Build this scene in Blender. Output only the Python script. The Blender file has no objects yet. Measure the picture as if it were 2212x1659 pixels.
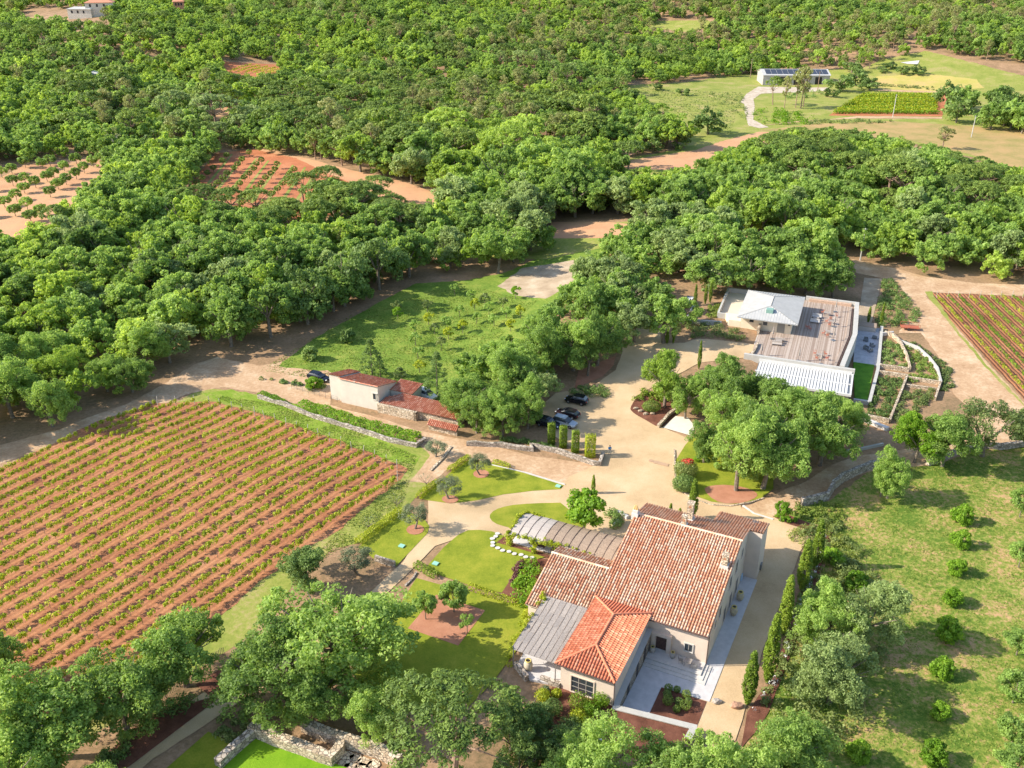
import bpy, bmesh, math, random
import numpy as np
from math import radians as R_, sin, cos, pi
from mathutils import Vector
sc = bpy.context.scene; COL = sc.collection
random.seed(7)
# ---------------- camera, sky, sun, exposure ----------------
F = 2050.0; TH = math.atan(1030/2050); CH = 82.0
cam = bpy.data.objects.new('camera', bpy.data.cameras.new('camera')); COL.objects.link(cam)
cam.location = (0, 0, CH); cam.rotation_euler = (pi/2-TH, 0, 0)
cam.data.sensor_width = 36; cam.data.lens = F/2212*36; cam.data.clip_end = 6000; sc.camera = cam
SUN_EL = R_(33); SDX, SDY = -1.0, -0.03            # horizontal direction towards the sun
w = bpy.data.worlds.new('World'); sc.world = w; w.use_nodes = True
nt = w.node_tree; bgn = nt.nodes['Background']; sky = nt.nodes.new('ShaderNodeTexSky')
sky.sky_type = 'NISHITA'; sky.sun_disc = False; sky.sun_elevation = SUN_EL
sky.sun_rotation = math.atan2(SDX, SDY)
nt.links.new(sky.outputs[0], bgn.inputs[0]); bgn.inputs[1].default_value = 0.15
sl = bpy.data.lights.new('sun', 'SUN'); sl.energy = 4.2; sl.angle = R_(0.5); sl.color = (1, .93, .80)
so = bpy.data.objects.new('sun', sl); COL.objects.link(so)
hv = Vector((SDX, SDY, 0)).normalized()
so.rotation_euler = Vector((hv.x*cos(SUN_EL), hv.y*cos(SUN_EL), sin(SUN_EL))).to_track_quat('Z', 'Y').to_euler()
sc.view_settings.view_transform = 'Standard'; sc.view_settings.look = 'None'
sc.view_settings.exposure = 0.92; sc.view_settings.gamma = 1.0
sc.render.engine = 'CYCLES'
try:
    sc.cycles.max_bounces = 6; sc.cycles.diffuse_bounces = 3; sc.cycles.transmission_bounces = 3
except Exception: pass

# ---------------- frames and terrain ----------------
PH = R_(25.6); HO = (23.44, 87.14)                # house frame
HA = (cos(PH), -sin(PH)); HB = (sin(PH), cos(PH))
WP = R_(20.5); WO = (46.8, 182.6)                 # winery frame
WA = (cos(WP), -sin(WP)); WB = (sin(WP), cos(WP))
def ab(x, y, o=HO, A=HA, B=HB):
    x -= o[0]; y -= o[1]; return x*A[0]+y*A[1], x*B[0]+y*B[1]
def xy(a, b, o=HO, A=HA, B=HB): return o[0]+a*A[0]+b*B[0], o[1]+a*A[1]+b*B[1]
def ramp(v, a, b):
    t = min(1, max(0, (v-a)/(b-a))); return t*t*(3-2*t)
def axis(lo, hi, dense_lo, dense_hi, ds, far, extra):
    v = []; t = dense_lo
    while t <= dense_hi+1e-6: v.append(t); t += ds
    t = dense_hi+far
    while t < hi: v.append(t); t += far
    t = dense_lo-far
    while t > lo: v.append(t); t -= far
    return sorted(set([round(q, 3) for q in v]+list(extra)))
AX = axis(-1500, 1500, -130, 130, 4, 34, (-7.65, -7.60, 1.55, 1.60)); BX = axis(-140, 2200, -60, 230, 4, 34, (-12.25, -12.20))
import bisect
def T0(x, y):
    a, b = ab(x, y); t = 0.0
    if a < -7.62: t = 1.2*ramp(b, 24, 8)
    elif b < -12.22 and a < 1.58: t = 1.2
    p, q = ab(x, y, WO, WA, WB)
    t += 3*ramp(p, 14, 4)*ramp(p, -62, -28)*ramp(q, -40, -8)*ramp(q, 110, 60)
    f = ramp(y, 440, 620)
    t += max(0, y-470)*.055*ramp(y, 470, 600) + f*(6*sin(x*.011+1)*sin(y*.008)+3*sin(x*.027+y*.013))
    g = ramp(y, 200, 300)*(1-ramp(abs(x-190), 90, 130)*0)*(1-f)
    if x < 40: t += 1.5*ramp(y, 190, 260)*ramp(x, 40, 0)*sin(x*.04)*sin(y*.03)
    return t
_TC = {}
def _tc(i, j):
    k = (i, j)
    if k not in _TC: _TC[k] = T0(*xy(AX[i], BX[j]))
    return _TC[k]
def cell(a, b): return min(max(bisect.bisect_right(AX, a)-1, 0), len(AX)-2), min(max(bisect.bisect_right(BX, b)-1, 0), len(BX)-2)
def T(x, y, ij=None):
    """ground height: triangles of the ground grid, so sheets laid on it follow it exactly"""
    a, b = ab(x, y); i, j = ij or cell(a, b)
    u = min(1, max(0, (a-AX[i])/(AX[i+1]-AX[i]))); v = min(1, max(0, (b-BX[j])/(BX[j+1]-BX[j])))
    z00, z11 = _tc(i, j), _tc(i+1, j+1)
    if u >= v: z10 = _tc(i+1, j); return z00+(z10-z00)*u+(z11-z10)*v
    z01 = _tc(i, j+1); return z00+(z11-z01)*u+(z01-z00)*v
def ray(px, py, z):
    u = (px-1106)/F; v = (829.5-py)/F; c, s = cos(TH), sin(TH)
    d = (u, c+v*s, -s+v*c); t = (z-CH)/d[2]; return d[0]*t, d[1]*t
def at(px, py):
    z = 0.0
    if py > -120:
        for _ in range(25):
            x, y = ray(px, py, z); z = .5*z+.5*T(x, y)
    x, y = ray(px, py, z); return x, y
def proj(x, y, z):
    c, s = cos(TH), sin(TH); dz = z-CH
    dep = y*c-dz*s; v = y*s+dz*c
    return 1106+F*x/dep, 829.5-F*v/dep, dep
# zoom-window coordinates used while measuring
def zw(ox, oy, k): return lambda x, y: ((ox+x*k)/1.736, (oy+y*k)/1.736)
z1 = zw(1900, 1800, 1/2.212); z2 = zw(1900, 2300, 1/2.212); z3 = zw(2400, 1000, 1/2.212)
z3b = zw(3100, 1000, 740/1754); z4 = zw(900, 1200, 1100/2212); z5 = zw(1900, 1400, 1/2.212)
z7 = zw(1300, 1600, 900/2133); z6 = zw(2840, 1800, 1000/1536); z8 = zw(2400, 0, 1440/2212)
z9 = zw(0, 0, 1300/2212); z10 = zw(1300, 800, 1200/1270); z11 = zw(2900, 1450, 940/1270)
z12 = zw(0, 2100, 1300/2212); z13 = zw(900, 2100, 1200/2212)

# ---------------- materials ----------------
MATS = {}
def mat(name, col, rough=.8, metal=0.0, spec=.3, var=.0, scale=1.0, bump=0.0, col2=None, detail=6):
    if name in MATS: return MATS[name]
    m = bpy.data.materials.new(name); m.use_nodes = True; n = m.node_tree.nodes; l = m.node_tree.links
    b = n['Principled BSDF']; b.inputs['Roughness'].default_value = rough
    b.inputs['Metallic'].default_value = metal; b.inputs['Specular IOR Level'].default_value = spec
    b.inputs['Base Color'].default_value = (*col, 1)
    if var or col2:
        tc = n.new('ShaderNodeTexCoord'); no = n.new('ShaderNodeTexNoise')
        no.inputs['Scale'].default_value = scale; no.inputs['Detail'].default_value = detail
        no.inputs['Roughness'].default_value = .65
        l.new(tc.outputs['Object'], no.inputs['Vector'])
        cr = n.new('ShaderNodeValToRGB'); cr.color_ramp.elements[0].position = .35; cr.color_ramp.elements[1].position = .65
        c2 = col2 or tuple(c*(1+var) for c in col); c1 = col if col2 else tuple(c*(1-var) for c in col)
        cr.color_ramp.elements[0].color = (*c1, 1); cr.color_ramp.elements[1].color = (*c2, 1)
        l.new(no.outputs[0], cr.inputs[0]); l.new(cr.outputs[0], b.inputs['Base Color'])
        if bump:
            bu = n.new('ShaderNodeBump'); bu.inputs['Strength'].default_value = bump; bu.inputs['Distance'].default_value = .1
            l.new(no.outputs[0], bu.inputs['Height']); l.new(bu.outputs[0], b.inputs['Normal'])
    MATS[name] = m; return m

def ground_mat(name, cols, s1=.15, s2=2.5, rows=None, bump=.5, furrow_shade=None, rowamt=.6, fine=.35, rstep=2.5, pos=(.3, .5, .7)):
    """three-colour patchy ground, fine grain, optional furrows with their shade painted in, along a direction (angle, spacing)"""
    m = bpy.data.materials.new(name); m.use_nodes = True; n = m.node_tree.nodes; l = m.node_tree.links
    b = n['Principled BSDF']; b.inputs['Roughness'].default_value = .95; b.inputs['Specular IOR Level'].default_value = .15
    tc = n.new('ShaderNodeTexCoord')
    def noise(s, det=5, vec=None, rg=.6):
        q = n.new('ShaderNodeTexNoise'); q.inputs['Scale'].default_value = s; q.inputs['Detail'].default_value = det
        q.inputs['Roughness'].default_value = rg
        l.new(vec or tc.outputs['Object'], q.inputs['Vector']); return q.outputs[0]
    a = noise(s1, 6); f = noise(s2, 6, rg=.75)
    mx = n.new('ShaderNodeMath'); mx.operation = 'MULTIPLY_ADD'; l.new(f, mx.inputs[0]); mx.inputs[1].default_value = fine
    sb = n.new('ShaderNodeMath'); sb.operation = 'MULTIPLY_ADD'; l.new(a, sb.inputs[0]); sb.inputs[1].default_value = 1-fine*.5
    sb.inputs[2].default_value = -fine*.25; l.new(sb.outputs[0], mx.inputs[2])
    cr = n.new('ShaderNodeValToRGB'); e = cr.color_ramp.elements
    e[0].position = pos[0]; e[0].color = (*cols[0], 1); e[1].position = pos[2]; e[1].color = (*cols[2], 1)
    k = e.new(pos[1]); k.color = (*cols[1], 1)
    l.new(mx.outputs[0], cr.inputs[0]); out = cr.outputs[0]; hgt = f
    if rows is not None:
        mp = n.new('ShaderNodeMapping'); mp.inputs['Rotation'].default_value = (0, 0, rows)
        l.new(tc.outputs['Object'], mp.inputs['Vector'])
        wv = n.new('ShaderNodeTexWave'); wv.wave_type = 'BANDS'; wv.bands_direction = 'X'
        wv.inputs['Scale'].default_value = .314/rstep; wv.inputs['Distortion'].default_value = 2.2
        wv.inputs['Detail'].default_value = 3; wv.inputs['Detail Scale'].default_value = 1.2
        l.new(mp.outputs[0], wv.inputs['Vector'])
        mi = n.new('ShaderNodeMix'); mi.data_type = 'RGBA'
        ml = n.new('ShaderNodeMath'); ml.operation = 'MULTIPLY'; l.new(wv.outputs['Fac'], ml.inputs[0]); ml.inputs[1].default_value = rowamt
        l.new(ml.outputs[0], mi.inputs[0]); l.new(out, mi.inputs[6]); mi.inputs[7].default_value = (*furrow_shade, 1)  # darker bands put the furrow shadows into the soil colour
        out = mi.outputs[2]
        ad = n.new('ShaderNodeMath'); ad.operation = 'ADD'; l.new(f, ad.inputs[0]); l.new(wv.outputs['Fac'], ad.inputs[1]); hgt = ad.outputs[0]
    l.new(out, b.inputs['Base Color'])
    bu = n.new('ShaderNodeBump'); bu.inputs['Strength'].default_value = bump; bu.inputs['Distance'].default_value = .15
    l.new(hgt, bu.inputs['Height']); l.new(bu.outputs[0], b.inputs['Normal'])
    return m

def leaf_mat(name, dark, mid, light, trans=.35, objvar=.35, rough=.55):
    m = bpy.data.materials.new(name); m.use_nodes = True; n = m.node_tree.nodes; l = m.node_tree.links
    b = n['Principled BSDF']; b.inputs['Roughness'].default_value = rough; b.inputs['Specular IOR Level'].default_value = .25
    at_ = n.new('ShaderNodeAttribute'); at_.attribute_name = 'tint'
    oi = n.new('ShaderNodeObjectInfo')
    m1 = n.new('ShaderNodeMath'); m1.operation = 'MULTIPLY_ADD'; l.new(oi.outputs['Random'], m1.inputs[0]); m1.inputs[1].default_value = objvar
    m2 = n.new('ShaderNodeMath'); m2.operation = 'MULTIPLY'; l.new(at_.outputs['Fac'], m2.inputs[0]); m2.inputs[1].default_value = 1-objvar
    l.new(m2.outputs[0], m1.inputs[2])
    cr = n.new('ShaderNodeValToRGB'); e = cr.color_ramp.elements
    e[0].position = .15; e[0].color = (*dark, 1); e[1].position = .9; e[1].color = (*light, 1); k = e.new(.5); k.color = (*mid, 1)
    l.new(m1.outputs[0], cr.inputs[0]); l.new(cr.outputs[0], b.inputs['Base Color'])
    if trans:
        tr = n.new('ShaderNodeBsdfTranslucent'); mx = n.new('ShaderNodeMixShader'); mx.inputs[0].default_value = trans
        hs = n.new('ShaderNodeHueSaturation'); hs.inputs['Hue'].default_value = .49; hs.inputs['Saturation'].default_value = 1.1; hs.inputs['Value'].default_value = 1.3
        l.new(cr.outputs[0], hs.inputs['Color']); l.new(hs.outputs[0], tr.inputs[0])
        l.new(b.outputs[0], mx.inputs[1]); l.new(tr.outputs[0], mx.inputs[2])
        l.new(mx.outputs[0], n['Material Output'].inputs[0])
    return m
def tint_mat(name, stops, rough=.8, spec=.2, nscale=6, namt=.35, bump=.0):
    """colour by the per-face 'tint' attribute (each roof tile, each stone) with weathering noise"""
    m = bpy.data.materials.new(name); m.use_nodes = True; n = m.node_tree.nodes; l = m.node_tree.links
    b = n['Principled BSDF']; b.inputs['Roughness'].default_value = rough; b.inputs['Specular IOR Level'].default_value = spec
    at_ = n.new('ShaderNodeAttribute'); at_.attribute_name = 'tint'
    cr = n.new('ShaderNodeValToRGB'); cr.color_ramp.interpolation = 'LINEAR'; e = cr.color_ramp.elements
    e[0].position = stops[0][0]; e[0].color = (*stops[0][1], 1); e[1].position = stops[-1][0]; e[1].color = (*stops[-1][1], 1)
    for p, c in stops[1:-1]: k = e.new(p); k.color = (*c, 1)
    l.new(at_.outputs['Fac'], cr.inputs[0])
    tc = n.new('ShaderNodeTexCoord'); no = n.new('ShaderNodeTexNoise'); no.inputs['Scale'].default_value = nscale; no.inputs['Detail'].default_value = 5
    l.new(tc.outputs['Object'], no.inputs['Vector'])
    mr = n.new('ShaderNodeMapRange'); mr.inputs['To Min'].default_value = 1-namt; mr.inputs['To Max'].default_value = 1+namt
    l.new(no.outputs[0], mr.inputs[0])
    vm = n.new('ShaderNodeVectorMath'); vm.operation = 'SCALE'; l.new(cr.outputs[0], vm.inputs[0]); l.new(mr.outputs[0], vm.inputs['Scale'])
    l.new(vm.outputs[0], b.inputs['Base Color'])
    return m
def stone_mat(name, c1, c2, c3, scale=2.2, joint=(.16, .13, .10)):
    m = bpy.data.materials.new(name); m.use_nodes = True; n = m.node_tree.nodes; l = m.node_tree.links
    b = n['Principled BSDF']; b.inputs['Roughness'].default_value = .9; b.inputs['Specular IOR Level'].default_value = .2
    tc = n.new('ShaderNodeTexCoord'); vo = n.new('ShaderNodeTexVoronoi'); vo.inputs['Scale'].default_value = scale
    mp = n.new('ShaderNodeMapping'); mp.inputs['Scale'].default_value = (1, 1, 1.6); l.new(tc.outputs['Object'], mp.inputs[0]); l.new(mp.outputs[0], vo.inputs['Vector'])
    sp = n.new('ShaderNodeSeparateColor'); l.new(vo.outputs['Color'], sp.inputs[0])
    cr = n.new('ShaderNodeValToRGB'); e = cr.color_ramp.elements; e[0].color = (*c1, 1); e[1].color = (*c3, 1); k = e.new(.5); k.color = (*c2, 1)
    l.new(sp.outputs[0], cr.inputs[0])
    v2 = n.new('ShaderNodeTexVoronoi'); v2.feature = 'DISTANCE_TO_EDGE'; v2.inputs['Scale'].default_value = scale; l.new(mp.outputs[0], v2.inputs['Vector'])
    r2 = n.new('ShaderNodeValToRGB'); r2.color_ramp.elements[0].position = .02; r2.color_ramp.elements[1].position = .09; l.new(v2.outputs[0], r2.inputs[0])
    mi = n.new('ShaderNodeMix'); mi.data_type = 'RGBA'; l.new(r2.outputs[0], mi.inputs[0]); mi.inputs[6].default_value = (*joint, 1); l.new(cr.outputs[0], mi.inputs[7])
    l.new(mi.outputs[2], b.inputs['Base Color'])
    bu = n.new('ShaderNodeBump'); bu.inputs['Strength'].default_value = .7; bu.inputs['Distance'].default_value = .08
    l.new(r2.outputs[0], bu.inputs['Height']); l.new(bu.outputs[0], b.inputs['Normal'])
    return m

M_oak = leaf_mat('oak_leaf', (.13, .21, .055), (.28, .41, .095), (.46, .60, .155), trans=.5, objvar=.4)
M_oaky = leaf_mat('young_oak_leaf', (.19, .29, .05), (.36, .49, .09), (.54, .66, .15), trans=.5, objvar=.35)
M_oakg = leaf_mat('grey_oak_leaf', (.17, .23, .08), (.31, .40, .14), (.48, .57, .22), trans=.45, objvar=.35)
M_oakd = leaf_mat('holm_oak_leaf', (.09, .15, .04), (.18, .27, .07), (.31, .42, .12))
M_pine = leaf_mat('pine_needle', (.10, .16, .035), (.20, .29, .055), (.34, .42, .085), trans=.3)
M_ale = leaf_mat('aleppo_needle', (.18, .21, .07), (.33, .35, .12), (.48, .48, .20), trans=.4)
M_olive = leaf_mat('olive_leaf', (.12, .15, .075), (.20, .235, .12), (.32, .35, .20), trans=.2)
M_lime = leaf_mat('bright_leaf', (.10, .20, .015), (.20, .36, .03), (.36, .52, .06), trans=.45)
M_yg = leaf_mat('vine_leaf', (.20, .27, .012), (.38, .44, .03), (.56, .58, .07), objvar=.2)
M_cyp = leaf_mat('cypress_leaf', (.08, .14, .012), (.17, .25, .02), (.28, .36, .04), trans=.2)
M_scrub = leaf_mat('scrub_leaf', (.10, .15, .045), (.20, .26, .075), (.34, .38, .13), trans=.35)
M_grassb = leaf_mat('grass_blade', (.10, .17, .025), (.20, .27, .045), (.34, .36, .09), trans=.3)
M_deadb = mat('dead_bark', (.50, .44, .37), .9, var=.2, scale=3)
M_bark = mat('bark', (.20, .16, .12), .9, var=.35, scale=3, bump=.6)
M_barkp = mat('pine_bark', (.30, .20, .14), .9, var=.3, scale=3, bump=.6)
M_wallc = mat('house_plaster', (.72, .58, .47), .9, var=.06, scale=.6, bump=.05)
M_wallw = mat('cottage_plaster', (.62, .56, .47), .9, var=.06, scale=.7, bump=.05)
M_white = mat('white_stone', (.58, .54, .50), .8, var=.08, scale=1.5)
M_pave = mat('pale_paving', (.56, .53, .52), .75, var=.09, scale=1.2, bump=.1)
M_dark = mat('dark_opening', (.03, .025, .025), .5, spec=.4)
M_glass = mat('window_glass', (.04, .05, .06), .08, spec=.8)
M_frame = mat('window_frame', (.40, .36, .32), .6)
M_fwood = mat('dark_wood', (.10, .06, .05), .6, var=.3, scale=4)
M_zinc = mat('zinc', (.46, .45, .43), .7, metal=0, spec=.15, var=.07, scale=.8)
M_zincw = mat('pale_zinc', (.62, .61, .59), .7, metal=0, spec=.2, var=.05, scale=.8)
M_deck = mat('weathered_deck', (.34, .27, .22), .8, var=.18, scale=1.5)
M_cream = mat('winery_plaster', (.78, .66, .48), .85, var=.05, scale=.8)
M_conc = mat('pale_concrete', (.46, .44, .40), .85, var=.07, scale=1)
M_reed = mat('reed_matting', (.33, .285, .25), .9, var=.2, scale=5, bump=.4)
M_terra = mat('terracotta', (.62, .27, .16), .75, var=.15, scale=3)
M_stone = stone_mat('rubble_stone', (.44, .33, .22), (.60, .47, .33), (.74, .61, .45))
M_stoneg = stone_mat('grey_rubble', (.30, .25, .20), (.44, .37, .30), (.58, .50, .42), 1.8)
M_rust = mat('rust_red_metal', (.42, .12, .06), .6)
M_metal = mat('grey_metal', (.25, .26, .27), .4, metal=.6)
M_rock = mat('rock', (.42, .36, .31), .9, var=.3, scale=3, bump=.6)
M_tileA = tint_mat('roof_tile_mixed', [(0, (.66, .28, .15)), (.3, (.73, .36, .21)), (.6, (.79, .48, .31)), (1, (.84, .60, .43))], namt=.12)
M_tileB = tint_mat('roof_tile_aged', [(0, (.42, .16, .08)), (.35, (.60, .28, .16)), (.6, (.76, .50, .32)), (1, (.86, .70, .52))], namt=.14)
M_tileC = tint_mat('roof_tile_orange', [(0, (.56, .16, .08)), (.6, (.70, .24, .13)), (.85, (.76, .31, .18)), (1, (.82, .46, .32))], namt=.2)
M_tileD = tint_mat('roof_tile_red', [(0, (.50, .15, .085)), (.6, (.66, .25, .15)), (1, (.76, .42, .29))], namt=.2)
M_under = mat('roof_channel', (.40, .19, .10), .85, var=.2, scale=4)

# ---------------- object helpers ----------------
def link(o, parent=None):
    COL.objects.link(o)
    if parent is not None: o.parent = parent
    return o
def props(o, label=None, cat=None, group=None, kind=None):
    if label: o['label'] = label
    if cat: o['category'] = cat
    if group: o['group'] = group
    if kind: o['kind'] = kind
    return o
def empty(name, loc, rz, label, cat, group=None):
    o = bpy.data.objects.new(name, None); o.empty_display_size = .3; o.location = loc; o.rotation_euler = (0, 0, rz)
    link(o); return props(o, label, cat, group)
class MB:
    def __init__(s): s.v = []; s.f = []; s.m = []; s.t = []
    def face(s, pts, mi=0, t=.5):
        k = len(s.v); s.v += [tuple(p) for p in pts]; s.f.append(tuple(range(k, k+len(pts)))); s.m.append(mi); s.t.append(t); return s
    def box(s, x0, x1, y0, y1, z0, z1, mi=0, t=.5):
        if x0 > x1: x0, x1 = x1, x0
        if y0 > y1: y0, y1 = y1, y0
        k = len(s.v)
        s.v += [(x, y, z) for z in (z0, z1) for x, y in ((x0, y0), (x1, y0), (x1, y1), (x0, y1))]
        for f in ((0, 3, 2, 1), (4, 5, 6, 7), (0, 1, 5, 4), (1, 2, 6, 5), (2, 3, 7, 6), (3, 0, 4, 7)):
            s.f.append(tuple(k+i for i in f)); s.m.append(mi); s.t.append(t)
        return s
    def prism(s, pts, z0, z1, mi=0):
        """vertical prism over a plan polygon; z1 may be a list of tops"""
        n = len(pts); zt = z1 if isinstance(z1, (list, tuple)) else [z1]*n
        ar = sum(pts[i][0]*pts[(i+1) % n][1]-pts[(i+1) % n][0]*pts[i][1] for i in range(n))
        if ar < 0: pts = pts[::-1]; zt = zt[::-1]
        k = len(s.v); s.v += [(p[0], p[1], z0) for p in pts]+[(p[0], p[1], z) for p, z in zip(pts, zt)]
        s.f.append(tuple(k+i for i in range(n))[::-1]); s.f.append(tuple(k+n+i for i in range(n)))
        for i in range(n): j = (i+1) % n; s.f.append((k+i, k+j, k+n+j, k+n+i))
        s.m += [mi]*(n+2); s.t += [.5]*(n+2); return s
    def profile(s, pts, x0, x1, mi=0):
        """polygon in (y,z) extruded along x"""
        n = len(pts); k = len(s.v); s.v += [(x0, p[0], p[1]) for p in pts]+[(x1, p[0], p[1]) for p in pts]
        s.f.append(tuple(k+i for i in range(n))[::-1]); s.f.append(tuple(k+n+i for i in range(n)))
        for i in range(n): j = (i+1) % n; s.f.append((k+i, k+j, k+n+j, k+n+i))
        s.m += [mi]*(n+2); s.t += [.5]*(n+2); return s
    def tube(s, p0, p1, r0, r1=None, n=6, mi=0, cap=True):
        r1 = r0 if r1 is None else r1; p0 = Vector(p0); p1 = Vector(p1); d = (p1-p0).normalized()
        u = d.orthogonal().normalized(); w_ = d.cross(u); k = len(s.v)
        for p, r in ((p0, r0), (p1, r1)):
            for i in range(n):
                a = 2*pi*i/n; s.v.append(tuple(p+u*r*cos(a)+w_*r*sin(a)))
        for i in range(n): j = (i+1) % n; s.f.append((k+i, k+j, k+n+j, k+n+i)); s.m.append(mi); s.t.append(.5)
        if cap:
            s.f.append(tuple(k+i for i in range(n))[::-1]); s.f.append(tuple(k+n+i for i in range(n))); s.m += [mi]*2; s.t += [.5]*2
        return s
    def lathe(s, c, prof, n=12, mi=0):
        k = len(s.v)
        for r, z in prof:
            for i in range(n): a = 2*pi*i/n; s.v.append((c[0]+r*cos(a), c[1]+r*sin(a), c[2]+z))
        for q in range(len(prof)-1):
            for i in range(n):
                j = (i+1) % n; s.f.append((k+q*n+i, k+q*n+j, k+(q+1)*n+j, k+(q+1)*n+i)); s.m.append(mi); s.t.append(.5)
        s.f.append(tuple(k+i for i in range(n))[::-1]); s.m.append(mi); s.t.append(.5)
        k2 = k+(len(prof)-1)*n; s.f.append(tuple(k2+i for i in range(n))); s.m.append(mi); s.t.append(.5)
        return s
    def mesh(s, name, mats, smooth=False):
        me = bpy.data.meshes.new(name); me.from_pydata(s.v, [], s.f)
        for m in (mats if isinstance(mats, (list, tuple)) else [mats]): me.materials.append(m)
        me.polygons.foreach_set('material_index', s.m)
        a = me.attributes.new('tint', 'FLOAT', 'FACE'); a.data.foreach_set('value', s.t)
        if smooth: me.polygons.foreach_set('use_smooth', [True]*len(s.f))
        me.update(); return me
    def build(s, name, mats, parent=None, smooth=False, loc=None, rz=0):
        o = bpy.data.objects.new(name, s.mesh(name, mats, smooth)); link(o, parent)
        if loc: o.location = loc
        o.rotation_euler = (0, 0, rz); return o
def quads_mesh(name, V, tint, m):
    """V: (N,4,3) array of quads"""
    n = len(V); me = bpy.data.meshes.new(name); me.vertices.add(n*4); me.vertices.foreach_set('co', V.reshape(-1).astype(np.float32))
    me.loops.add(n*4); me.loops.foreach_set('vertex_index', np.arange(n*4, dtype=np.int32))
    me.polygons.add(n); me.polygons.foreach_set('loop_start', np.arange(0, n*4, 4, dtype=np.int32))
    me.materials.append(m); a = me.attributes.new('tint', 'FLOAT', 'FACE'); a.data.foreach_set('value', tint.astype(np.float32))
    me.update(calc_edges=True); return me
def leaves(rng, P, N, size, aspect=.65):
    """quads centred at P with normals ~N"""
    n = len(P); N = N/np.maximum(np.linalg.norm(N, axis=1, keepdims=True), 1e-6)
    t = rng.normal(size=(n, 3)); t -= (t*N).sum(1, keepdims=True)*N; t /= np.maximum(np.linalg.norm(t, axis=1, keepdims=True), 1e-6)
    b = np.cross(N, t); s = (size*(.65+.7*rng.random(n)))[:, None]*.5
    return np.stack([P-t*s, P-b*s*aspect, P+t*s, P+b*s*aspect], 1)
def cloud(rng, C, rc, n, size, up=.25, flat=.8, rnd=.55, aspect=.65):
    """clumps of leaves round centres C (K,3), radius rc (K,)"""
    K = len(C); u = rng.normal(size=(K, n, 3)); u[..., 2] += up; u /= np.linalg.norm(u, axis=2, keepdims=True)
    rr = rc[:, None, None]*(.62+.42*rng.random((K, n, 1)))
    P = C[:, None, :]+u*rr*np.array([1, 1, flat]); N = u*.9+rng.normal(size=(K, n, 3))*rnd; N[..., 2] += .25
    kt = rng.random((K, 1)); t = .5*kt+.5*rng.random((K, n))
    return leaves(rng, P.reshape(-1, 3), N.reshape(-1, 3), size, aspect), t.reshape(-1)
def dome(rng, K, R, H0, H1, low=-.35, inner=.55):
    """clump centres filling the shell of an uneven dome; z from H0 (base) to H1 (top)"""
    out = []; bl = rng.normal(size=(7, 3)); bl /= np.linalg.norm(bl, axis=1, keepdims=True); ba = rng.uniform(-.22, .16, 7)
    while len(out) < K:
        d = rng.normal(size=3); d /= np.linalg.norm(d)
        if d[2] < low: continue
        k = 1+sum(a*max(0, d@b_)**2 for a, b_ in zip(ba, bl))
        r = k*(inner+(1-inner)*rng.random()**.45)
        zc = (H0+H1)/2*.9+H0*.1; out.append((d[0]*R*r, d[1]*R*r, zc+d[2]*(H1-zc)*r))
    return np.array(out)
def lobed(rng, K, R, H0, H1, low=-.35, nl=11, skirt=.25):
    """clump centres gathered in separate uneven lobes, so that gaps and ledges show"""
    L_ = []; zc = H0+(H1-H0)*.45
    while len(L_) < nl:
        d = rng.normal(size=3); d /= np.linalg.norm(d)
        if d[2] < low: continue
        k = rng.uniform(.45, .86); p = np.array([d[0]*R*k, d[1]*R*k, zc+d[2]*(H1-zc)*k])
        if any(np.linalg.norm(p-q[0]) < R*.3 for q in L_): 
            if rng.random() < .8: continue
        L_.append((p, R*rng.uniform(.26, .44)))
    out = []; w = np.array([q[1]**2 for q in L_]); w /= w.sum()
    while len(out) < K:
        c, r = L_[rng.choice(len(L_), p=w)]; d = rng.normal(size=3); d[2] += .35; d /= np.linalg.norm(d)
        out.append(c+d*r*np.array([1, 1, .85])*rng.uniform(.6, 1.12))
    return np.array(out)
def trunk_mb(rng, H, r, R, nl=6, base=.35, lean=.1, fork=False):
    mb = MB(); p = Vector((0, 0, -.3)); q = Vector((rng.normal()*lean*H*.3, rng.normal()*lean*H*.3, H*base))
    mb.tube(p, p+(q-p)*.12, r*1.45, r*1.05, 8); mb.tube(p+(q-p)*.12, q, r*1.05, r*.8, 8)
    for i in range(nl):
        a = 2*pi*i/nl+rng.random()*.8; l_ = R*(.45+.3*rng.random()); z = H*(.62+.2*rng.random())
        m = q+Vector((cos(a)*l_*.45, sin(a)*l_*.45, (z-q.z)*.5)); e = q+Vector((cos(a)*l_, sin(a)*l_, z-q.z))
        mb.tube(q, m, r*.5, r*.32, 6); mb.tube(m, e, r*.32, r*.1, 5)
        a2 = a+.6*rng.normal(); e2 = m+Vector((cos(a2)*l_*.5, sin(a2)*l_*.5, (z-q.z)*.4)); mb.tube(m, e2, r*.22, r*.07, 5)
    mb.tube(q, q+Vector((0, 0, H*.35)), r*.55, r*.12, 6)
    return mb
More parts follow.
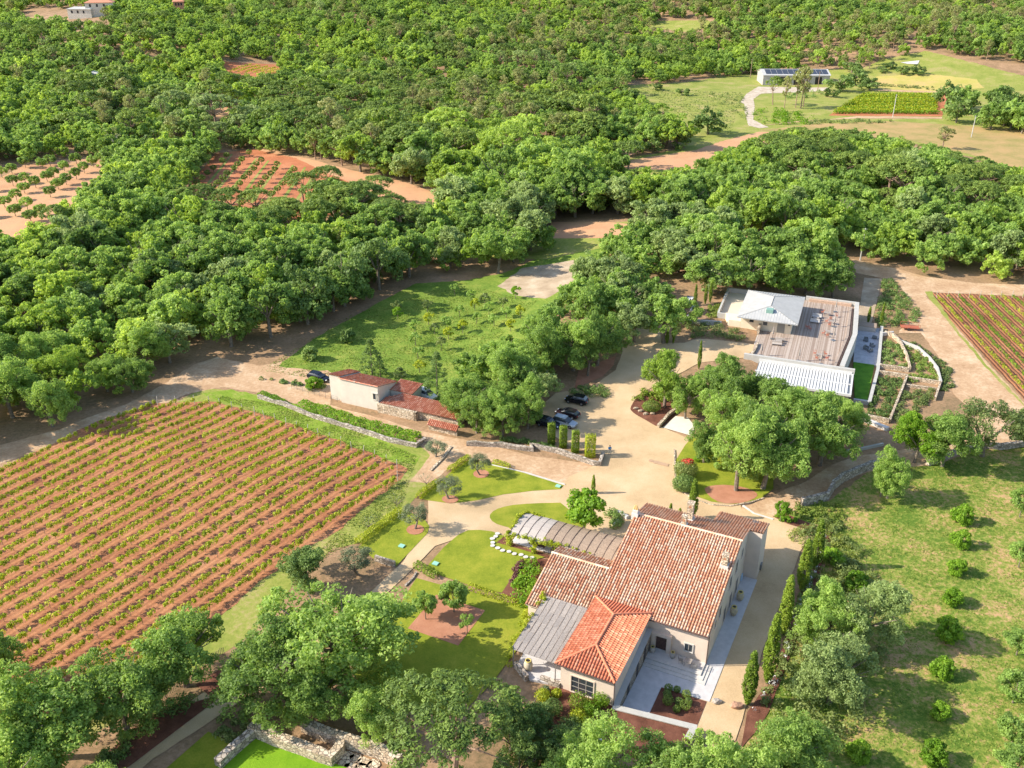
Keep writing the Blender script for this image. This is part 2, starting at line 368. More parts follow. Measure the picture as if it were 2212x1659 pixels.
def V_tree(kind, seed, lod):
    """returns (crown mesh, trunk mesh, R, H) of one variant"""
    rng = np.random.default_rng(seed*17+lod)
    q = [1.0, .42, .14][lod]; sz = [1.0, 1.5, 2.5][lod]
    if kind == 'oak':
        R, H = 4.6, 8.5; K = int([110, 80, 50][lod]); K = int([240, 130, 60][lod]); C = lobed(rng, K, R*.95, 1.2, H-.3, low=-.75, nl=int(rng.integers(10, 17)))
        n = int(26000*[1, .27, .085][lod]/K); V, t = cloud(rng, C, rng.uniform(.34, .8, K)*[1, 1.15, 1.35][lod], n, [.225, .45, .75][lod], rnd=.85)
        m = M_oak; tr = trunk_mb(rng, H, .28, R)
    elif kind == 'holm':
        R, H = 4.2, 7.5; K = int([90, 70, 40][lod]); K = int([150, 100, 50][lod]); C = lobed(rng, K, R*.98, .8, H-.3, low=-.8, nl=10)
        n = int(12000*q/K); V, t = cloud(rng, C, rng.uniform(.4, .8, K)*[1, 1.15, 1.35][lod], n, .27*sz, rnd=.8)
        m = M_oakd; tr = trunk_mb(rng, H, .25, R)
    elif kind == 'upine':
        R, H = 5.2, 9.5; K = int([150, 110, 60][lod])
        a = rng.random(K)*2*pi; r = np.sqrt(rng.random(K))*R*.88; edge = 1+.12*np.sin(3*a+rng.random()*6)
        C = np.stack([np.cos(a)*r*edge, np.sin(a)*r*edge, H-.6-2.6*(r/R)**2.2+rng.normal(size=K)*.10], 1)
        n = int(12000*q/K); V, t = cloud(rng, C, rng.uniform(.42, .75, K)*[1, 1.15, 1.35][lod], n, .26*sz, up=1.0, flat=.7, rnd=.4, aspect=.45)
        m = M_pine; tr = trunk_mb(rng, H, .27, R*1.25, nl=7, base=.48)
    elif kind == 'ale':
        R, H = 3.4, 11.0; K = int([70, 52, 32][lod]); z = rng.random(K)**.8
        rad = R*np.clip(1.15*(1-z)**.6*(.45+z*1.4), .15, 1); a = rng.random(K)*2*pi; rr = rad*np.sqrt(rng.random(K))
        C = np.stack([np.cos(a)*rr, np.sin(a)*rr, 4.2+z*(H-5)], 1)
        n = int(7500*q/K); V, t = cloud(rng, C, rng.uniform(.5, .95, K), n, .28*sz, up=.4, flat=.7, aspect=.35)
        m = M_ale; tr = trunk_mb(rng, H, .2, R*.8, nl=8, base=.4, lean=.04)
        tr.tube((0, 0, H*.4), (0, 0, H*.93), .15, .04, 6)
    elif kind in ('garden', 'lime'):
        R, H = 2.1, 4.6; K = 46; C = dome(rng, K, R*.84, 1.5, H-.3, low=-.75)
        V, t = cloud(rng, C, rng.uniform(.35, .65, K), int([5200, 2000, 700][lod]/K), [.26, .36, .6][lod])
        m = M_lime if kind == 'lime' else M_oak; tr = trunk_mb(rng, H, .1, R, nl=5, base=.3)
    elif kind == 'bush':
        R, H = 1.6, 2.7; K = 40; C = dome(rng, K, R*.82, .35, H-.25, low=-.9)
        V, t = cloud(rng, C, rng.uniform(.35, .6, K), int([4400, 1600, 600][lod]/K), [.26, .36, .6][lod])
        m = M_lime; tr = trunk_mb(rng, H, .06, R, nl=5, base=.15)
    elif kind == 'olive':
        R, H = 2.0, 3.9; K = 44; C = dome(rng, K, R*.85, 1.5, H-.25, low=-.6)
        V, t = cloud(rng, C, rng.uniform(.3, .62, K), int([5000, 1800, 600][lod]/K), [.17, .28, .5][lod], aspect=.4)
        m = M_olive; tr = trunk_mb(rng, H, .16, R, nl=5, base=.25, lean=.3)
    elif kind == 'sapling':
        R, H = 1.1, 2.6; K = 16; C = dome(rng, K, R*.8, 1.0, H-.2, low=-.6)
        V, t = cloud(rng, C, rng.uniform(.22, .42, K), int([900, 500, 260][lod]/K), [.2, .28, .4][lod])
        m = M_oak; tr = trunk_mb(rng, H, .06, R, nl=4, base=.32)
    elif kind == 'topiary':
        R, H = 1.0, 2.7; K = 60; d = rng.normal(size=(K, 3)); d /= np.linalg.norm(d, axis=1, keepdims=True)
        C = d*np.array([.8, .8, .68])+np.array([0, 0, 1.9]); V, t = cloud(rng, C, np.full(K, .2), 14, .24)
        m = M_pine; tr = MB().tube((0, 0, -.2), (0, 0, 1.6), .08, .06, 6)
    elif kind == 'cypress':
        R, H = .62, 7.0; K = 260; z = rng.random(K); a = rng.random(K)*2*pi
        rad = R*np.minimum(1, 3.2*(z+.03))*(1-.93*z**2.6); C = np.stack([np.cos(a)*rad*.75, np.sin(a)*rad*.75, .25+z*(H-.45)], 1)
        V, t = cloud(rng, C, rng.uniform(.13, .22, K), 36, .15, up=.6, flat=1.6, aspect=.5)
        m = M_cyp; tr = MB().tube((0, 0, -.2), (0, 0, 6), .12, .03, 6)
    elif kind == 'conifer':
        R, H = 2.3, 6.5; K = 80; z = rng.random(K)**1.3; a = rng.random(K)*2*pi; rad = R*(1-z)**.8*(.55+.45*rng.random(K))
        C = np.stack([np.cos(a)*rad, np.sin(a)*rad, .6+z*(H-.8)], 1)
        V, t = cloud(rng, C, rng.uniform(.25, .5, K), 60, .22, up=.2, flat=.5, aspect=.4)
        m = M_oakd; tr = MB().tube((0, 0, -.2), (0, 0, 6), .15, .03, 6)
    elif kind == 'dead':
        R, H = 3.0, 8.5; tr = trunk_mb(rng, H, .16, R*1.5, nl=9, base=.4, lean=.05)
        K = 16; C = dome(rng, K, R*.9, 4, H, low=-.2); V, t = cloud(rng, C, np.full(K, .5), 16, .3); m = M_ale
    elif kind == 'bare':
        R, H = 1.3, 2.8; rg = rng; tr = trunk_mb(rg, H, .07, R*1.5, nl=7, base=.25)
        K = 12; C = dome(rng, K, R*.9, 1.2, H, low=-.2); V, t = cloud(rng, C, np.full(K, .3), 8, .14); m = M_olive
    cm = quads_mesh(kind+'_crown', V, t, m)
    tm = tr.mesh(kind+'_trunk', M_barkp if kind in ('upine', 'ale') else (M_deadb if kind == 'dead' else M_bark))
    return cm, tm, R, H
VAR = {}
def variant(kind, lod):
    key = (kind, lod)
    if key not in VAR:
        nv = {'oak': 5, 'upine': 4, 'ale': 3, 'holm': 3}.get(kind, 2)
        VAR[key] = [V_tree(kind, 11+i*3+hash_(kind), lod) for i in range(nv)]
    return random.choice(VAR[key])
def hash_(s): return sum(ord(c)*(i+1) for i, c in enumerate(s)) % 997
NAMES = {'oak': ('oak_tree', 'oak tree'), 'holm': ('dark_oak_tree', 'tree'), 'upine': ('umbrella_pine', 'pine tree'), 'ale': ('pine_tree', 'pine tree'),
         'garden': ('garden_tree', 'tree'), 'lime': ('garden_tree', 'tree'), 'bush': ('bush', 'bush'), 'olive': ('olive_tree', 'olive tree'),
         'sapling': ('fruit_tree', 'fruit tree'), 'topiary': ('topiary_tree', 'topiary tree'), 'cypress': ('cypress_tree', 'cypress'),
         'conifer': ('conifer_tree', 'conifer'), 'bare': ('fruit_tree', 'fruit tree'), 'dead': ('bare_tree', 'bare tree')}
def tree(kind, x, y, R=None, H=None, label=None, group=None, crownmat=None, z=None, name=None, cat=None):
    z = T(x, y) if z is None else z
    _, _, dep = proj(x, y, z); lod = 0 if dep < 190 else (1 if dep < 330 else 2)
    cm, tm, R0, H0 = variant(kind, lod)
    nm, ct = NAMES[kind]
    e = empty(name or nm, (x, y, z), random.random()*6.28, label, cat or ct, group)
    sr = (R or R0)/R0; sh = (H or H0)/H0; e.scale = (sr, sr, sh)
    c = link(bpy.data.objects.new('crown', cm), e); t_ = link(bpy.data.objects.new('trunk', tm), e)
    if crownmat: c.material_slots[0].link = 'OBJECT'; c.material_slots[0].material = crownmat
    return e
def treep(kind, px, py, *a, **k): x, y = at(px, py); return tree(kind, x, y, *a, **k)

def inpoly(x, y, P):
    r = False; j = len(P)-1
    for i in range(len(P)):
        xi, yi = P[i]; xj, yj = P[j]
        if (yi > y) != (yj > y) and x < (xj-xi)*(y-yi)/(yj-yi)+xi: r = not r
        j = i
    return r

# ---------------- base ground ----------------
def build_ground():
    V = []; nb = len(BX)
    for a in AX:
        for b in BX: x, y = xy(a, b); V.append((x, y, T0(x, y)))
    Fc = []
    for i in range(len(AX)-1):
        for j in range(nb-1): p, q, r, t = i*nb+j, (i+1)*nb+j, (i+1)*nb+j+1, i*nb+j+1; Fc += [(p, q, r), (p, r, t)]
    me = bpy.data.meshes.new('ground'); me.from_pydata(V, [], Fc)
    me.materials.append(ground_mat('wood_floor', ((.16, .12, .06), (.32, .20, .11), (.48, .30, .18)), .12, 1.6, fine=.7))
    me.polygons.foreach_set('use_smooth', [True]*len(Fc)); me.update()
    o = bpy.data.objects.new('ground', me); link(o); props(o, 'brown and green wooded ground under the whole valley', 'ground', kind='structure')
build_ground()
def smooth_poly(P, n=4):
    out = []; m = len(P)
    for i in range(m):
        p0, p1, p2, p3 = P[i-1], P[i], P[(i+1) % m], P[(i+2) % m]
        for k in range(n):
            t = k/n; out.append(tuple(.5*((2*p1[c])+(-p0[c]+p2[c])*t+(2*p0[c]-5*p1[c]+4*p2[c]-p3[c])*t*t+(-p0[c]+3*p1[c]-3*p2[c]+p3[c])*t**3) for c in (0, 1)))
    return out
DRN = [0]
def drape(name, P, off, m, label=None, cat=None, smooth=False, jit=0, world=False, kind='structure'):
    DRN[0] += 1; off = off*.6+DRN[0]*.0012
    if not world: P = [at(*p) for p in P]
    Q = [ab(*p) for p in P]
    if smooth: Q = smooth_poly(Q)
    if jit:
        out = []; rr = random.Random(len(P)*31+int(off*1000))
        for i in range(len(Q)):
            p, q = Q[i], Q[(i+1) % len(Q)]; L = math.dist(p, q); k = max(1, min(60, int(L/1.5)))
            for j in range(k): t = j/k; out.append((p[0]+(q[0]-p[0])*t+rr.uniform(-jit, jit), p[1]+(q[1]-p[1])*t+rr.uniform(-jit, jit)))
        Q = out
    bm = bmesh.new(); vs = [bm.verts.new((a, b, 0)) for a, b in Q]
    f = bm.faces.new(vs); f.normal_update()
    if f.normal.z < 0: f.normal_flip()
    bmesh.ops.triangulate(bm, faces=[f])
    a0, a1 = min(q[0] for q in Q), max(q[0] for q in Q); b0, b1 = min(q[1] for q in Q), max(q[1] for q in Q)
    for ax, lo, hi, nrm in ((AX, a0, a1, (1, 0, 0)), (BX, b0, b1, (0, 1, 0))):
        for v in ax:
            if lo < v < hi:
                bmesh.ops.bisect_plane(bm, geom=bm.verts[:]+bm.edges[:]+bm.faces[:], plane_co=(v*nrm[0], v*nrm[1], 0), plane_no=nrm)
    V_ = []; F_ = []
    for f in bm.faces:
        P_ = [(v.co.x, v.co.y) for v in f.verts]; n = len(P_); ca, cb = sum(p[0] for p in P_)/n, sum(p[1] for p in P_)/n; ci, cj = cell(ca, cb)
        da, db = AX[ci+1]-AX[ci], BX[cj+1]-BX[cj]; side = lambda p: (p[0]-AX[ci])/da-(p[1]-BX[cj])/db
        for sg in (1, -1):
            out = []
            for q in range(n):
                p0, p1 = P_[q], P_[(q+1) % n]; s0, s1 = side(p0)*sg, side(p1)*sg
                if s0 >= -1e-7: out.append(p0)
                if (s0 > 1e-7 and s1 < -1e-7) or (s0 < -1e-7 and s1 > 1e-7): t = s0/(s0-s1); out.append((p0[0]+(p1[0]-p0[0])*t, p0[1]+(p1[1]-p0[1])*t))
            if len(out) < 3: continue
            if abs(sum(out[q][0]*out[(q+1) % len(out)][1]-out[(q+1) % len(out)][0]*out[q][1] for q in range(len(out)))) < 1e-5: continue
            k = len(V_)
            for p in out: x, y = xy(*p); V_.append((x, y, T(x, y, (ci, cj))+off))
            F_.append(tuple(range(k, len(V_))))
    bm.free(); me = bpy.data.meshes.new(name); me.from_pydata(V_, [], F_); me.materials.append(m)
    o = bpy.data.objects.new(name, me); link(o); return props(o, label, cat, kind=kind)

G_gravel = ground_mat('gravel', ((.42, .29, .155), (.56, .395, .225), (.65, .485, .30)), .16, 7, fine=.6, bump=.3)
G_dirt = ground_mat('dirt_track', ((.36, .215, .115), (.50, .325, .19), (.64, .48, .32)), .22, 1.5, fine=.7, bump=.5)
G_lawn = ground_mat('lawn', ((.13, .18, .014), (.235, .265, .024), (.34, .32, .04)), .35, 5, fine=.6, bump=.4)
G_green = ground_mat('orchard_grass', ((.09, .16, .02), (.17, .25, .035), (.33, .34, .07)), .22, 2, fine=.8, bump=.9)
G_meadow = ground_mat('dry_meadow', ((.10, .17, .022), (.22, .26, .045), (.50, .31, .15)), .14, 1.3, fine=.8, bump=1.0, pos=(.40, .50, .63))
G_strip = ground_mat('grass_strip', ((.13, .21, .02), (.20, .29, .03), (.36, .33, .10)), .4, 2, fine=.8)
G_rough = ground_mat('rough_grass', ((.16, .21, .035), (.27, .29, .06), (.44, .32, .16)), .12, 1.5, fine=.7)
G_soil = ground_mat('vineyard_soil', ((.24, .09, .045), (.40, .175, .085), (.50, .255, .13)), .2, 2.6, fine=.75, rows=R_(-32.4)*-1, furrow_shade=(.16, .06, .035), rowamt=.2, bump=.3, rstep=.85)  # dark rows paint the shadow lines of the rough ploughed soil
G_soil2 = ground_mat('red_soil', ((.34, .12, .055), (.46, .17, .08), (.54, .25, .13)), .12, 1.5, bump=.6)
G_soil3 = ground_mat('right_vineyard_soil', ((.24, .095, .045), (.36, .155, .075), (.46, .22, .11)), .12, 1.8, rows=R_(3.4), furrow_shade=(.20, .085, .05), rowamt=.6, bump=1, rstep=.8)
G_orange = ground_mat('orange_soil', ((.46, .24, .13), (.56, .31, .17), (.50, .33, .17)), .1, 1.5)
G_mulch = ground_mat('mulch', ((.10, .04, .025), (.17, .07, .045), (.25, .11, .07)), .6, 8)
G_wheel = ground_mat('worn_gravel', ((.46, .32, .18), (.60, .43, .26), (.70, .53, .34)), .5, 5, fine=.7)
G_bed = ground_mat('terracotta_gravel', ((.36, .16, .09), (.44, .20, .12), (.50, .25, .15)), .5, 8)
G_path = ground_mat('paler_path', ((.30, .22, .14), (.44, .33, .22), (.56, .46, .33)), .3, 5)
G_white = ground_mat('white_stones', ((.36, .27, .18), (.50, .41, .31), (.64, .56, .46)), .5, 2)

# fields and open land (pixel outlines of the photograph laid out on the ground)
drape('dirt_track', [(-200, 1000), (0, 962), (130, 928), (270, 874), (350, 832), (420, 786), (470, 772), (560, 790), (620, 780), (705, 770), (715, 800), (715, 850), (712, 875), (820, 903), (905, 930), (990, 947), (1060, 962), (1150, 985), (1290, 1003), (1290, 1120), (1210, 1048), (1090, 1003), (1040, 990), (985, 1000), (925, 1045), (885, 1040), (930, 985), (900, 955), (800, 925), (650, 882), (570, 850), (480, 836), (400, 852), (250, 914), (120, 962), (0, 1002), (-200, 1050)], .03, G_dirt, 'pale dirt track past the vineyard and the cottage', 'track', jit=.15)
drape('rough_grass', [(370, 875), (440, 838), (560, 852), (650, 884), (800, 928), (905, 958), (960, 990), (925, 1045), (900, 1075), (860, 1120), (810, 1165), (720, 1185), (640, 1240), (600, 1320), (500, 1400), (250, 1560), (-100, 1750), (-150, 1100), (30, 1000)], .025, G_rough, 'mown rough grass around the left vineyard', 'grass', jit=.2)
drape('grass_strip', [(435, 850), (500, 842), (640, 872), (800, 938), (905, 985), (895, 1002), (790, 985), (620, 918), (540, 880), (470, 868)], .045, G_strip, 'bright green grass strip above the vineyard', 'grass', jit=.35)
VY = [(-260, 1130), (0, 1012), (100, 967), (205, 912), (330, 872), (450, 866), (560, 892), (700, 940), (830, 990), (880, 1012), (868, 1035), (740, 1140), (640, 1200), (560, 1260), (430, 1370), (330, 1450), (230, 1530), (60, 1640), (-260, 1800)]
drape('vineyard_soil', VY, .045, G_soil, 'red brown ploughed soil of the left vineyard', 'soil', jit=.3)
drape('orchard_grass', [(690, 800), (600, 792), (640, 760), (690, 725), (770, 680), (900, 612), (1000, 606), (1090, 590), (1240, 520), (1320, 530), (1240, 640), (1180, 700), (1100, 800), (960, 900), (800, 850), (705, 800)], .03, G_green, 'bright green grass of the fruit orchard', 'grass', jit=.3)
drape('sandy_patch', [(1075, 618), (1130, 578), (1180, 572), (1240, 562), (1250, 600), (1180, 645), (1120, 640)], .05, G_path, 'pale sandy patch at the top of the green orchard', 'sand', jit=.3)
drape('red_field', [(380, 445), (430, 375), (465, 332), (545, 322), (640, 342), (700, 372), (760, 395), (800, 430), (700, 470), (560, 480)], .06, G_soil2, 'red soil field with clipped round trees', 'field', jit=.2)
drape('field_margin', [(540, 322), (560, 318), (640, 338), (760, 368), (880, 395), (960, 425), (980, 450), (900, 460), (800, 430), (700, 372), (640, 345)], .05, G_orange, 'orange earth margin of the red field', 'field', jit=.2)
for i in range(8):
    x0, y0 = z9(1290+i*95-70, 1300-i*2); x1, y1 = z9(1480+i*78, 985+i*14)
    drape('grass_row', [(x0-3, y0), (x0+5, y0+2), (x1+2, y1), (x1-2, y1-1)], .08, G_rough, 'green grass row between the clipped round trees', 'grass')
drape('orange_field', [(-120, 365), (0, 385), (60, 352), (140, 345), (215, 345), (230, 375), (180, 440), (140, 500), (60, 560), (-120, 600)], .05, G_orange, 'orange soil field of the left orchard', 'field', jit=.2)
drape('meadow', [(1350, 185), (1480, 178), (1560, 165), (1640, 155), (1800, 150), (1860, 150), (1900, 130), (2000, 110), (2120, 140), (2300, 185), (2300, 420), (2100, 340), (1930, 300), (1700, 280), (1600, 300), (1520, 380), (1260, 375), (1340, 345), (1480, 320), (1400, 240)], .05, G_rough, 'dry grassland round the far barn', 'grass', jit=.5)
drape('orange_field', [(1280, 362), (1400, 340), (1500, 325), (1560, 305), (1640, 285), (1700, 285), (1560, 345), (1500, 370), (1380, 366)], .09, G_orange, 'brown earth field edge behind the lone umbrella pine', 'field', jit=.4)
drape('orange_field', [(1640, 282), (1760, 268), (1930, 262), (2080, 272), (2300, 285), (2300, 400), (2100, 335), (1950, 300), (1760, 290)], .09, ground_mat('fallow', ((.22, .22, .06), (.38, .27, .11), (.48, .30, .14)), .10, 1), 'fallow field with the leaning poles', 'field', jit=.4)
drape('far_vineyard_soil', [(1893, 165), (2010, 160), (2110, 172), (2125, 190), (2040, 200), (1900, 192), (1880, 180)], .10, ground_mat('fallow2', ((.36, .34, .07), (.46, .38, .11), (.58, .36, .17)), .08, 1.2), 'dry yellow green field above the far vineyard', 'field', jit=.4)
drape('far_vineyard_soil', [(1790, 250), (1860, 205), (2050, 204), (2035, 252)], .10, G_soil2, 'soil of the far bright green vineyard', 'soil')
drape('far_track', [z8(1290, 520), z8(1830, 545), z8(1830, 533), z8(1350, 515)], .14, G_dirt, 'narrow earth track above the far vineyard', 'track')
drape('far_track', [(1640, 272), z8(900, 700), z8(1250, 683), z8(1740, 685), z8(1740, 675), z8(1250, 670), z8(1080, 690), z8(640, 730)], .14, G_dirt, 'pale track below the far vineyard', 'track')
drape('far_track', [z8(690, 740), z8(625, 725), z8(600, 640), z8(600, 600), z8(575, 590), z8(610, 545), z8(680, 500), z8(1090, 505), z8(1085, 525), z8(700, 540), z8(655, 570), z8(660, 630), z8(650, 690), z8(740, 735)], .14, G_white, 'white stony track climbing to the barn', 'track', jit=.2)
drape('far_clearing', [(1400, 60), (1420, 45), (1530, 44), (1545, 58), (1480, 70)], .2, G_rough, 'small yellow green clearing far behind', 'grass')
drape('far_clearing', [(470, 158), (485, 134), (600, 140), (615, 158), (560, 175)], .2, G_soil2, 'small red far vineyard patch in the wood', 'soil')
drape('far_clearing', [(440, 265), (455, 222), (490, 225), (500, 258)], .1, G_orange, 'red earth path glimpsed in the wood', 'path')
drape('wood_clearing', [(680, 540), (690, 495), (1290, 500), (1330, 480), (1460, 478), (1450, 520), (1250, 545), (1190, 560), (1150, 560)], .03, G_rough, 'grassy gap behind the sandy patch', 'grass', jit=.3)
drape('earth_path', [(1185, 515), (1190, 480), (1300, 478), (1480, 505), (1440, 520)], .05, G_orange, 'red earth path glimpsed under the trees behind the clearing', 'path')
# right side
drape('orchard_meadow', [(1540, 1900), (1620, 1560), (1700, 1400), (1790, 1200), (1700, 1120), (1730, 1092), (1790, 1082), (1880, 1018), (2020, 1002), (2120, 970), (2400, 955), (2600, 1900)], .03, G_meadow, 'patchy dry grass of the right orchard', 'grass', jit=.2)
drape('dirt_track', [(1840, 560), (1900, 572), (2000, 598), (2110, 612), (2420, 622), (2420, 665), (2212, 640), (2010, 632), (2000, 640), (2060, 700), (2130, 780), (2212, 870), (2420, 1010), (2420, 960), (2212, 965), (2120, 972), (2020, 1004), (1880, 1018), (1820, 1040), (1770, 1078), (1700, 1110), (1640, 1120), (1590, 1100), (1660, 1075), (1740, 1040), (1800, 1005), (1850, 985), (1960, 970), (2060, 950), (2110, 900), (2060, 850), (2040, 790), (1990, 720), (1940, 720), (1960, 690), (1990, 690), (1940, 610), (1900, 600), (1850, 590)], .03, G_dirt, 'wide ochre dirt track beside the right vineyard', 'track', jit=.15)
drape('vineyard_soil', [(2000, 632), (2430, 650), (2430, 1020), (2212, 862), (2130, 775), (2060, 700)], .045, G_soil3, 'red brown soil of the right vineyard', 'soil', jit=.2)
drape('rough_grass', [z3b(870, 225), z3b(930, 220), z3b(1160, 565), z3b(1430, 880), z3b(1754, 1220), z3b(1754, 1250), z3b(1410, 900), z3b(1135, 565)], .06, G_rough, 'grass verge along the right vineyard', 'grass', jit=.2)
drape('paved_ramp', [z3b(335, 100), z3b(495, 110), z3b(400, 500), z3b(270, 500)], .05, G_path, 'grey paved ramp leading up behind the terrace', 'path')
# gravel court and drives
drape('gravel_court', [(1290, 1003), (1300, 985), (1230, 965), (1180, 930), (1165, 880), (1200, 850), (1280, 835), (1330, 800), (1345, 760), (1340, 720), (1400, 700), (1425, 712), (1430, 760), (1420, 830), (1370, 860), (1390, 905), (1480, 945), (1600, 955), (1600, 1100), (1700, 1120), (1768, 1135), (1730, 1190), (1650, 1400), (1590, 1600), (1500, 1640), (1470, 1560), (1520, 1400), (1600, 1300), (1500, 1230), (1420, 1130), (1300, 1190), (1120, 1160), (1000, 1160), (940, 1180), (860, 1260), (780, 1330), (640, 1440), (500, 1530), (330, 1640), (200, 1760), (80, 1780), (150, 1700), (420, 1510), (560, 1420), (650, 1400), (790, 1290), (870, 1215), (925, 1130), (925, 1080), (1060, 1063), (1210, 1058), (1230, 1030)], .06, G_gravel, 'golden gravel court and drives round the farmhouse', 'gravel', jit=.06)
drape('gravel_court', [z3(-30, 790), z3(30, 640), z3(370, 635), z3(480, 600), z3(640, 610), z3(950, 650), z3(940, 700), z3(860, 760), z3(500, 800), z3(100, 1000), z3(-40, 960)], .06, G_gravel, 'gravel forecourt before the winery box', 'gravel', jit=.1)
drape('red_bank', [(1340, 745), (1325, 790), (1300, 815), (1240, 840), (1250, 800), (1330, 770)], .09, G_bed, 'red gravel bank by the path', 'gravel', jit=.1)
def lawn(P, label, sm=False): return drape('lawn', P, .10, G_lawn, label, 'lawn', smooth=sm)
lawn([z7(1095, 290), z7(1300, 330), z7(1450, 380), z7(1590, 420), z7(1930, 525), z7(1900, 560), z7(1650, 575), z7(1400, 605), z7(1150, 660), z7(1000, 680), z7(870, 680), z7(730, 660), z7(640, 640), z7(820, 500), z7(920, 410)], 'pointed lawn with two olive trees')
lawn([z7(1900, 680), z7(1750, 683), z7(1600, 690), z7(1480, 700), z7(1400, 716), z7(1340, 735), z7(1300, 758), z7(1275, 785), z7(1272, 812), z7(1290, 842), z7(1330, 868), z7(1380, 884), z7(1440, 900), z7(1600, 980), z7(2100, 1000), z7(2130, 860)], 'lawn tongue behind the arched pergola')
lawn([z7(1180, 922), z7(1290, 935), z7(1400, 975), z7(1350, 1030), z7(1600, 1110), z7(1780, 1160), z7(1700, 1180), z7(1500, 1300), z7(1380, 1480), z7(1200, 1450), z7(1080, 1410), z7(840, 1330), z7(700, 1260), z7(860, 1080), z7(1000, 960), z7(1080, 925)], 'large lawn with stepping stones')
lawn([z7(520, 740), z7(700, 840), z7(735, 890), z7(720, 950), z7(440, 1245), z7(260, 1190), z7(100, 1080), z7(300, 920), z7(480, 780)], 'lawn around the third olive tree')
lawn([z7(620, 1350), z7(800, 1400), z7(1100, 1470), z7(1400, 1560), z7(1640, 1620), (1165, 1320), (1120, 1400), (1060, 1480), (980, 1560), (800, 1520), (760, 1450), (800, 1400), (862, 1310)], 'lawn round the terracotta bed')
lawn([z5(1540, 530), z5(1640, 560), z5(1900, 700), z5(2212, 800), z5(2212, 960), z5(2100, 1050), z5(1900, 1090), z5(1700, 1070), z5(1560, 1020), z5(1430, 950), z5(1395, 800), z5(1400, 730), z5(1480, 600)], 'lawn under the big oaks beside the court')
drape('mulch_bed', smooth_poly([z5(1030, 280), z5(1120, 180), z5(1300, 200), z5(1420, 300), z5(1350, 400), z5(1270, 450), z5(1150, 390), z5(1050, 330)], 3), .12, G_mulch, 'dark mulch island with a clipped bush', 'flower bed')
drape('dry_patch', smooth_poly([z5(1640, 960), z5(1800, 930), z5(2000, 960), z5(2080, 1020), z5(1950, 1080), z5(1750, 1070)], 3), .13, G_bed, 'dry orange patch in the lawn under the oaks', 'soil')
def habx(P): return [xy(*p) for p in P]
drape('terracotta_bed', habx([(-35.2, -3.8), (-28.0, -3.8), (-28.0, -11.0), (-35.2, -11.0)]), .14, G_bed, 'square terracotta gravel bed with three young trees', 'flower bed', world=True)
for i, (x, y) in enumerate(((1195, 425), (920, 650), (610, 920))):
    c = at(*z7(x, y)); drape('tree_ring', [(c[0]+1.3*cos(t*.524), c[1]+1.3*sin(t*.524)) for t in range(12)], .15, G_bed, 'bare red earth ring under olive tree', 'soil', world=True)
drape('mulch_bed', [z7(1330, 1035), z7(1400, 985), z7(1500, 1060), z7(1800, 1150), z7(1790, 1175), z7(1600, 1110)], .13, G_mulch, 'mulch bed along the arched pergola', 'flower bed')
drape('mulch_bed', [z7(1380, 1480), z7(1500, 1300), z7(1620, 1190), z7(1790, 1180), z7(1600, 1560), z7(1560, 1620)], .13, G_mulch, 'mulch bed beside the left roof wing', 'flower bed')
drape('mulch_bed', [z12(1350, 880), z12(1250, 800), z12(1500, 640), z12(1700, 600), z12(1500, 820), z12(1380, 900), z12(820, 1327), z12(560, 1400), z12(820, 1100), z12(1000, 980)], .11, G_mulch, 'dark mulch bed along the picket fence', 'flower bed')
drape('sunken_lawn', [z12(1390, 1327), z12(1640, 1130), z12(2212, 1330), z12(2300, 1500), z12(1200, 1500)], .11, ground_mat('bright_lawn', ((.10, .24, .008), (.17, .32, .015), (.22, .36, .02)), .3, 5), 'bright lawn inside the stone terrace walls', 'lawn')
drape('sunken_lawn', [z12(1070, 1327), z12(1330, 1100), z12(1500, 1180), z12(1390, 1327), z12(1200, 1450), z12(900, 1450)], .11, G_lawn, 'lawn beside the foreground drive', 'lawn')

# ---------------- tiled roofs ----------------
def tiled(mb, p0, pu, pv, poly, col=.355, row=.5, palette=None, r=.125, channel=1):
    """p0 origin, pu/pv unit vectors along eave/up the slope; poly in (u,v); adds half-round tiles"""
    p0, pu, pv = Vector(p0), Vector(pu).normalized(), Vector(pv).normalized(); n = pu.cross(pv).normalized()
    if n.z < 0: n = -n
    mb.face([p0+pu*u+pv*v for u, v in poly], 1)
    us = [p[0] for p in poly]; vs = [p[1] for p in poly]; u0, u1, v0, v1 = min(us), max(us), min(vs), max(vs)
    nc = max(1, round((u1-u0)/col)); cw = (u1-u0)/nc; nr = max(1, round((v1-v0)/row)); rh = (v1-v0)/nr
    for i in range(nc):
        uc = u0+(i+.5)*cw; run = random.random()
        for j in range(nr):
            vc = v0+(j+.5)*rh
            if not inpoly(uc, vc, poly): continue
            if random.random() < .8: run = random.random()
            t = palette(run) if palette else run
            va, vb = v0+j*rh-.03, v0+(j+1)*rh+.03; k = len(mb.v); ns = 4
            for v, rr, lift in ((va, r, .035), (vb, r*.86, .0)):
                for s in range(ns+1):
                    a = pi*s/ns; mb.v.append(tuple(p0+pu*(uc+cos(a)*rr*1.05)+pv*v+n*(sin(a)*rr+lift+.01)))
            for s in range(ns):
                mb.f.append((k+s, k+s+1, k+ns+2+s, k+ns+1+s)); mb.m.append(0); mb.t.append(t)
            mb.f.append(tuple(k+s for s in range(ns+1))); mb.m.append(1); mb.t.append(t)
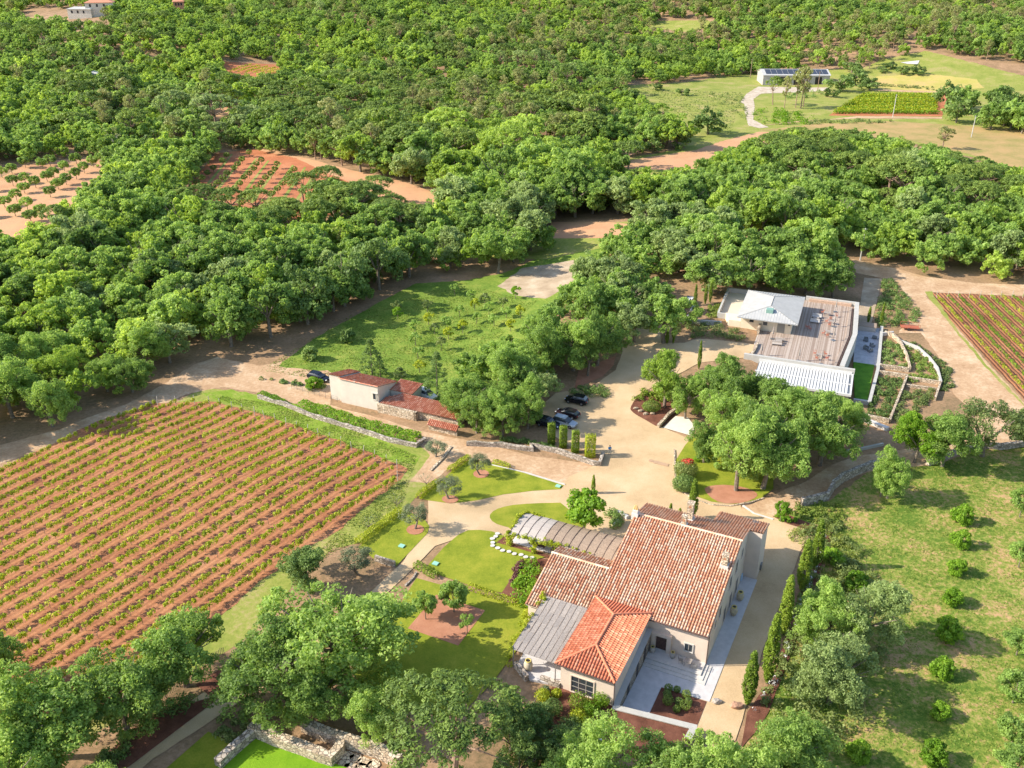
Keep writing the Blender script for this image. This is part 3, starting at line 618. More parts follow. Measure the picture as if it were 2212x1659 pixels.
def ridge(mb, a, b, r=.17, pal=.7, step=.45):
    a, b = Vector(a), Vector(b); L = (b-a).length; n = max(1, int(L/step)); d = (b-a).normalized(); s_ = d.cross(Vector((0, 0, 1))).normalized(); up = s_.cross(d)
    for i in range(n):
        k = len(mb.v); t = random.uniform(pal-.25, min(1, pal+.25))
        for q, rr in ((i/n, r), ((i+1.06)/n, r*.88)):
            for s in range(6):
                an = pi*s/5; mb.v.append(tuple(a+(b-a)*q+s_*cos(an)*rr+up*(sin(an)*rr*.8+.03)))
        for s in range(5): mb.f.append((k+s, k+s+1, k+7+s, k+6+s)); mb.m.append(0); mb.t.append(t)
palA = lambda r: r; palB = lambda r: .25+.6*r; palC = lambda r: .9*r

# ---------------- farmhouse ----------------
HZ = -PH
house = empty('farmhouse', (HO[0], HO[1], 0), HZ, 'large farmhouse with mixed cream and terracotta tiled roofs and beige walls', 'house')
SL = .265
def zf(b): return 4.95+SL*b
RB = 14.7; RZ = zf(RB)
def zb(b): return RZ-SL*(b-RB)
mb = MB()
mb.profile([(.1, 0), (19.2, 0), (19.2, zb(19.2)-.12), (RB, RZ-.14), (.1, zf(.1)-.12)], -14.4, -.12)
mb.profile([(19.2, 0), (23.4, 0), (23.4, zb(23.4)-.12), (19.2, zb(19.2)-.125)], -4.9, 1.72)
mb.profile([(-3.0, .2), (7.3, .2), (7.3, zf(5)-SL*2.3-.12), (5.0, zf(5)-.14), (-3.0, zf(-3)-.12)], -22.3, -14.41)
mb.box(-14.05, -7.6, -12.0, .05, .2, 5.0)
mb.build('wall', M_wallc, house)
def slope_n(rise, run): return Vector((0, run, rise)).normalized()
mb = MB(); up = slope_n(SL, 1); L = math.hypot(RB+.4, (RB+.4)*SL)
tiled(mb, (-14.6, -.4, zf(-.4)), (1, 0, 0), up, [(0, 0), (14.6, 0), (14.6, L), (0, L)], palette=palA)
dn = slope_n(-SL, 1); k = math.hypot(1, SL)
tiled(mb, (-14.6, RB, RZ), (1, 0, 0), dn, [(0, 0), (14.6, 0), (14.6, 4.5*k), (16.5, 4.5*k), (16.5, 8.9*k), (9.55, 8.9*k), (9.55, 4.7*k), (0, 4.7*k)], palette=lambda r: .1+.75*r)
ridge(mb, (-14.6, RB, RZ+.05), (0, RB, RZ+.05), pal=.72)
roofo = mb.build('roof', [M_tileA, M_under], house, smooth=True)
mb = MB(); L2 = 8.4*k
tiled(mb, (-22.6, -3.4, zf(-3.4)), (1, 0, 0), up, [(0, 0), (7.98, 0), (7.98, L2), (0, L2)], palette=palB)
tiled(mb, (-22.6, 5.0, zf(5)), (1, 0, 0), dn, [(0, 0), (7.98, 0), (7.98, 2.6*k), (0, 2.6*k)], palette=palB)
ridge(mb, (-22.6, 5.0, zf(5)+.05), (-14.6, 5.0, zf(5)+.05), pal=.72)
mb.build('roof', [M_tileB, M_under], house, smooth=True)['label'] = 'lower striped roof of the left wing'
mb = MB(); ez, rz_ = 5.15, 6.38; A0, A1, B0, B1 = -14.6, -7.35, -12.55, .45; rc = -11.0; ra, rb = -8.95, -3.15
hl = rc-A0; sl1 = (rz_-ez)/hl; kk = math.hypot(hl, rz_-ez)
tiled(mb, (A0, B1, ez), (0, -1, 0), (hl, 0, rz_-ez), [(0, 0), (B1-B0, 0), (B1-ra, kk), (B1-rb, kk)], palette=palC)
tiled(mb, (A1, B0, ez), (0, 1, 0), (rc-A1, 0, rz_-ez), [(0, 0), (B1-B0, 0), (rb-B0, kk), (ra-B0, kk)], palette=lambda r: .2+.7*r)
kf = math.hypot(ra-B0, rz_-ez)
tiled(mb, (A0, B0, ez), (1, 0, 0), (0, ra-B0, rz_-ez), [(0, 0), (A1-A0, 0), (rc-A0, kf)], palette=palC)
tiled(mb, (A1, B1, ez), (-1, 0, 0), (0, rb-B1, rz_-ez), [(0, 0), (A1-A0, 0), (A1-rc, kf)], palette=lambda r: .5*r)
for p, q in (((A0, B0, ez), (rc, ra, rz_)), ((A1, B0, ez), (rc, ra, rz_)), ((A0, B1, ez), (rc, rb, rz_)), ((A1, B1, ez), (rc, rb, rz_)), ((rc, ra, rz_), (rc, rb, rz_))):
    ridge(mb, (p[0], p[1], p[2]+.06), (q[0], q[1], q[2]+.06), pal=.5)
mb.build('roof', [M_tileC, M_under], house, smooth=True)['label'] = 'orange hipped roof of the front wing'
# eave undersides and gutters
g = MB(); g.box(-14.55, -.02, -.38, .08, zf(-.4)-.17, zf(-.4)-.06); g.box(-22.5, -14.45, -3.35, -2.95, zf(-3.4)-.16, zf(-3.4)-.06)
g.box(A0+.03, A1-.03, B0+.03, -11.95, ez-.14, ez-.03); g.box(A1-.25, A1-.03, -11.95, .3, ez-.14, ez-.03); g.box(A0+.03, -14.0, -11.95, .3, ez-.14, ez-.03)
g.build('eave', M_wallc, house)
g = MB(); g.tube((-14.5, -.45, zf(-.4)-.02), (.02, -.45, zf(-.4)-.02), .07); g.build('gutter', M_fwood, house)
g = MB(); g.tube((A0, B0-.06, ez), (A1, B0-.06, ez), .06); g.build('gutter', M_fwood, house)
g = MB(); g.tube((-.02, -.05, .45), (-.02, -.05, 4.7), .06); g.tube((-.02, -.05, 4.7), (0, -.42, 4.85), .05); g.build('drainpipe', M_fwood, house)
g = MB(); g.tube((-7.5, -12.08, .9), (-7.5, -12.08, 5.0), .05); g.build('drainpipe', M_fwood, house)
def chimney(a, b, base, top, s=.75, par=roofo, hood=True):
    m_ = MB(); m_.box(a-s/2-.15, a+s/2+.15, b-s/2-.2, b+s/2+.1, base-.6, base+.28)
    c = m_.build('chimney_base', M_white, par)
    m_ = MB(); m_.box(a-s/2, a+s/2, b-s/2, b+s/2, base, top); m_.box(a-s/2-.07, a+s/2+.07, b-s/2-.07, b+s/2+.07, top, top+.12)
    m_.box(a-.16, a+.16, b-s/2-.012, b-s/2+.1, top-.62, top-.28, 1); m_.build('chimney', [M_stone, M_under], par)
chimney(-1.1, 10.2, zf(10.2), zf(10.2)+1.75); chimney(-7.9, 15.1, RZ-.1, RZ+1.25, .6); chimney(-7.8, 17.6, zb(17.6), RZ+1.9, .8)
m_ = MB(); m_.box(-14.9, -14.0, 14.0, 14.9, RZ-.6, RZ+.35); m_.box(-14.8, -14.1, 14.1, 14.8, RZ+.35, RZ+.8); m_.build('chimney', M_white, roofo)
m_ = MB()
for s_ in (-.28, 0, .28): m_.tube((-14.45+s_, 14.45, RZ+.8), (-14.45+s_*.3, 14.45, RZ+1.5), .13, .1)
m_.build('chimney_pot', mat('ochre_clay', (.62, .42, .18), .8, var=.2, scale=4), roofo)
m_ = MB()   # television aerial on the north east corner
m_.tube((.5, 19.7, 7.3), (.5, 19.7, 9.0), .025); 
for i in range(6): m_.tube((.1, 19.5+i*.12, 8.9-.02*i), (.9, 19.5+i*.12, 8.9-.02*i), .015, n=4)
m_.tube((.5, 19.4, 8.92), (.5, 20.2, 8.8), .015, n=4); m_.build('aerial', M_metal, house)
# openings: frame proud of the wall with a dark reveal and glazed leaves
def window(par, c, axis_, wdt, z0, z1, depth=.10, framemat=M_white, pane=M_glass, nx=2, ny=1, name='window', shutter=False):
    """c=(a,b) on wall plane; axis_ 'a': window lies in a plane of constant b facing -b; 'b': constant a facing +a"""
    def bx(m_, u0, u1, d0, d1, za, zb_):
        if axis_ == 'a': m_.box(c[0]+u0, c[0]+u1, c[1]-d1, c[1]-d0, za, zb_)
        else: m_.box(c[0]+d0, c[0]+d1, c[1]+u0, c[1]+u1, za, zb_)
    h = wdt/2; m_ = MB(); t = .13
    bx(m_, -h-t, -h, -.05, depth, z0, z1+t); bx(m_, h, h+t, -.05, depth, z0, z1+t); bx(m_, -h, h, -.05, depth, z1, z1+t); bx(m_, -h-t, h+t, -.05, depth+.06, z0-.1, z0)
    w_ = m_.build(name, framemat, par)
    m_ = MB(); bx(m_, -h, h, .002, .02, z0, z1); m_.build('pane', pane, w_)
    m_ = MB()
    for i in range(nx+1): u = -h+2*h*i/nx; bx(m_, max(-h, u-.035), min(h, u+.035), .02, .055, z0, z1)
    for j in range(1, ny): z = z0+(z1-z0)*j/ny; bx(m_, -h, h, .021, .05, z-.03, z+.03)
    m_.build('frame', M_frame, w_); return w_
window(house, (-2.35, .1), 'a', .95, 1.45, 2.55)
dmb = MB(); dmb.box(-6.95, -6.4, -.35, .1, .4, 3.1); dmb.box(-5.0, -4.45, -.35, .1, .4, 3.1); dmb.box(-6.4, -5.0, -.35, .1, 2.65, 3.1)
door = dmb.build('door', M_wallc, house); MB().box(-6.4, -5.0, .05, .12, .45, 2.65).build('door_panel', M_fwood, door)
window(house, (-11.35, -12.0), 'a', 2.7, 1.45, 3.75, framemat=M_wallc, nx=3, ny=3)
for b, za_, zb__, wd in ((3.3, 3.6, 4.5, .6), (5.4, 3.5, 5.0, 1.0), (10.2, 4.6, 6.3, 1.1), (13.3, 4.9, 6.6, 1.1), (16.4, 5.3, 6.5, .8)):
    window(house, (-.12, b), 'b', wd, za_, zb__, framemat=M_wallc, depth=.05)
for b in (8.6, 11.6, 14.9): window(house, (-.12, b), 'b', 1.15, .3, 2.6, framemat=M_wallc, depth=.05)
MB().box(-.1, .05, 17.6, 18.4, .3, 1.1).build('meter_box', mat('pale_blue_paint', (.45, .60, .75), .5), house)
MB().box(1.72, 1.95, 21.0, 21.7, .4, 1.3).build('meter_box', M_metal, house)
# stone side wall with niches and sloping coping, going on as the low patio wall
wall = empty('patio_wall', (HO[0], HO[1], 0), HZ, 'stone wall with sloping grey coping down to the paved patio', 'wall')
mb = MB(); mb.profile([(-11.9, 0), (-.15, 0), (-.15, 3.2), (-11.9, 1.3)], -7.59, -7.0); mb.build('stone_face', M_stoneg, wall)
mb = MB(); mb.profile([(-12.1, 1.29), (-.12, 3.22), (-.12, 3.32), (-12.1, 1.4)], -7.59, -6.9); mb.build('coping', M_zinc, wall)
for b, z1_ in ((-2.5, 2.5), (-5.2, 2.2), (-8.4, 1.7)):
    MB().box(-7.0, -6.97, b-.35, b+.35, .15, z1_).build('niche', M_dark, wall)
pw = [(-7.5, -12.15), (1.75, -11.05), (1.95, -11.55), (-7.5, -12.7)]
low = empty('low_wall', (HO[0], HO[1], 0), HZ, 'low white capped wall closing the patio towards the camera', 'wall')
mb = MB(); mb.prism([(-7.5, -12.0), (1.75, -10.9), (1.85, -11.5), (-7.5, -12.6)], -.2, 1.35); mb.prism([(1.3, -11.44), (1.85, -11.5), (1.7, -13.0), (1.15, -13.0)], -.2, 1.34); mb.build('masonry', M_stone, low)
mb = MB(); mb.prism([(-7.55, -11.9), (1.85, -10.8), (1.95, -11.55), (-7.5, -12.65)], 1.351, 1.47); mb.prism([(1.2, -11.5), (1.95, -11.56), (1.8, -13.1), (1.05, -13.1)], 1.352, 1.465); mb.build('coping', M_conc, low)
mb = MB(); mb.prism([(-14.8, -11.9), (-7.45, -11.9), (-7.5, -12.55), (1.25, -11.5), (1.2, -18), (-16.5, -18)], -.5, 1.26)
o = mb.build('planting_bed', G_mulch, loc=(HO[0], HO[1], 0), rz=HZ); props(o, 'raised red mulch planting bed before the front wing', 'flower bed', kind='structure')
# paving
mb = MB(); mb.prism([(-6.95, .1), (-6.95, -12.0), (-3.8, -11.55), (-3.8, -5.7), (1.9, -5.5), (1.9, 19.1), (-.1, 19.1), (-.1, .1)], -.1, .14)
o = mb.build('patio_paving', M_pave, loc=(HO[0], HO[1], 0), rz=HZ); props(o, 'pale stone paving around the house corner', 'paving', kind='structure')
st = empty('porch_steps', (HO[0], HO[1], 0), HZ, 'pale stone porch with two low steps at the front door', 'steps')
MB().box(-6.96, -.1, -2.15, .09, .1, .46).build('porch', M_white, st)
MB().box(-6.96, .3, -2.75, -2.15, .1, .31).box(-.1, .3, -2.15, .09, .1, .31).build('step', M_white, st)
MB().box(-6.96, .7, -3.3, -2.75, .1, .22).box(.3, .7, -2.75, .09, .1, .22).build('step', M_white, st)
mb = MB(); mb.prism([(-3.78, -5.72), (1.6, -5.6), (1.6, -10.85), (-3.78, -11.5)], -.1, .12)
o = mb.build('patio_bed', G_mulch, loc=(HO[0], HO[1], 0), rz=HZ); props(o, 'brown gravel bed with clipped balls cut into the patio', 'flower bed', kind='structure')
# left terrace under the reed canopy
mb = MB(); mb.prism([(-20.1, -11.4), (-17.6, -12.5), (-14.1, -11.9), (-14.1, -3.1), (-20.4, -3.1)], .5, 1.5)
o = mb.build('terrace_paving', M_pave, loc=(HO[0], HO[1], 0), rz=HZ); props(o, 'pale paved terrace under the reed canopy', 'paving', kind='structure')
for lab, P in (('short stone wall at the terrace corner by the urn', [(-20.4, -11.3), (-20.1, -10.8), (-17.9, -12.4), (-18.1, -12.9)]), ('stone wall stub left of the front window', [(-16.6, -12.1), (-16.5, -11.7), (-14.05, -11.75), (-14.1, -12.2)])):
    o = MB().prism(P, .6, 2.0).build('stone_wall', M_stoneg, loc=(HO[0], HO[1], 0), rz=HZ); props(o, lab, 'wall')
def hloc(a, b, z=0): x, y = xy(a, b); return (x, y, z)
def canopy(P0, nseg, W0, W1, zlist, label, mat_, posts, strips, name='pergola', ribr=.035, ribm=None):
    e = empty(name, (HO[0], HO[1], 0), HZ, label, 'pergola', None); rr = random.Random(nseg)
    for i in range(nseg):
        a0 = W0+(W1-W0)*i/nseg; a1 = W0+(W1-W0)*(i+1)/nseg-.03; m_ = MB()
        for j in range(len(zlist)-1):
            (b0, z0), (b1, z1_) = zlist[j], zlist[j+1]; dz = rr.uniform(-.03, .03)
            m_.face([(a0, b0, z0+dz), (a1, b0, z0-dz), (a1, b1, z1_-dz), (a0, b1, z1_+dz)]); m_.face([(a0, b1, z1_+dz-.04), (a1, b1, z1_-dz-.04), (a1, b0, z0-dz-.04), (a0, b0, z0+dz-.04)])
        m_.build('reed_mat', mat_, e)
    for i in range(nseg+1):
        a0 = W0+(W1-W0)*i/nseg-.015; m_ = MB()
        for j in range(len(zlist)-1): m_.tube((a0, zlist[j][0], zlist[j][1]+.03), (a0, zlist[j+1][0], zlist[j+1][1]+.03), ribr, n=4)
        m_.build('rib', ribm or M_fwood, e)
    for (a, b, z0, z1_) in posts: MB().tube((a, b, z0), (a, b, z1_), .07).build('post', M_metal, e)
    return e
arch = [(10.3, 3.1), (11.2, 3.35), (12.3, 3.52), (13.3, 3.58), (14.4, 3.52), (15.4, 3.35), (16.3, 3.05)]
M_reed2 = mat('tan_reed', (.33, .245, .18), .9, var=.2, scale=5, bump=.3); M_reed3 = mat('pale_reed', (.46, .40, .35), .9, var=.1, scale=5, bump=.3)
pg = canopy(None, 13, -31.4, -15.0, arch, 'arched pergola with tan reed mats and vines left of the farmhouse', M_reed2, [(a, b, .3, 3.2) for a in (-31.3, -27.4, -23.4, -19.4, -15.2) for b in (10.4, 16.2)], None)
for i, c in enumerate([c for c in pg.children if c.name.startswith('reed_mat')]):
    if i < 4: c.data.materials[0] = M_reed3
canopy(None, 4, -23.2, -16.0, [(8.6, 2.9), (10.0, 3.1)], 'low pale reed awning between arched pergola and left roof', M_reed3, [(-23.1, 8.7, .4, 2.9), (-16.2, 8.7, .4, 2.9)], None, name='awning')
canopy(None, 8, -20.6, -14.75, [(-11.5, 4.15), (-10.0, 4.2), (-8, 4.22), (-6, 4.3), (-4, 4.4), (-1.6, 4.75)], 'flat grey reed canopy over the terrace left of the orange roof', M_reed, [(-20.4, b, 1.2, 4.2) for b in (-11.3, -8, -4)]+[(-15.0, -11.3, 1.2, 4.1)], None, ribr=.02, ribm=M_reed2)
mb = MB(); mb.prism([(-31.5, 9.9), (-15, 9.9), (-15, 16.4), (-31.5, 16.4)], 0, 1.05)
o = mb.build('pergola_paving', M_pave, loc=(HO[0], HO[1], 0), rz=HZ); props(o, 'pale paving under the arched pergola', 'paving', kind='structure')
def urn(loc, s, m, label, group=None):
    e = empty('urn', loc, 0, label, 'urn', group); e.scale = (s, s, s)
    MB().lathe((0, 0, 0), [(.22, 0), (.3, .1), (.42, .45), (.44, .7), (.36, .95), (.24, 1.08)], 14).build('body', m, e, smooth=True)
    MB().lathe((0, 0, 0), [(.24, 1.06), (.31, 1.1), (.31, 1.18), (.22, 1.18), (.2, 1.1)], 14).build('rim', mat('glazed_rim', (.62, .50, .16), .4), e, smooth=True)
    MB().lathe((0, 0, 0), [(.01, 1.0), (.21, 1.101), (.205, 1.13)], 12).build('mouth', M_dark, e)
M_urn = mat('urn_clay', (.50, .42, .30), .7, var=.15, scale=3); M_pot = mat('grey_pot', (.42, .38, .35), .7, var=.2, scale=5)
urn(hloc(.75, 13.9, .14), 1.15, M_urn, 'yellow rimmed clay urn farther along the house side wall')
urn(hloc(.7, 10.6, .14), 1.15, M_urn, 'yellow rimmed clay urn nearer along the house side wall')
urn(hloc(-18.5, -11.2, 1.5), 1.25, M_urn, 'clay urn with yellow rim on the terrace corner')
urn(hloc(-6.5, -.95, .46), .8, M_pot, 'grey pot left of the front door')
urn(hloc(-4.0, -.8, .46), .8, M_pot, 'grey pot right of the front door beside the chair')
def chair(loc, rz, m, label, group):
    e = empty('chair', loc, rz, label, 'chair', group)
    MB().box(-.24, .24, -.22, .24, .42, .46).build('seat', m, e)
    b_ = MB()
    for i in range(6): b_.tube((-.22+.088*i, -.24, .46), (-.26+.104*i, -.34, .92), .012, n=4)
    b_.tube((-.28, -.34, .92), (.28, -.34, .92), .02, n=4); b_.tube((-.28, -.34, .92), (-.28, .15, .66), .018, n=4); b_.tube((.28, -.34, .92), (.28, .15, .66), .018, n=4); b_.build('backrest', m, e)
    for x in (-.22, .22):
        for y in (-.2, .2): MB().tube((x, y, .42), (x*1.15, y*1.2, 0), .018, n=4).build('leg', m, e)
    return e
def table(loc, rz, wx, wy, top, m, label, group=None, h=.75):
    e = empty('table', loc, rz, label, 'table', group)
    MB().box(-wx/2, wx/2, -wy/2, wy/2, h-.05, h).build('tabletop', top, e)
    for x in (-1, 1):
        for y in (-1, 1): MB().tube((x*wx*.42, y*wy*.4, h-.05), (x*wx*.45, y*wy*.45, 0), .03, n=5).build('leg', m, e)
chair(hloc(-2.85, -1.15, .46), HZ-1.4, M_metal, 'wire garden chair left of the patio table', None)
chair(hloc(-1.05, -1.35, .46), HZ+1.6, M_metal, 'wire garden chair right of the patio table', None)
table(hloc(-1.95, -1.2, .46), HZ, .85, .85, M_reed, M_metal, 'small square grey table on the porch')
table(hloc(-27.5, 11.6, 1.05), HZ, 2.4, 1.0, M_fwood, M_metal, 'dark dining table under the arched pergola')
table(hloc(-24.6, 11.4, 1.05), HZ, 1.4, .9, M_fwood, M_metal, 'dark side table under the arched pergola')

# ---------------- cottage and its tiled shed ----------------
CO = (-24.2, 152.3, T(-24.2, 152.3)); CR = -R_(24.4)
cot = empty('cottage', CO, CR, 'white walled cottage with a red single pitch tiled roof by the track', 'house')
mb = MB(); mb.profile([(0, -.3), (6.3, -.3), (6.3, 3.0), (0, 4.85)], -8.1, 0); mb.profile([(.5, -.3), (6.9, -.3), (6.9, 3.1), (.5, 5.0)], -10.7, -8.101)
mb.build('wall', M_wallw, cot)
mb = MB(); up2 = Vector((0, 1, -.293)).normalized(); k2 = 1.042
tiled(mb, (-8.3, -.2, 5.02), (1, 0, 0), up2, [(0, 0), (8.5, 0), (8.5, 6.8*k2), (0, 6.8*k2)], palette=palC)
tiled(mb, (-10.9, .3, 5.13), (1, 0, 0), up2, [(0, 0), (2.6, 0), (2.6, 6.9*k2), (0, 6.9*k2)], palette=palC)
ridge(mb, (-8.3, -.2, 5.02), (.2, -.2, 5.02), .13); mb.build('roof', [M_tileD, M_under], cot, smooth=True)
window(cot, (-.75, 0), 'a', .6, 2.2, 3.4, framemat=M_wallw, nx=1); g = MB().box(-1.3, 0, -.3, -.003, 3.5, 3.58); g.build('sill', M_conc, cot)
MB().tube((-4.6, 0, 4.7), (-4.6, -.3, 5.6), .02).tube((-5.2, -.3, 5.6), (-4.2, -.3, 5.5), .015).build('aerial', M_metal, cot)
MB().tube((-10.9, 6.9, 3.0), (-8.3, 6.9, 3.0), .05).build('gutter', M_fwood, cot)
sh = empty('annexe', CO, CR, 'low tiled annexe behind the right end of the cottage', 'house')
MB().box(.05, 4.6, 4.2, 7.8, 0, 2.35).build('wall', M_wallw, sh)
mb = MB(); tiled(mb, (-.1, 4.0, 2.45), (1, 0, 0), (0, 1, .08), [(0, 0), (4.9, 0), (4.9, 4.1), (0, 4.1)], palette=palC); mb.build('roof', [M_tileD, M_under], sh, smooth=True)
sh = empty('tiled_shed', CO, CR, 'long low red tiled shed roof behind the stone wall under the oaks', 'shed')
MB().box(.6, 16.0, .3, 4.0, -.2, 1.55).build('wall', M_stone, sh)
mb = MB(); tiled(mb, (.3, -.05, 1.7), (1, 0, 0), (0, 1, .12), [(0, 0), (16.2, 0), (16.2, 4.2), (2.5, 4.2), (0, 1.9)], palette=lambda r: .2+.8*r); mb.build('roof', [M_tileD, M_under], sh, smooth=True)
o = MB().box(.05, 8.1, -.6, -.1, -.3, 1.75).box(7.6, 8.1, -.6, .2, -.29, 1.74).build('stone_wall', M_stone, loc=CO, rz=CR); props(o, 'cream rubble wall right of the cottage', 'wall')
gw = empty('gate_wall', CO, CR, 'short garden wall with a steep tiled coping by the track', 'wall')
MB().box(11.6, 17.2, -2.4, -2.0, -.3, 1.3).build('masonry', M_stone, gw)
mb = MB(); tiled(mb, (11.5, -2.9, 1.2), (1, 0, 0), (0, .9, .5), [(0, 0), (5.9, 0), (5.9, 1.3), (0, 1.3)], palette=palC); mb.build('roof', [M_tileD, M_under], gw, smooth=True)
fe = empty('wire_fence', CO, CR, 'thin wire fence with metal posts left of the cottage', 'fence')
for i in range(9):
    MB().tube((-20+i*1.4, .9-i*.15, 0), (-20+i*1.4, .9-i*.15, 1.2), .03, n=5).build('post', M_metal, fe)
m_ = MB()
for zz in (.4, .8, 1.15): m_.tube((-20, .9, zz), (-8.8, -.3, zz), .015, n=4)
m_.build('wire', M_metal, fe)

# ---------------- winery with deck ----------------
WR = -WP
def wxy(p, q, z=0): x, y = xy(p, q, WO, WA, WB); return (x, y, z)
wn = empty('winery', (WO[0], WO[1], 0), WR, 'modern winery building with a pale zinc hipped roof on its box and a timber deck', 'building')
MB().box(.7, 11.0, 1.4, 15.2, 2.9, 6.0).build('wall', M_cream, wn)
mb = MB(); c0, c1, c2, c3 = (0, -.3, 6.0), (12.3, -.3, 6.0), (12.3, 16.3, 6.0), (0, 16.3, 6.0); r0, r1 = (6.2, 4.6, 7.5), (6.2, 10.2, 7.5)
mb.face([c0, c1, r0]); mb.face([c1, c2, r1, r0]); mb.face([c2, c3, r1]); mb.face([c3, c0, r0, r1]); mb.box(.05, 12.25, -.25, 16.25, 5.8, 5.99)
zr = mb.build('roof', M_zinc, wn)
m_ = MB()
def seam(p, q): m_.tube((p[0], p[1], p[2]+.03), (q[0], q[1], q[2]+.03), .035, n=4)
for p, q in ((c0, r0), (c1, r0), (c2, r1), (c3, r1), (r0, r1)): seam(p, q); seam(p, q)
for i in range(1, 22):
    u = i*.56; hgt = lambda u_, v_: 6.0+1.5*min(u_/6.2, (12.3-u_)/6.1, (v_+.3)/4.9, (16.3-v_)/6.1)
    if u < 12.2:
        d = min(u/6.2, (12.3-u)/6.1); seam((u, -.3, 6.0), (u, -.3+4.9*d, hgt(u, -.3+4.9*d))); seam((u, 16.3, 6.0), (u, 16.3-6.1*d, hgt(u, 16.3-6.1*d)))
for i in range(1, 29):
    v = -.3+i*.58
    if v < 16.2:
        d = min(1, (v+.3)/4.9, (16.3-v)/6.1); seam((0, v, 6.0), (6.2*d, v, hgt(6.2*d, v))); seam((12.3, v, 6.0), (12.3-6.1*d, v, hgt(12.3-6.1*d, v)))
m_.build('seam', M_zinc, zr)
MB().box(5.5, 6.9, 2.1, 3.4, 6.6, 7.5).build('roof_hatch', mat('green_copper', (.22, .36, .30), .5), wn)
window(wn, (2.9, 1.4), 'a', .9, 4.6, 5.2, framemat=M_cream, nx=1); window(wn, (5.7, 1.4), 'a', .9, 4.3, 5.1, framemat=M_cream, nx=1)
MB().box(8.2, 9.7, 1.33, 1.39, 3.05, 5.5).build('door', mat('grey_door', (.28, .26, .22), .5), wn)
MB().box(10.3, 10.7, 1.25, 1.39, 4.9, 5.2).build('wall_lamp', M_dark, wn); MB().box(7.1, 7.3, 1.25, 1.39, 5.2, 5.4).build('wall_lamp', M_dark, wn)
mb = MB(); mb.prism([(4.6, -12.9), (21.9, -12.9), (23.5, 4.3), (23.1, 22.5), (.6, 22.5), (.6, 1.45), (4.6, 1.45)], -.5, 2.9); mb.build('base', M_conc, wn)
mb = MB()
x = 4.8
while x < 23.0:
    x2 = x+.145; lo = -12.7; hi = 22.3
    if x < 11.2: hi = 1.3
    def rt(q): return 22.0+1.55*(q+12.9)/17.2 if q < 4.3 else 23.5-.4*(q-4.3)/18.2
    if x2 > 21.9: lo = max(lo, -12.9+(x2-22.0)/1.55*17.2)
    if hi > lo: mb.box(x, x2-.012, lo, hi, 2.9, 3.05, t=random.random())
    x += .145
dk = mb.build('deck', tint_mat('deck_boards', [(0, (.30, .22, .17)), (.5, (.40, .31, .25)), (1, (.50, .41, .34))], namt=.2, nscale=2), wn)
def strip(mb, P, wd, z0, z1_):
    for i in range(len(P)-1):
        (x0, y0), (x1, y1) = P[i], P[i+1]; L = math.dist(P[i], P[i+1]); nx_, ny_ = -(y1-y0)/L*wd/2, (x1-x0)/L*wd/2; dz = .003*i
        mb.prism([(x0+nx_, y0+ny_), (x1+nx_, y1+ny_), (x1-nx_, y1-ny_), (x0-nx_, y0-ny_)], z0, z1_+dz)
    return mb
strip(MB(), [(23.1, 22.7), (23.5, 4.3), (21.9, -12.6)], .9, 0, 3.95).build('parapet', M_conc, wn)
strip(MB(), [(12.2, 22.6), (23.1, 22.6)], .5, 0, 3.9).build('parapet', M_conc, wn)
strip(MB(), [(3.6, -13.1), (24.3, -13.1)], .6, 0, 3.8).build('parapet', M_conc, wn)
strip(MB(), [(22.4, 20.5), (22.6, 4.0), (21.1, -12)], .14, 3.0, 3.5).build('bench_screen', M_fwood, wn)
strip(MB(), [(21.95, 20.5), (22.1, 4.0), (20.6, -12)], .5, 3.02, 3.35).build('bench', M_deck, wn)
MB().box(13, 22, 21.6, 22.3, 3.05, 3.6).build('planter', mat('brick_planter', (.50, .34, .24), .8, var=.2, scale=4), wn)
strip(MB(), [(4.7, -1.0), (4.7, 3.0)], .5, 2.5, 4.5).build('pillar', M_stone, wn)
strip(MB(), [(4.9, -12.5), (5.3, -8.6), (5.3, -6)], .35, 2.5, 3.5).build('low_wall', M_stone, wn)
# left terrace of the box
mb = MB(); mb.prism([(-4.9, 5.4), (.7, 5.0), (.7, 20.8), (-4.9, 20.8)], 0, 3.2); mb.build('side_terrace', mat('cream_render', (.66, .56, .42), .85, var=.06, scale=1), wn)
strip(MB(), [(.4, 21.0), (-4.9, 21.0), (-4.6, 5.2), (-1, 5.2)], .4, 0, 4.2).build('parapet', M_conc, wn)
MB().prism([(-1.8, 1.5), (.65, 1.5), (.65, 5.3), (-3, 5.2)], 2.5, 4.4).build('side_block', M_cream, wn)
# pale slatted lower roof
MB().box(6.6, 23.9, -22.2, -13.5, 2.55, 2.66).build('roof_underlay', M_metal, wn)
mb = MB(); mb.box(6.4, 24.2, -22.5, -22.2, 2.45, 2.9); mb.box(23.9, 24.2, -22.2, -13.4, 2.45, 2.9); mb.box(6.4, 23.9, -17.9, -17.7, 2.64, 2.78)
mb.box(6.6, 23.9, -13.5, -13.38, 2.6, 3.3)
sl_ = mb.build('lower_roof', M_zincw, wn); m_ = MB()
x = 6.8
while x < 23.4: m_.box(x, x+.42, -22.15, -17.95, 2.70, 2.78); m_.box(x, x+.42, -17.65, -13.55, 2.70, 2.781); x += .56
m_.build('slat', M_zincw, sl_)
m_ = MB(); m_.box(7, 23.8, -21.9, -13.5, -.5, 2.5); m_.build('lower_wall', M_conc, wn)
m_ = MB(); x = 7.2
while x < 23.6: m_.box(x, x+.12, -24.0, -22.5, 2.0, 2.1); x += .5
m_.box(7, 23.8, -24.05, -23.95, 1.9, 2.12); m_.build('slatted_awning', M_fwood, wn)
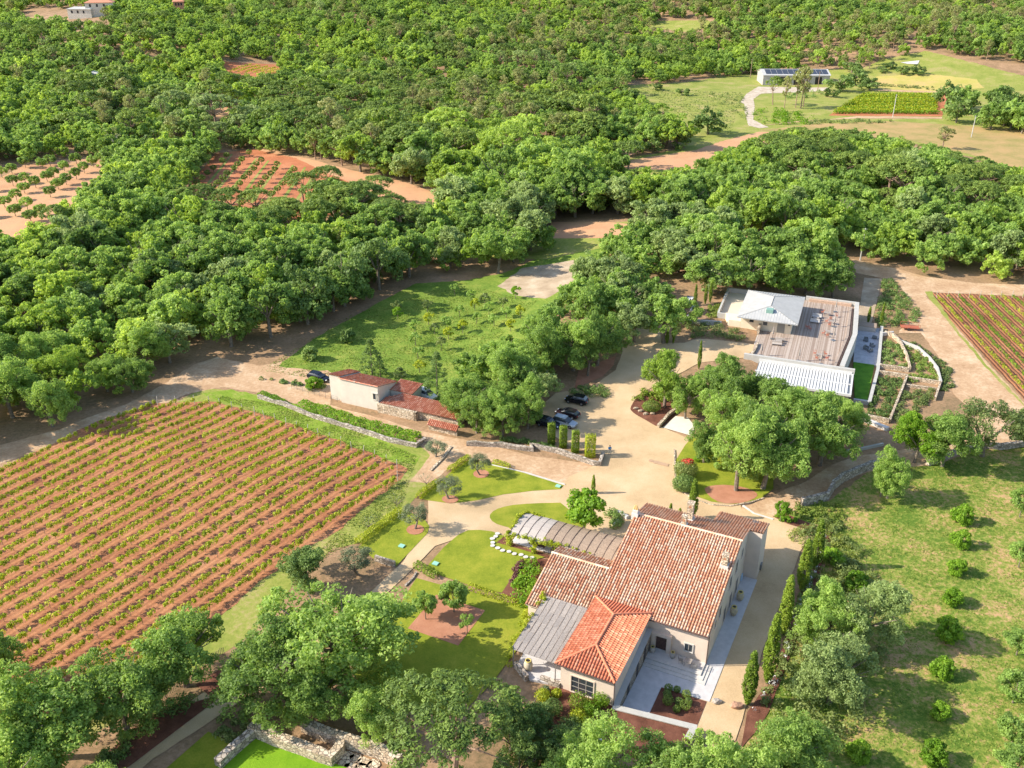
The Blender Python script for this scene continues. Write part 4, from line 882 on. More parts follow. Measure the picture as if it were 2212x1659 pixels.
# lower patio, grass strip and stone planters on the right
mb = MB(); mb.prism([(23.6, 16), (28.5, 18), (28.5, -2.0), (24.0, -2.0)], -.2, .35)
o = mb.build('lower_patio', mat('grey_deck', (.42, .42, .44), .8, var=.15, scale=1.2), loc=(WO[0], WO[1], 0), rz=WR); props(o, 'grey decked lower patio beside the winery', 'terrace', kind='structure')
mb = MB(); mb.prism([(24.0, -2.0), (28.0, -2.0), (27.3, -18.3), (25.0, -18.3)], -.2, .4)
o = mb.build('grass_strip', ground_mat('thick_green', ((.06, .15, .01), (.10, .24, .02), (.14, .30, .02)), .6, 6, bump=1), loc=(WO[0], WO[1], 0), rz=WR); props(o, 'deep green grass strip beside the winery', 'grass', kind='structure')
def wwall(P, wd, z0, z1_, label, m=M_conc, name='stone_wall'):
    o = strip(MB(), P, wd, z0, z1_).build(name, m, loc=(WO[0], WO[1], 0), rz=WR); return props(o, label, 'wall')
wwall([(28.9, 18.5), (28.7, -4), (27.6, -19.5), (24.8, -19.5)], .6, -.3, .75, 'pale kerb wall along the lower patio and grass strip')
wwall([(28.95, 14.5), (31.3, 16.2)], .3, -.2, .8, 'short white wall at the upper end of the planters', M_white)
wwall([(29.6, 15.6), (31.2, 14.8), (32.6, 11.8), (34.0, 4.5), (34.6, -1.6)], .4, -.3, .9, 'curved stone planter wall nearest the lower patio', M_stone)
wwall([(29.0, -2.2), (34.4, -2.2)], .4, -.3, .9, 'upper cross wall between the dark planters', M_stone)
wwall([(29.0, -5.2), (34.1, -5.2), (31.2, -25.6)], .4, -.3, .8, 'stone wall round the long dark planter', M_stone)
wwall([(32.7, 11.9), (36.2, 9.6), (38.3, 5.1), (39.7, .4), (40.2, -6.0)], .35, -.3, .8, 'pale outer curved planter wall by the track', M_conc)
wwall([(34.3, -6.0), (40.1, -6.1), (39.0, -13.5)], .35, -.3, .8, 'outer cross wall of the curved planters', M_stone)
wwall([(34.0, -9.3), (39.6, -9.0)], .35, -.3, .6, 'second outer cross wall of the curved planters', M_stone)
wwall([(26.8, -25.2), (31.1, -25.7)], .4, -.3, .9, 'stone wall closing the long dark planter', M_stone)
wwall([(26.0, -25.8), (31.0, -28.5)], .9, -.3, .6, 'white sloping step wall below the long dark planter', M_white)
def box_world(name, loc, rz, dims, m, label, cat): o = MB().box(-dims[0]/2, dims[0]/2, -dims[1]/2, dims[1]/2, 0, dims[2]).build(name, m, loc=loc, rz=rz); return props(o, label, cat)
bx_ = empty('planter_box', wxy(25.9, 16.4, .3), WR, 'tan covered planter box at the head of the lower patio', 'planter')
MB().box(-1.8, 1.8, -1.2, 1.2, 0, 1.1).build('box', M_reed3, bx_); MB().box(-1.85, 1.85, -1.25, 1.25, 1.1, 1.2).build('lid', M_reed2, bx_)
# furniture on the deck
def parasol(p, q, lab, lean=.05):
    e = empty('closed_parasol', wxy(p, q, 3.06), random.random()*6, lab, 'parasol', 'closed parasols on the deck')
    MB().box(-.4, .4, -.4, .4, 0, .1).build('base', M_metal, e); MB().tube((0, 0, 0), (0, 0, 3.0), .035).build('pole', M_fwood, e)
    MB().lathe((0, 0, 0), [(.05, 1.1), (.2, 1.2), (.15, 1.9), (.1, 2.5), (.03, 2.9)], 8).build('canopy', M_reed, e)
for p, q, lab in ((7.8, -2.4, 'closed parasol nearest the box door'), (13.8, -11.4, 'closed parasol in the middle of the front edge of the deck'), (6.7, -11.5, 'closed parasol at the left front corner of the deck'),
                  (18.0, -11.4, 'closed parasol beside the red chairs at the right front'), (19.5, 1.2, 'closed parasol by the middle of the long bench'), (19.2, 8.6, 'closed parasol by the red stools in the shade edge'), (18.9, 17.2, 'closed parasol at the far end of the deck')):
    parasol(p, q, lab)
def bench(p, q, rz, m, label, L=1.9, grp=None):
    e = empty('bench', wxy(p, q, 3.06), WR+rz, label, 'bench', grp)
    MB().box(-L/2, L/2, -.35, .35, .3, .42).build('seat', m, e); MB().box(-L/2, L/2, .3, .4, .42, .85).build('backrest', m, e)
    for x in (-L/2+.08, L/2-.08): MB().box(x-.05, x+.05, -.32, .32, 0, .3).build('leg', M_metal, e)
bench(15.4, 12.4, 0, M_white, 'white bench in the shade farther from the box door'); bench(15.2, 9.4, 0, M_white, 'white bench in the shade nearer to the camera')
bench(9.0, -5.2, .1, M_reed3, 'pale bench of the seating group in front of the box'); bench(9.3, -2.9, 3.2, M_reed3, 'pale bench facing the seating group nearest the box')
for p, q, lab in ((9.2, -4.1, 'low table of the seating group before the box'), (15.3, 10.9, 'low table between the two white benches'), (18.6, 10.0, 'table among the red stools by the bench'), (18.2, 4.2, 'table of the middle red stools'), (17.6, -8.2, 'table of the front red chairs'), (17.3, 14.6, 'table at the far end of the deck')):
    table(wxy(p, q, 3.06), WR, 1.2, .8, M_reed, M_metal, lab, h=.7)
for i, (p, q) in enumerate(((18.2, 12.2), (17.5, 10.2), (18.2, 8.6), (14.6, 5.0), (13.9, 5.6), (18.2, 2.6), (17.3, 3.4), (16.5, -7.4), (18.6, -7.0), (17.1, -9.6), (18.9, -9.0), (16.3, 15.2), (19.3, 14.2))):
    chair(wxy(p, q, 3.06), i*1.3, M_rust, ('rust red metal chair on the deck by the shaded benches' if q > 7 else 'rust red metal chair at the middle of the deck' if q > 0 else 'rust red metal chair at the front edge of the deck'), 'rust red deck chairs')
for i, (p, q) in enumerate(((25.9, 9.8), (26.1, 5.4), (27.3, 7.2), (27.6, 11.8), (26.9, 4.4))):
    e = empty('armchair', wxy(p, q, .36), WR+i, 'grey lounge armchair on the lower patio', 'armchair', 'grey armchairs on the lower patio')
    MB().box(-.4, .4, -.4, .4, .2, .42).build('seat', M_metal, e); MB().box(-.4, .4, .3, .42, .42, .85).build('backrest', M_metal, e); MB().box(-.48, -.4, -.4, .42, .05, .62).build('armrest', M_metal, e); MB().box(.4, .48, -.4, .42, .05, .62).build('armrest', M_metal, e)
# ramp walls near the pickup
wwall([(-10.3, 8.6), (-10.4, -.6), (-13.5, -.6)], .5, 2.5, 4.1, 'pale low retaining wall of the ramp by the white pickup')
wwall([(-9.9, -.2), (-3.2, 1.0)], .4, 2.5, 4.0, 'pale wall behind the shrub bed of the forecourt')
e = empty('railing', wxy(-6.6, 19.5, 3), WR, 'grey metal railing beside the upper terrace', 'railing')
for i in range(5): MB().tube((-2+i, 0, 0), (-2+i, 0, 1.1), .025, n=4).build('post', M_metal, e)
m_ = MB(); [m_.tube((-2, 0, z), (2, 0, z), .02, n=4) for z in (.35, .7, 1.1)]; m_.build('rail', M_metal, e)
# rusty trailer by the right track
c = at(*z3b(735, 560)); e = empty('farm_trailer', (c[0], c[1], T(*c)), -.2, 'rusty orange frame trailer parked by the planters', 'trailer')
m_ = MB(); m_.box(-1.9, 1.9, -.8, .8, .6, .7); m_.build('bed', M_rust, e)
m_ = MB(); [m_.tube((x, y, .7), (x, y, 1.5), .04, n=4) for x in (-1.9, 0, 1.9) for y in (-.8, .8)]; [m_.tube((-1.9, y, 1.5), (1.9, y, 1.5), .04, n=4) for y in (-.8, .8)]; m_.build('rack', M_rust, e)
for y in (-.85, .85): MB().tube((-.3, y-.1, .35), (-.3, y+.1, .35), .35, n=12).build('wheel', M_dark, e)

# ---------------- barn and far houses ----------------
bo = at(1647, 184); bz = T(*bo); b2_ = at(1795, 189); ang = math.atan2(b2_[1]-bo[1], b2_[0]-bo[0]); ang = -.03
L = 34.5; M_clad = mat('grey_cladding', (.42, .38, .35), .6, var=.05, scale=.5); M_solar = mat('solar_panel', (.05, .06, .085), .5, spec=.3)
barn = empty('barn', (bo[0], bo[1], bz), ang, 'long grey barn with solar panels on its low gable roof', 'barn')
mb = MB(); mb.profile([(0, -.5), (15, -.5), (15, 5.0), (7.5, 6.9), (0, 5.0)], 0, L); mb.build('wall', M_clad, barn)
mb = MB(); mb.profile([(-.4, 4.95), (7.5, 7.0), (15.4, 4.95), (15.4, 5.1), (7.5, 7.15), (-.4, 5.1)], -.4, L+.4); br_ = mb.build('roof', M_zinc, barn)
for i in range(11):
    m_ = MB(); x0 = 1.6+i*2.95
    if i == 6: continue
    m_.face([(x0, 1.0, 5.50), (x0+2.8, 1.0, 5.50), (x0+2.8, 7.0, 7.06), (x0, 7.0, 7.06)]); m_.build('solar_panel', M_solar, br_)
for x0, x1 in ((8, 12), (16, 20.5), (27, 30.5)): MB().box(x0, x1, -.05, -.01, 0, 4.2).build('door', M_dark, barn)
def simple_house(px, py, wx, wy, h, rz, wallm, roofm, label, rise=1.2):
    x, y = at(px, py); e = empty('far_house', (x, y, T(x, y)), rz, label, 'house')
    MB().box(-wx/2, wx/2, -wy/2, wy/2, -3, h).build('wall', wallm, e)
    m_ = MB(); a, b = wx/2+.5, wy/2+.5; q = wx/2-wy/2
    m_.face([(-a, -b, h), (a, -b, h), (q, 0, h+rise), (-q, 0, h+rise)]); m_.face([(a, b, h), (-a, b, h), (-q, 0, h+rise), (q, 0, h+rise)]); m_.face([(a, -b, h), (a, b, h), (q, 0, h+rise)]); m_.face([(-a, b, h), (-a, -b, h), (-q, 0, h+rise)]); m_.box(-a, a, -b, b, h-.2, h-.01)
    m_.build('roof', roofm, e)
    for i in range(3): MB().box(-wx/2+wx*(i+.6)/4, -wx/2+wx*(i+.6)/4+1.2, -wy/2-.05, -wy/2, h-2.6, h-.9).build('window', M_dark, e)
simple_house(*z9(650, 98), 17, 9, 8.2, .2, M_wallw, M_terra, 'far house with a salmon tiled roof among the upper left trees', 2)
simple_house(*z9(530, 112), 16, 7, 5.5, -.1, M_wallw, M_zinc, 'far pale outbuilding beside the salmon roofed house')
simple_house(*z9(1150, 92), 7, 6, 8.5, .3, M_terra, M_terra, 'tiny far pink house at the top left of the wood')
simple_house(*z9(618, 550), 4, 4, 6.5, .1, M_white, M_white, 'tiny white hut roof poking out of the left wood')

# ---------------- poles ----------------
def pole(px, py, h, label, m=M_conc, r=.16, wood=False):
    x, y = at(px, py); e = empty('electric_pole', (x, y, T(x, y)), 0, label, 'pole')
    MB().tube((0, 0, -.3), (0, 0, h), r*1.25, r*.8, 8).build('shaft', m, e); MB().box(-.5, .5, -.08, .08, h-.35, h-.2).build('crossarm', M_metal, e)
pole(1858, 562, 8.6, 'pale concrete pole standing at the end of the tall wood by the ochre track')
pole(1928, 255, 10.0, 'pale pole in front of the bright green far vineyard')
pole(2098, 297, 8.5, 'pale leaning pole in the fallow field at the far right')
pole(*z8(635, 450), 10, 'brown wooden pole left of the barn', M_barkp); pole(*z8(1022, 525), 9.5, 'brown wooden pole in front of the barn', M_barkp)

# ---------------- vine rows ----------------
def vinerow(p0, p1, label, group, hgt=.95, lsize=.2, dens=26, gaps=.12, stake=4.5, seed=0, wd=.22, posts=True, m=None):
    """one trellised row from p0 to p1 (world xy)"""
    rng = np.random.default_rng(seed); L = math.dist(p0, p1); z0 = T(*p0); rz = math.atan2(p1[1]-p0[1], p1[0]-p0[0])
    e = empty('vine_row', (p0[0], p0[1], z0), rz, label, 'vine row', group)
    n = int(L/1.0); P = []; Rr = []
    for i in range(n):
        if rng.random() < gaps: continue
        for k in range(3):
            s = i+rng.random()*1.0; q = (p0[0]+(p1[0]-p0[0])*s/L, p0[1]+(p1[1]-p0[1])*s/L); P.append((s, rng.normal()*.07, T(*q)-z0+hgt*(.6+.35*rng.random()))); Rr.append(wd*(.7+.6*rng.random()))
    if not P: return
    V, t = cloud(rng, np.array(P), np.array(Rr), max(3, dens//3), lsize, flat=1.2)
    link(bpy.data.objects.new('foliage', quads_mesh('vine_foliage', V, t, m or M_yg)), e)
    if stake:
        k = int(L/stake)
        for i in range(k+1):
            s = min(L-.05, i*stake); q = (p0[0]+(p1[0]-p0[0])*s/L, p0[1]+(p1[1]-p0[1])*s/L); end = i in (0, k)
            if not end and i > 40: continue
            key = 'end' if end else 'mid'
            if key not in STK: STK[key] = (MB().tube((0, 0, -.1), (0, 0, 1.9), .06, n=5).mesh('end_post', mat('grey_post', (.50, .45, .40), .8)) if end else MB().tube((0, 0, -.1), (0, 0, 1.15), .035, n=4).mesh('stake', M_bark))
            o = link(bpy.data.objects.new('end_post' if end else 'stake', STK[key]), e); o.location = (s, 0, T(*q)-z0)
            if end: o.rotation_euler = (rng.normal()*.05, rng.normal()*.05, 0)
    return e
STK = {}
# left vineyard: first end posts measured along the grass strip, rows run down to the left
ORD = ['first', 'second', 'third', 'fourth', 'fifth', 'sixth', 'seventh', 'eighth', 'ninth', 'tenth', 'eleventh', 'twelfth', 'thirteenth', 'fourteenth', 'fifteenth', 'sixteenth', 'seventeenth', 'eighteenth', 'nineteenth', 'twentieth',
       'twenty first', 'twenty second', 'twenty third', 'twenty fourth', 'twenty fifth', 'twenty sixth', 'twenty seventh', 'twenty eighth', 'twenty ninth', 'thirtieth', 'thirty first', 'thirty second', 'thirty third', 'thirty fourth', 'thirty fifth']
VW = [at(*p) for p in VY]
def clip_line(p, d, poly):
    ts = []
    for i in range(len(poly)):
        a, b = poly[i], poly[(i+1) % len(poly)]; ex, ey = b[0]-a[0], b[1]-a[1]; den = d[0]*ey-d[1]*ex
        if abs(den) < 1e-9: continue
        t = ((a[0]-p[0])*ey-(a[1]-p[1])*ex)/den; s = ((a[0]-p[0])*d[1]-(a[1]-p[1])*d[0])/den
        if 0 <= s < 1: ts.append(t)
    return sorted(ts)
dv = (sin(R_(32.4)), cos(R_(32.4))); nv_ = (cos(R_(32.4)), -sin(R_(32.4))); base = (-53.8, 148.3); k = 0
for i in range(-5, 36):
    p = (base[0]+nv_[0]*2.55*i, base[1]+nv_[1]*2.55*i); ts = clip_line(p, dv, VW)
    if len(ts) < 2: continue
    t1_, t0_ = ts[-1]-1.2, ts[0]+1
    if t1_-t0_ < 6: continue
    a = (p[0]+dv[0]*t1_, p[1]+dv[1]*t1_); b = (p[0]+dv[0]*t0_, p[1]+dv[1]*t0_)
    px, py, _ = proj(b[0], b[1], 1)
    if t1_-t0_ > 110: b = (a[0]-dv[0]*110, a[1]-dv[1]*110)
    vinerow(a, b, ORD[k]+' yellow green vine row of the left vineyard, counted from the dirt track', 'vine rows of the left vineyard', seed=i+50, gaps=.05, lsize=.25, dens=96, wd=.31, hgt=1.15, stake=4.8); k += 1
# right vineyard
dr = (sin(R_(3.4)), cos(R_(3.4))); k = 0
for i in range(0, 15):
    x0, y0 = 99.6+2.52*i, 208.0; L = 75
    a = (x0, y0); b = (x0-dr[0]*L, y0-dr[1]*L)
    while True:
        px, py, _ = proj(b[0], b[1], 0)
        if L > 8 and (not inpoly(px, py, [(2000, 632), (2600, 632), (2600, 1160), (2212, 862), (2130, 775), (2060, 700)])): L -= 2; b = (x0-dr[0]*L, y0-dr[1]*L)
        else: break
    vinerow(a, b, ORD[k]+' green vine row of the right vineyard, counted from the ochre track', 'vine rows of the right vineyard', seed=200+i, gaps=.05, dens=44, wd=.33, hgt=1.1, lsize=.24, m=M_lime if i % 3 else M_yg); k += 1
# bright far vineyard below the barn and small far ones
A_, B_ = at(1800, 246), at(2032, 250); C_ = at(1862, 208)
for i in range(20):
    t = i/19; a = (A_[0]+(C_[0]-A_[0])*t, A_[1]+(C_[1]-A_[1])*t); b = (B_[0]+(C_[0]-A_[0])*t*.35+t*8, a[1]-1)
    vinerow(a, b, ORD[i]+' bright green vine row of the far vineyard, from its near edge', 'vine rows of the far vineyard', seed=300+i, gaps=0, dens=40, lsize=.6, wd=.75, hgt=1.3, stake=0, m=M_lime if i % 3 == 0 else M_yg)
A_, B_ = at(497, 158), at(520, 140)
for i in range(8):
    a = (A_[0]+i*4.2, A_[1]); b = (B_[0]+i*4.6+6, B_[1])
    vinerow(a, b, ORD[i]+' short vine row of the tiny far vineyard, from the left', 'vine rows of the tiny far vineyard', seed=400+i, gaps=.02, dens=12, lsize=.6, wd=.5, hgt=1.3, stake=0)

# ---------------- cars, person ----------------
def loft(mb, st, mi=0):
    """st: list of (x, halfwidth_bottom, halfwidth_top, z0, z1)"""
    k = len(mb.v); n = 8
    for x, wb, wt, z0, z1_ in st:
        zm = z0+(z1_-z0)*.55; mb.v += [(x, -wb*.92, z0), (x, -wb, z0+.12), (x, -wb, zm), (x, -wt, z1_-.03), (x, wt, z1_-.03), (x, wb, zm), (x, wb, z0+.12), (x, wb*.92, z0)]
    for i in range(len(st)-1):
        for j in range(n): q = (j+1) % n; mb.f.append((k+i*n+j, k+i*n+q, k+(i+1)*n+q, k+(i+1)*n+j)); mb.m.append(mi); mb.t.append(.5)
    mb.f.append(tuple(k+j for j in range(n))[::-1]); mb.f.append(tuple(k+(len(st)-1)*n+j for j in range(n))); mb.m += [mi]*2; mb.t += [.5]*2
    return mb
M_tyre = mat('tyre', (.02, .02, .02), .9); M_rim = mat('rim', (.4, .4, .42), .35, metal=.8)
M_lampw = mat('lamp_glass', (.8, .8, .8), .1, spec=.8); M_lampr = mat('tail_lamp', (.45, .02, .02), .25)
def car(loc, rz, paint, label, L=4.5, W=.9, suv=True, pickup=False):
    e = empty('parked_car' if not pickup else 'pickup_truck', loc, rz, label, 'car' if not pickup else 'pickup')
    h = L/2; zt = .98 if suv else .88; top = 1.62 if suv else 1.42
    mb = loft(MB(), [(-h, W*.80, W*.78, .38, zt-.12), (-h+.12, W*.95, W*.9, .28, zt), (-h+1.0, W, W*.93, .24, zt+.03), (0, W, W*.95, .24, zt), (h-1.35, W, W*.93, .24, zt-.02), (h-.4, W*.96, W*.86, .26, zt-.18), (h-.05, W*.84, W*.72, .34, zt-.28)])
    mb.build('body', paint, e, smooth=False)
    if not pickup:
        loft(MB(), [(-h+.18, W*.86, W*.66, zt-.03, zt+.06), (-h+.62, W*.88, W*.70, zt-.03, top-.06), (-.2, W*.88, W*.72, zt-.03, top-.02), (.35, W*.88, W*.7, zt-.03, top-.1), (h-1.15, W*.86, W*.68, zt-.05, zt+.03)]).build('window', M_glass, e)
        loft(MB(), [(-h+.58, W*.70, W*.66, top-.1, top-.01), (-.2, W*.74, W*.7, top-.08, top+.03), (.35, W*.72, W*.66, top-.14, top-.04)]).build('roof_panel', paint, e)
    else:
        loft(MB(), [(-.1, W*.88, W*.72, zt-.03, top-.04), (.5, W*.88, W*.72, zt-.03, top), (.95, W*.88, W*.68, zt-.03, top-.14), (1.5, W*.86, W*.7, zt-.05, zt+.03)]).build('window', M_glass, e)
        loft(MB(), [(-.12, W*.74, W*.7, top-.1, top+.02), (.5, W*.76, W*.7, top-.08, top+.05), (.85, W*.72, W*.66, top-.14, top)]).build('roof_panel', paint, e)
        m_ = MB(); m_.box(-h+.05, -.2, -W*.95, -W*.85, zt-.05, zt+.22); m_.box(-h+.05, -.2, W*.85, W*.95, zt-.05, zt+.22); m_.box(-h+.02, -h+.1, -W*.95, W*.95, zt-.05, zt+.22); m_.build('cargo_bed', M_metal, e)
    for x in (-h+.85, h-.85):
        for y in (-1, 1):
            w_ = MB().tube((x, y*(W-.16), .34), (x, y*(W+.03), .34), .34, n=16).build('wheel', M_tyre, e)
            MB().tube((x, y*(W+.031), .34), (x, y*(W+.045), .34), .2, n=10).build('rim', M_rim, w_)
    for y in (-1, 1):
        MB().box(h-.26, h-.02, y*W*.62-.14, y*W*.62+.14, zt-.42, zt-.26).build('headlight', M_lampw, e)
        MB().box(-h-.02, -h+.14, y*W*.66-.12, y*W*.66+.12, zt-.28, zt-.1).build('tail_light', M_lampr, e)
        MB().box(h-1.5, h-1.36, y*(W+.02)-.09, y*(W+.02)+.09, zt+.02, zt+.16).build('mirror', paint, e)
    MB().box(-h-.03, -h+.02, -.26, .26, .5, .62).build('number_plate', M_white, e)
def paint(n, c, r=.25, met=.3): return mat(n, c, r, metal=met, spec=.6)
P_black = paint('black_paint', (.012, .013, .018)); P_silver = paint('silver_paint', (.50, .53, .58), .3, .5); P_navy = paint('dark_blue_paint', (.012, .016, .03)); P_whitec = paint('white_paint', (.75, .75, .74), .35, 0)
P_plum = paint('plum_black_paint', (.03, .015, .022))
def carp(px, py, head, *a, **k): x, y = at(px, py); car((x, y, T(x, y)+.07), head, *a, **k)
carp(*z5(578, 245), R_(180-24), P_black, 'black compact SUV parked farthest back in the gravel court', L=4.3)
carp(*z5(505, 355), R_(180-30), P_plum, 'plum black hatchback in the middle of the parked row', L=4.5, suv=False)
carp(*z5(480, 430), R_(-30), P_silver, 'silver estate car parked nearest the clipped columns', L=4.6)
carp(*z5(345, 440), R_(-30), P_navy, 'dark car half hidden under the oak beside the silver car', L=4.5)
carp(*z4(595, 450), R_(-28), P_navy, 'dark blue estate car parked left of the cottage', L=4.7, suv=False)
carp(*z4(1410, 585), R_(-40), P_whitec, 'white car under the trees behind the tiled shed', L=4.2)
carp(*z3(392, 318), R_(-118), P_whitec, 'white pickup truck on the upper ramp left of the winery', L=5.0, pickup=True)
carp(*z2(745, 1215), R_(60), P_navy, 'dark car half hidden under the foreground oaks below the planting bed', L=4.4)
# standing person in blue, seen from the front, hands joined on a controller
M_skin = mat('skin', (.50, .30, .22), .6); M_shirt = mat('blue_shirt', (.02, .22, .50), .8); M_trou = mat('pale_trousers', (.62, .56, .46), .8); M_hair = mat('dark_hair', (.03, .02, .02), .8)
def skin_obj(name, verts, edges, rad, mats, parent, root=0):
    me = bpy.data.meshes.new(name); me.from_pydata(verts, edges, []); o = bpy.data.objects.new(name, me); link(o, parent); me.materials.append(mats)
    s = o.modifiers.new('s', 'SKIN')
    for i, r in enumerate(rad): me.skin_vertices[0].data[i].radius = (r, r*.85 if isinstance(r, float) else r)
    me.skin_vertices[0].data[root].use_root = True
    o.modifiers.new('u', 'SUBSURF').levels = 2; o.modifiers['u'].render_levels = 2; return o
px_, py_ = at(*z5(853, 676)); per = empty('person', (px_, py_, .07), R_(8), 'person in blue shirt and pale trousers standing in the gravel court, hands joined', 'person')
bv = [(0, 0, .95), (0, .01, 1.15), (0, 0, 1.38), (0, -.01, 1.5), (0, -.02, 1.62), (0, -.02, 1.70),
      (-.19, 0, 1.42), (-.25, -.02, 1.15), (-.10, -.24, 1.08), (-.03, -.31, 1.08), (.19, 0, 1.42), (.25, -.02, 1.15), (.10, -.24, 1.08), (.03, -.31, 1.08),
      (-.10, 0, .88), (-.13, -.01, .5), (-.14, 0, .1), (-.14, -.14, .04), (.10, 0, .88), (.13, -.01, .5), (.14, 0, .1), (.14, -.14, .04)]
be = [(0, 1), (1, 2), (2, 3), (3, 4), (4, 5), (2, 6), (6, 7), (7, 8), (8, 9), (2, 10), (10, 11), (11, 12), (12, 13), (0, 14), (14, 15), (15, 16), (16, 17), (0, 18), (18, 19), (19, 20), (20, 21)]
br = [.14, .12, .14, .055, .085, .08, .06, .045, .032, .028, .06, .045, .032, .028, .085, .06, .045, .04, .085, .06, .045, .04]
skin_obj('body', bv, be, br, M_skin, per)
skin_obj('shirt', [(0, 0, .93), (0, .01, 1.15), (0, 0, 1.38), (0, -.01, 1.45), (-.2, 0, 1.42), (-.26, -.02, 1.14), (-.17, -.14, 1.11), (.2, 0, 1.42), (.26, -.02, 1.14), (.17, -.14, 1.11)], [(0, 1), (1, 2), (2, 3), (2, 4), (4, 5), (5, 6), (2, 7), (7, 8), (8, 9)], [.17, .155, .175, .09, .09, .065, .055, .09, .065, .055], M_shirt, per)
skin_obj('trousers', [(0, 0, .94), (-.10, 0, .86), (-.135, -.01, .5), (-.14, 0, .12), (.10, 0, .86), (.135, -.01, .5), (.14, 0, .12)], [(0, 1), (1, 2), (2, 3), (0, 4), (4, 5), (5, 6)], [.165, .115, .085, .075, .115, .085, .075], M_trou, per)
MB().lathe((0, .01, 1.66), [(.105, 0), (.108, .05), (.08, .11), (.02, .135)], 10).build('hair', M_hair, per, smooth=True)
m_ = MB(); m_.tube((0, -.125, 1.64), (0, -.105, 1.665), .014, .01, 5); m_.build('nose', M_skin, per)
for s_ in (-1, 1):
    m_ = MB()
    for f in range(4): m_.tube((s_*(.035+.0*f), -.31, 1.06+.014*f), (s_*.01, -.37+.006*f, 1.065+.014*f), .009, .007, 5)
    m_.tube((s_*.045, -.30, 1.11), (s_*.02, -.34, 1.13), .010, .008, 5); m_.build('fingers', M_skin, per)
MB().box(-.07, .07, -.37, -.31, 1.075, 1.10).build('controller', M_dark, None, loc=(px_, py_, .07), rz=R_(8))
o = bpy.data.objects['controller']; props(o, 'small dark controller held by the person in blue', 'controller')

# ---------------- low walls, kerbs, covers, stones ----------------
def pwall(P, wd, h, label, m=M_stoneg, name='stone_wall', cat='wall', irregular=0, off=0):
    W = [at(*p) for p in P]; mb = MB(); rr = random.Random(len(label))
    Q = []
    for i in range(len(W)-1):
        n = max(1, int(math.dist(W[i], W[i+1])/1.2))
        for j in range(n): t = j/n; Q.append((W[i][0]+(W[i+1][0]-W[i][0])*t, W[i][1]+(W[i+1][1]-W[i][1])*t))
    Q.append(W[-1])
    L_ = []; R__ = []; Z = []
    for i, q in enumerate(Q):
        p0 = Q[max(0, i-1)]; p1 = Q[min(len(Q)-1, i+1)]; d = math.dist(p0, p1) or 1; nx_, ny_ = -(p1[1]-p0[1])/d*wd/2, (p1[0]-p0[0])/d*wd/2; jj = 1+irregular*rr.uniform(-1, 1)
        L_.append((q[0]+nx_*jj, q[1]+ny_*jj)); R__.append((q[0]-nx_, q[1]-ny_)); Z.append((T(*q)+off, h*(1+irregular*rr.uniform(-.5, .5))))
    for i in range(len(Q)-1):
        z0a, ha = Z[i]; z0b, hb = Z[i+1]
        lb0, lb1, rb0, rb1 = (*L_[i], z0a-.3), (*L_[i+1], z0b-.3), (*R__[i], z0a-.3), (*R__[i+1], z0b-.3)
        lt0, lt1, rt0, rt1 = (*L_[i], z0a+ha), (*L_[i+1], z0b+hb), (*R__[i], z0a+ha), (*R__[i+1], z0b+hb)
        mb.face([lb1, lb0, lt0, lt1]); mb.face([rb0, rb1, rt1, rt0]); mb.face([lt0, rt0, rt1, lt1])
        if i == 0: mb.face([lb0, rb0, rt0, lt0])
        if i == len(Q)-2: mb.face([rb1, lb1, lt1, rt1])
    o = mb.build(name, m); return props(o, label, cat)
pwall([(1008, 962), (1080, 965), (1150, 975), z5(200, 610), z5(420, 660), z5(620, 725), z5(730, 765), z5(770, 770), z5(800, 680)], .55, .8, 'rough stone wall between the track and the clipped columns', irregular=.25)
pwall([z11(140, 605), z11(210, 590), z11(270, 572), z11(300, 520), z11(350, 480), z11(420, 445), z11(490, 418), z11(600, 410)], .6, 1.5, 'dry stone retaining wall below the shaded track', irregular=.2)
pwall([z11(780, 400), z11(850, 378), z11(920, 345), z11(1060, 310), z11(1150, 318), z11(1280, 300), z11(1400, 300)], .6, 1.1, 'dry stone wall along the upper edge of the right orchard', irregular=.2)
pwall([z5(1390, 640), z5(1395, 790), z5(1400, 900), z5(1440, 980), z5(1560, 1050), z5(1700, 1095), z5(1850, 1105), z5(2010, 1080), z5(2130, 1040)], .25, .22, 'low stone edging round the oak lawn', M_stone, 'kerb', 'kerb', irregular=.3)
pwall([z5(1960, 1100), z5(2050, 1165), z5(2212, 1215)], .3, .15, 'pale curved kerb right of the back roof', M_white, 'kerb', 'kerb')
pwall([z11(330, 340), z11(430, 325), z11(555, 298)], .35, .5, 'pale curved wall above the shaded track', M_conc)
pwall([z5(1255, 455), z5(1350, 350), z5(1440, 290)], .5, .7, 'tan wall beside the white ramp', M_stone)
drape('white_ramp', [z5(1295, 455), z5(1535, 525), z5(1560, 440), z5(1500, 370), z5(1400, 360)], .14, mat('white_ramp_concrete', (.70, .62, .52), .85, var=.05, scale=1), 'white concrete ramp at the edge of the court', 'ramp')
pwall([z7(255, 1190), z7(330, 1215), z7(430, 1245)], .4, .9, 'short dark stone wall at the end of the lawn', M_stoneg)
pwall([z7(620, 1300), z7(590, 1350), z7(520, 1420)], .25, .2, 'stone kerb where the drive enters the trees', M_stoneg, 'kerb', 'kerb')
pwall([z7(745, 395), z7(860, 280), z7(930, 180)], .4, .2, 'low stone kerb under the rosy shrub', M_stone, 'kerb', 'kerb', irregular=.3)
pwall([z7(1290, 345), z7(1600, 415), z7(1940, 520)], .2, .18, 'pale stone kerb along the pointed lawn', M_white, 'kerb', 'kerb')
pwall([z4(140, 590), z4(340, 650), z4(560, 740), z4(860, 830), z4(1130, 920), z4(1330, 960), z4(1400, 915)], .5, .8, 'dry stone wall under the ivy along the track', irregular=.25)
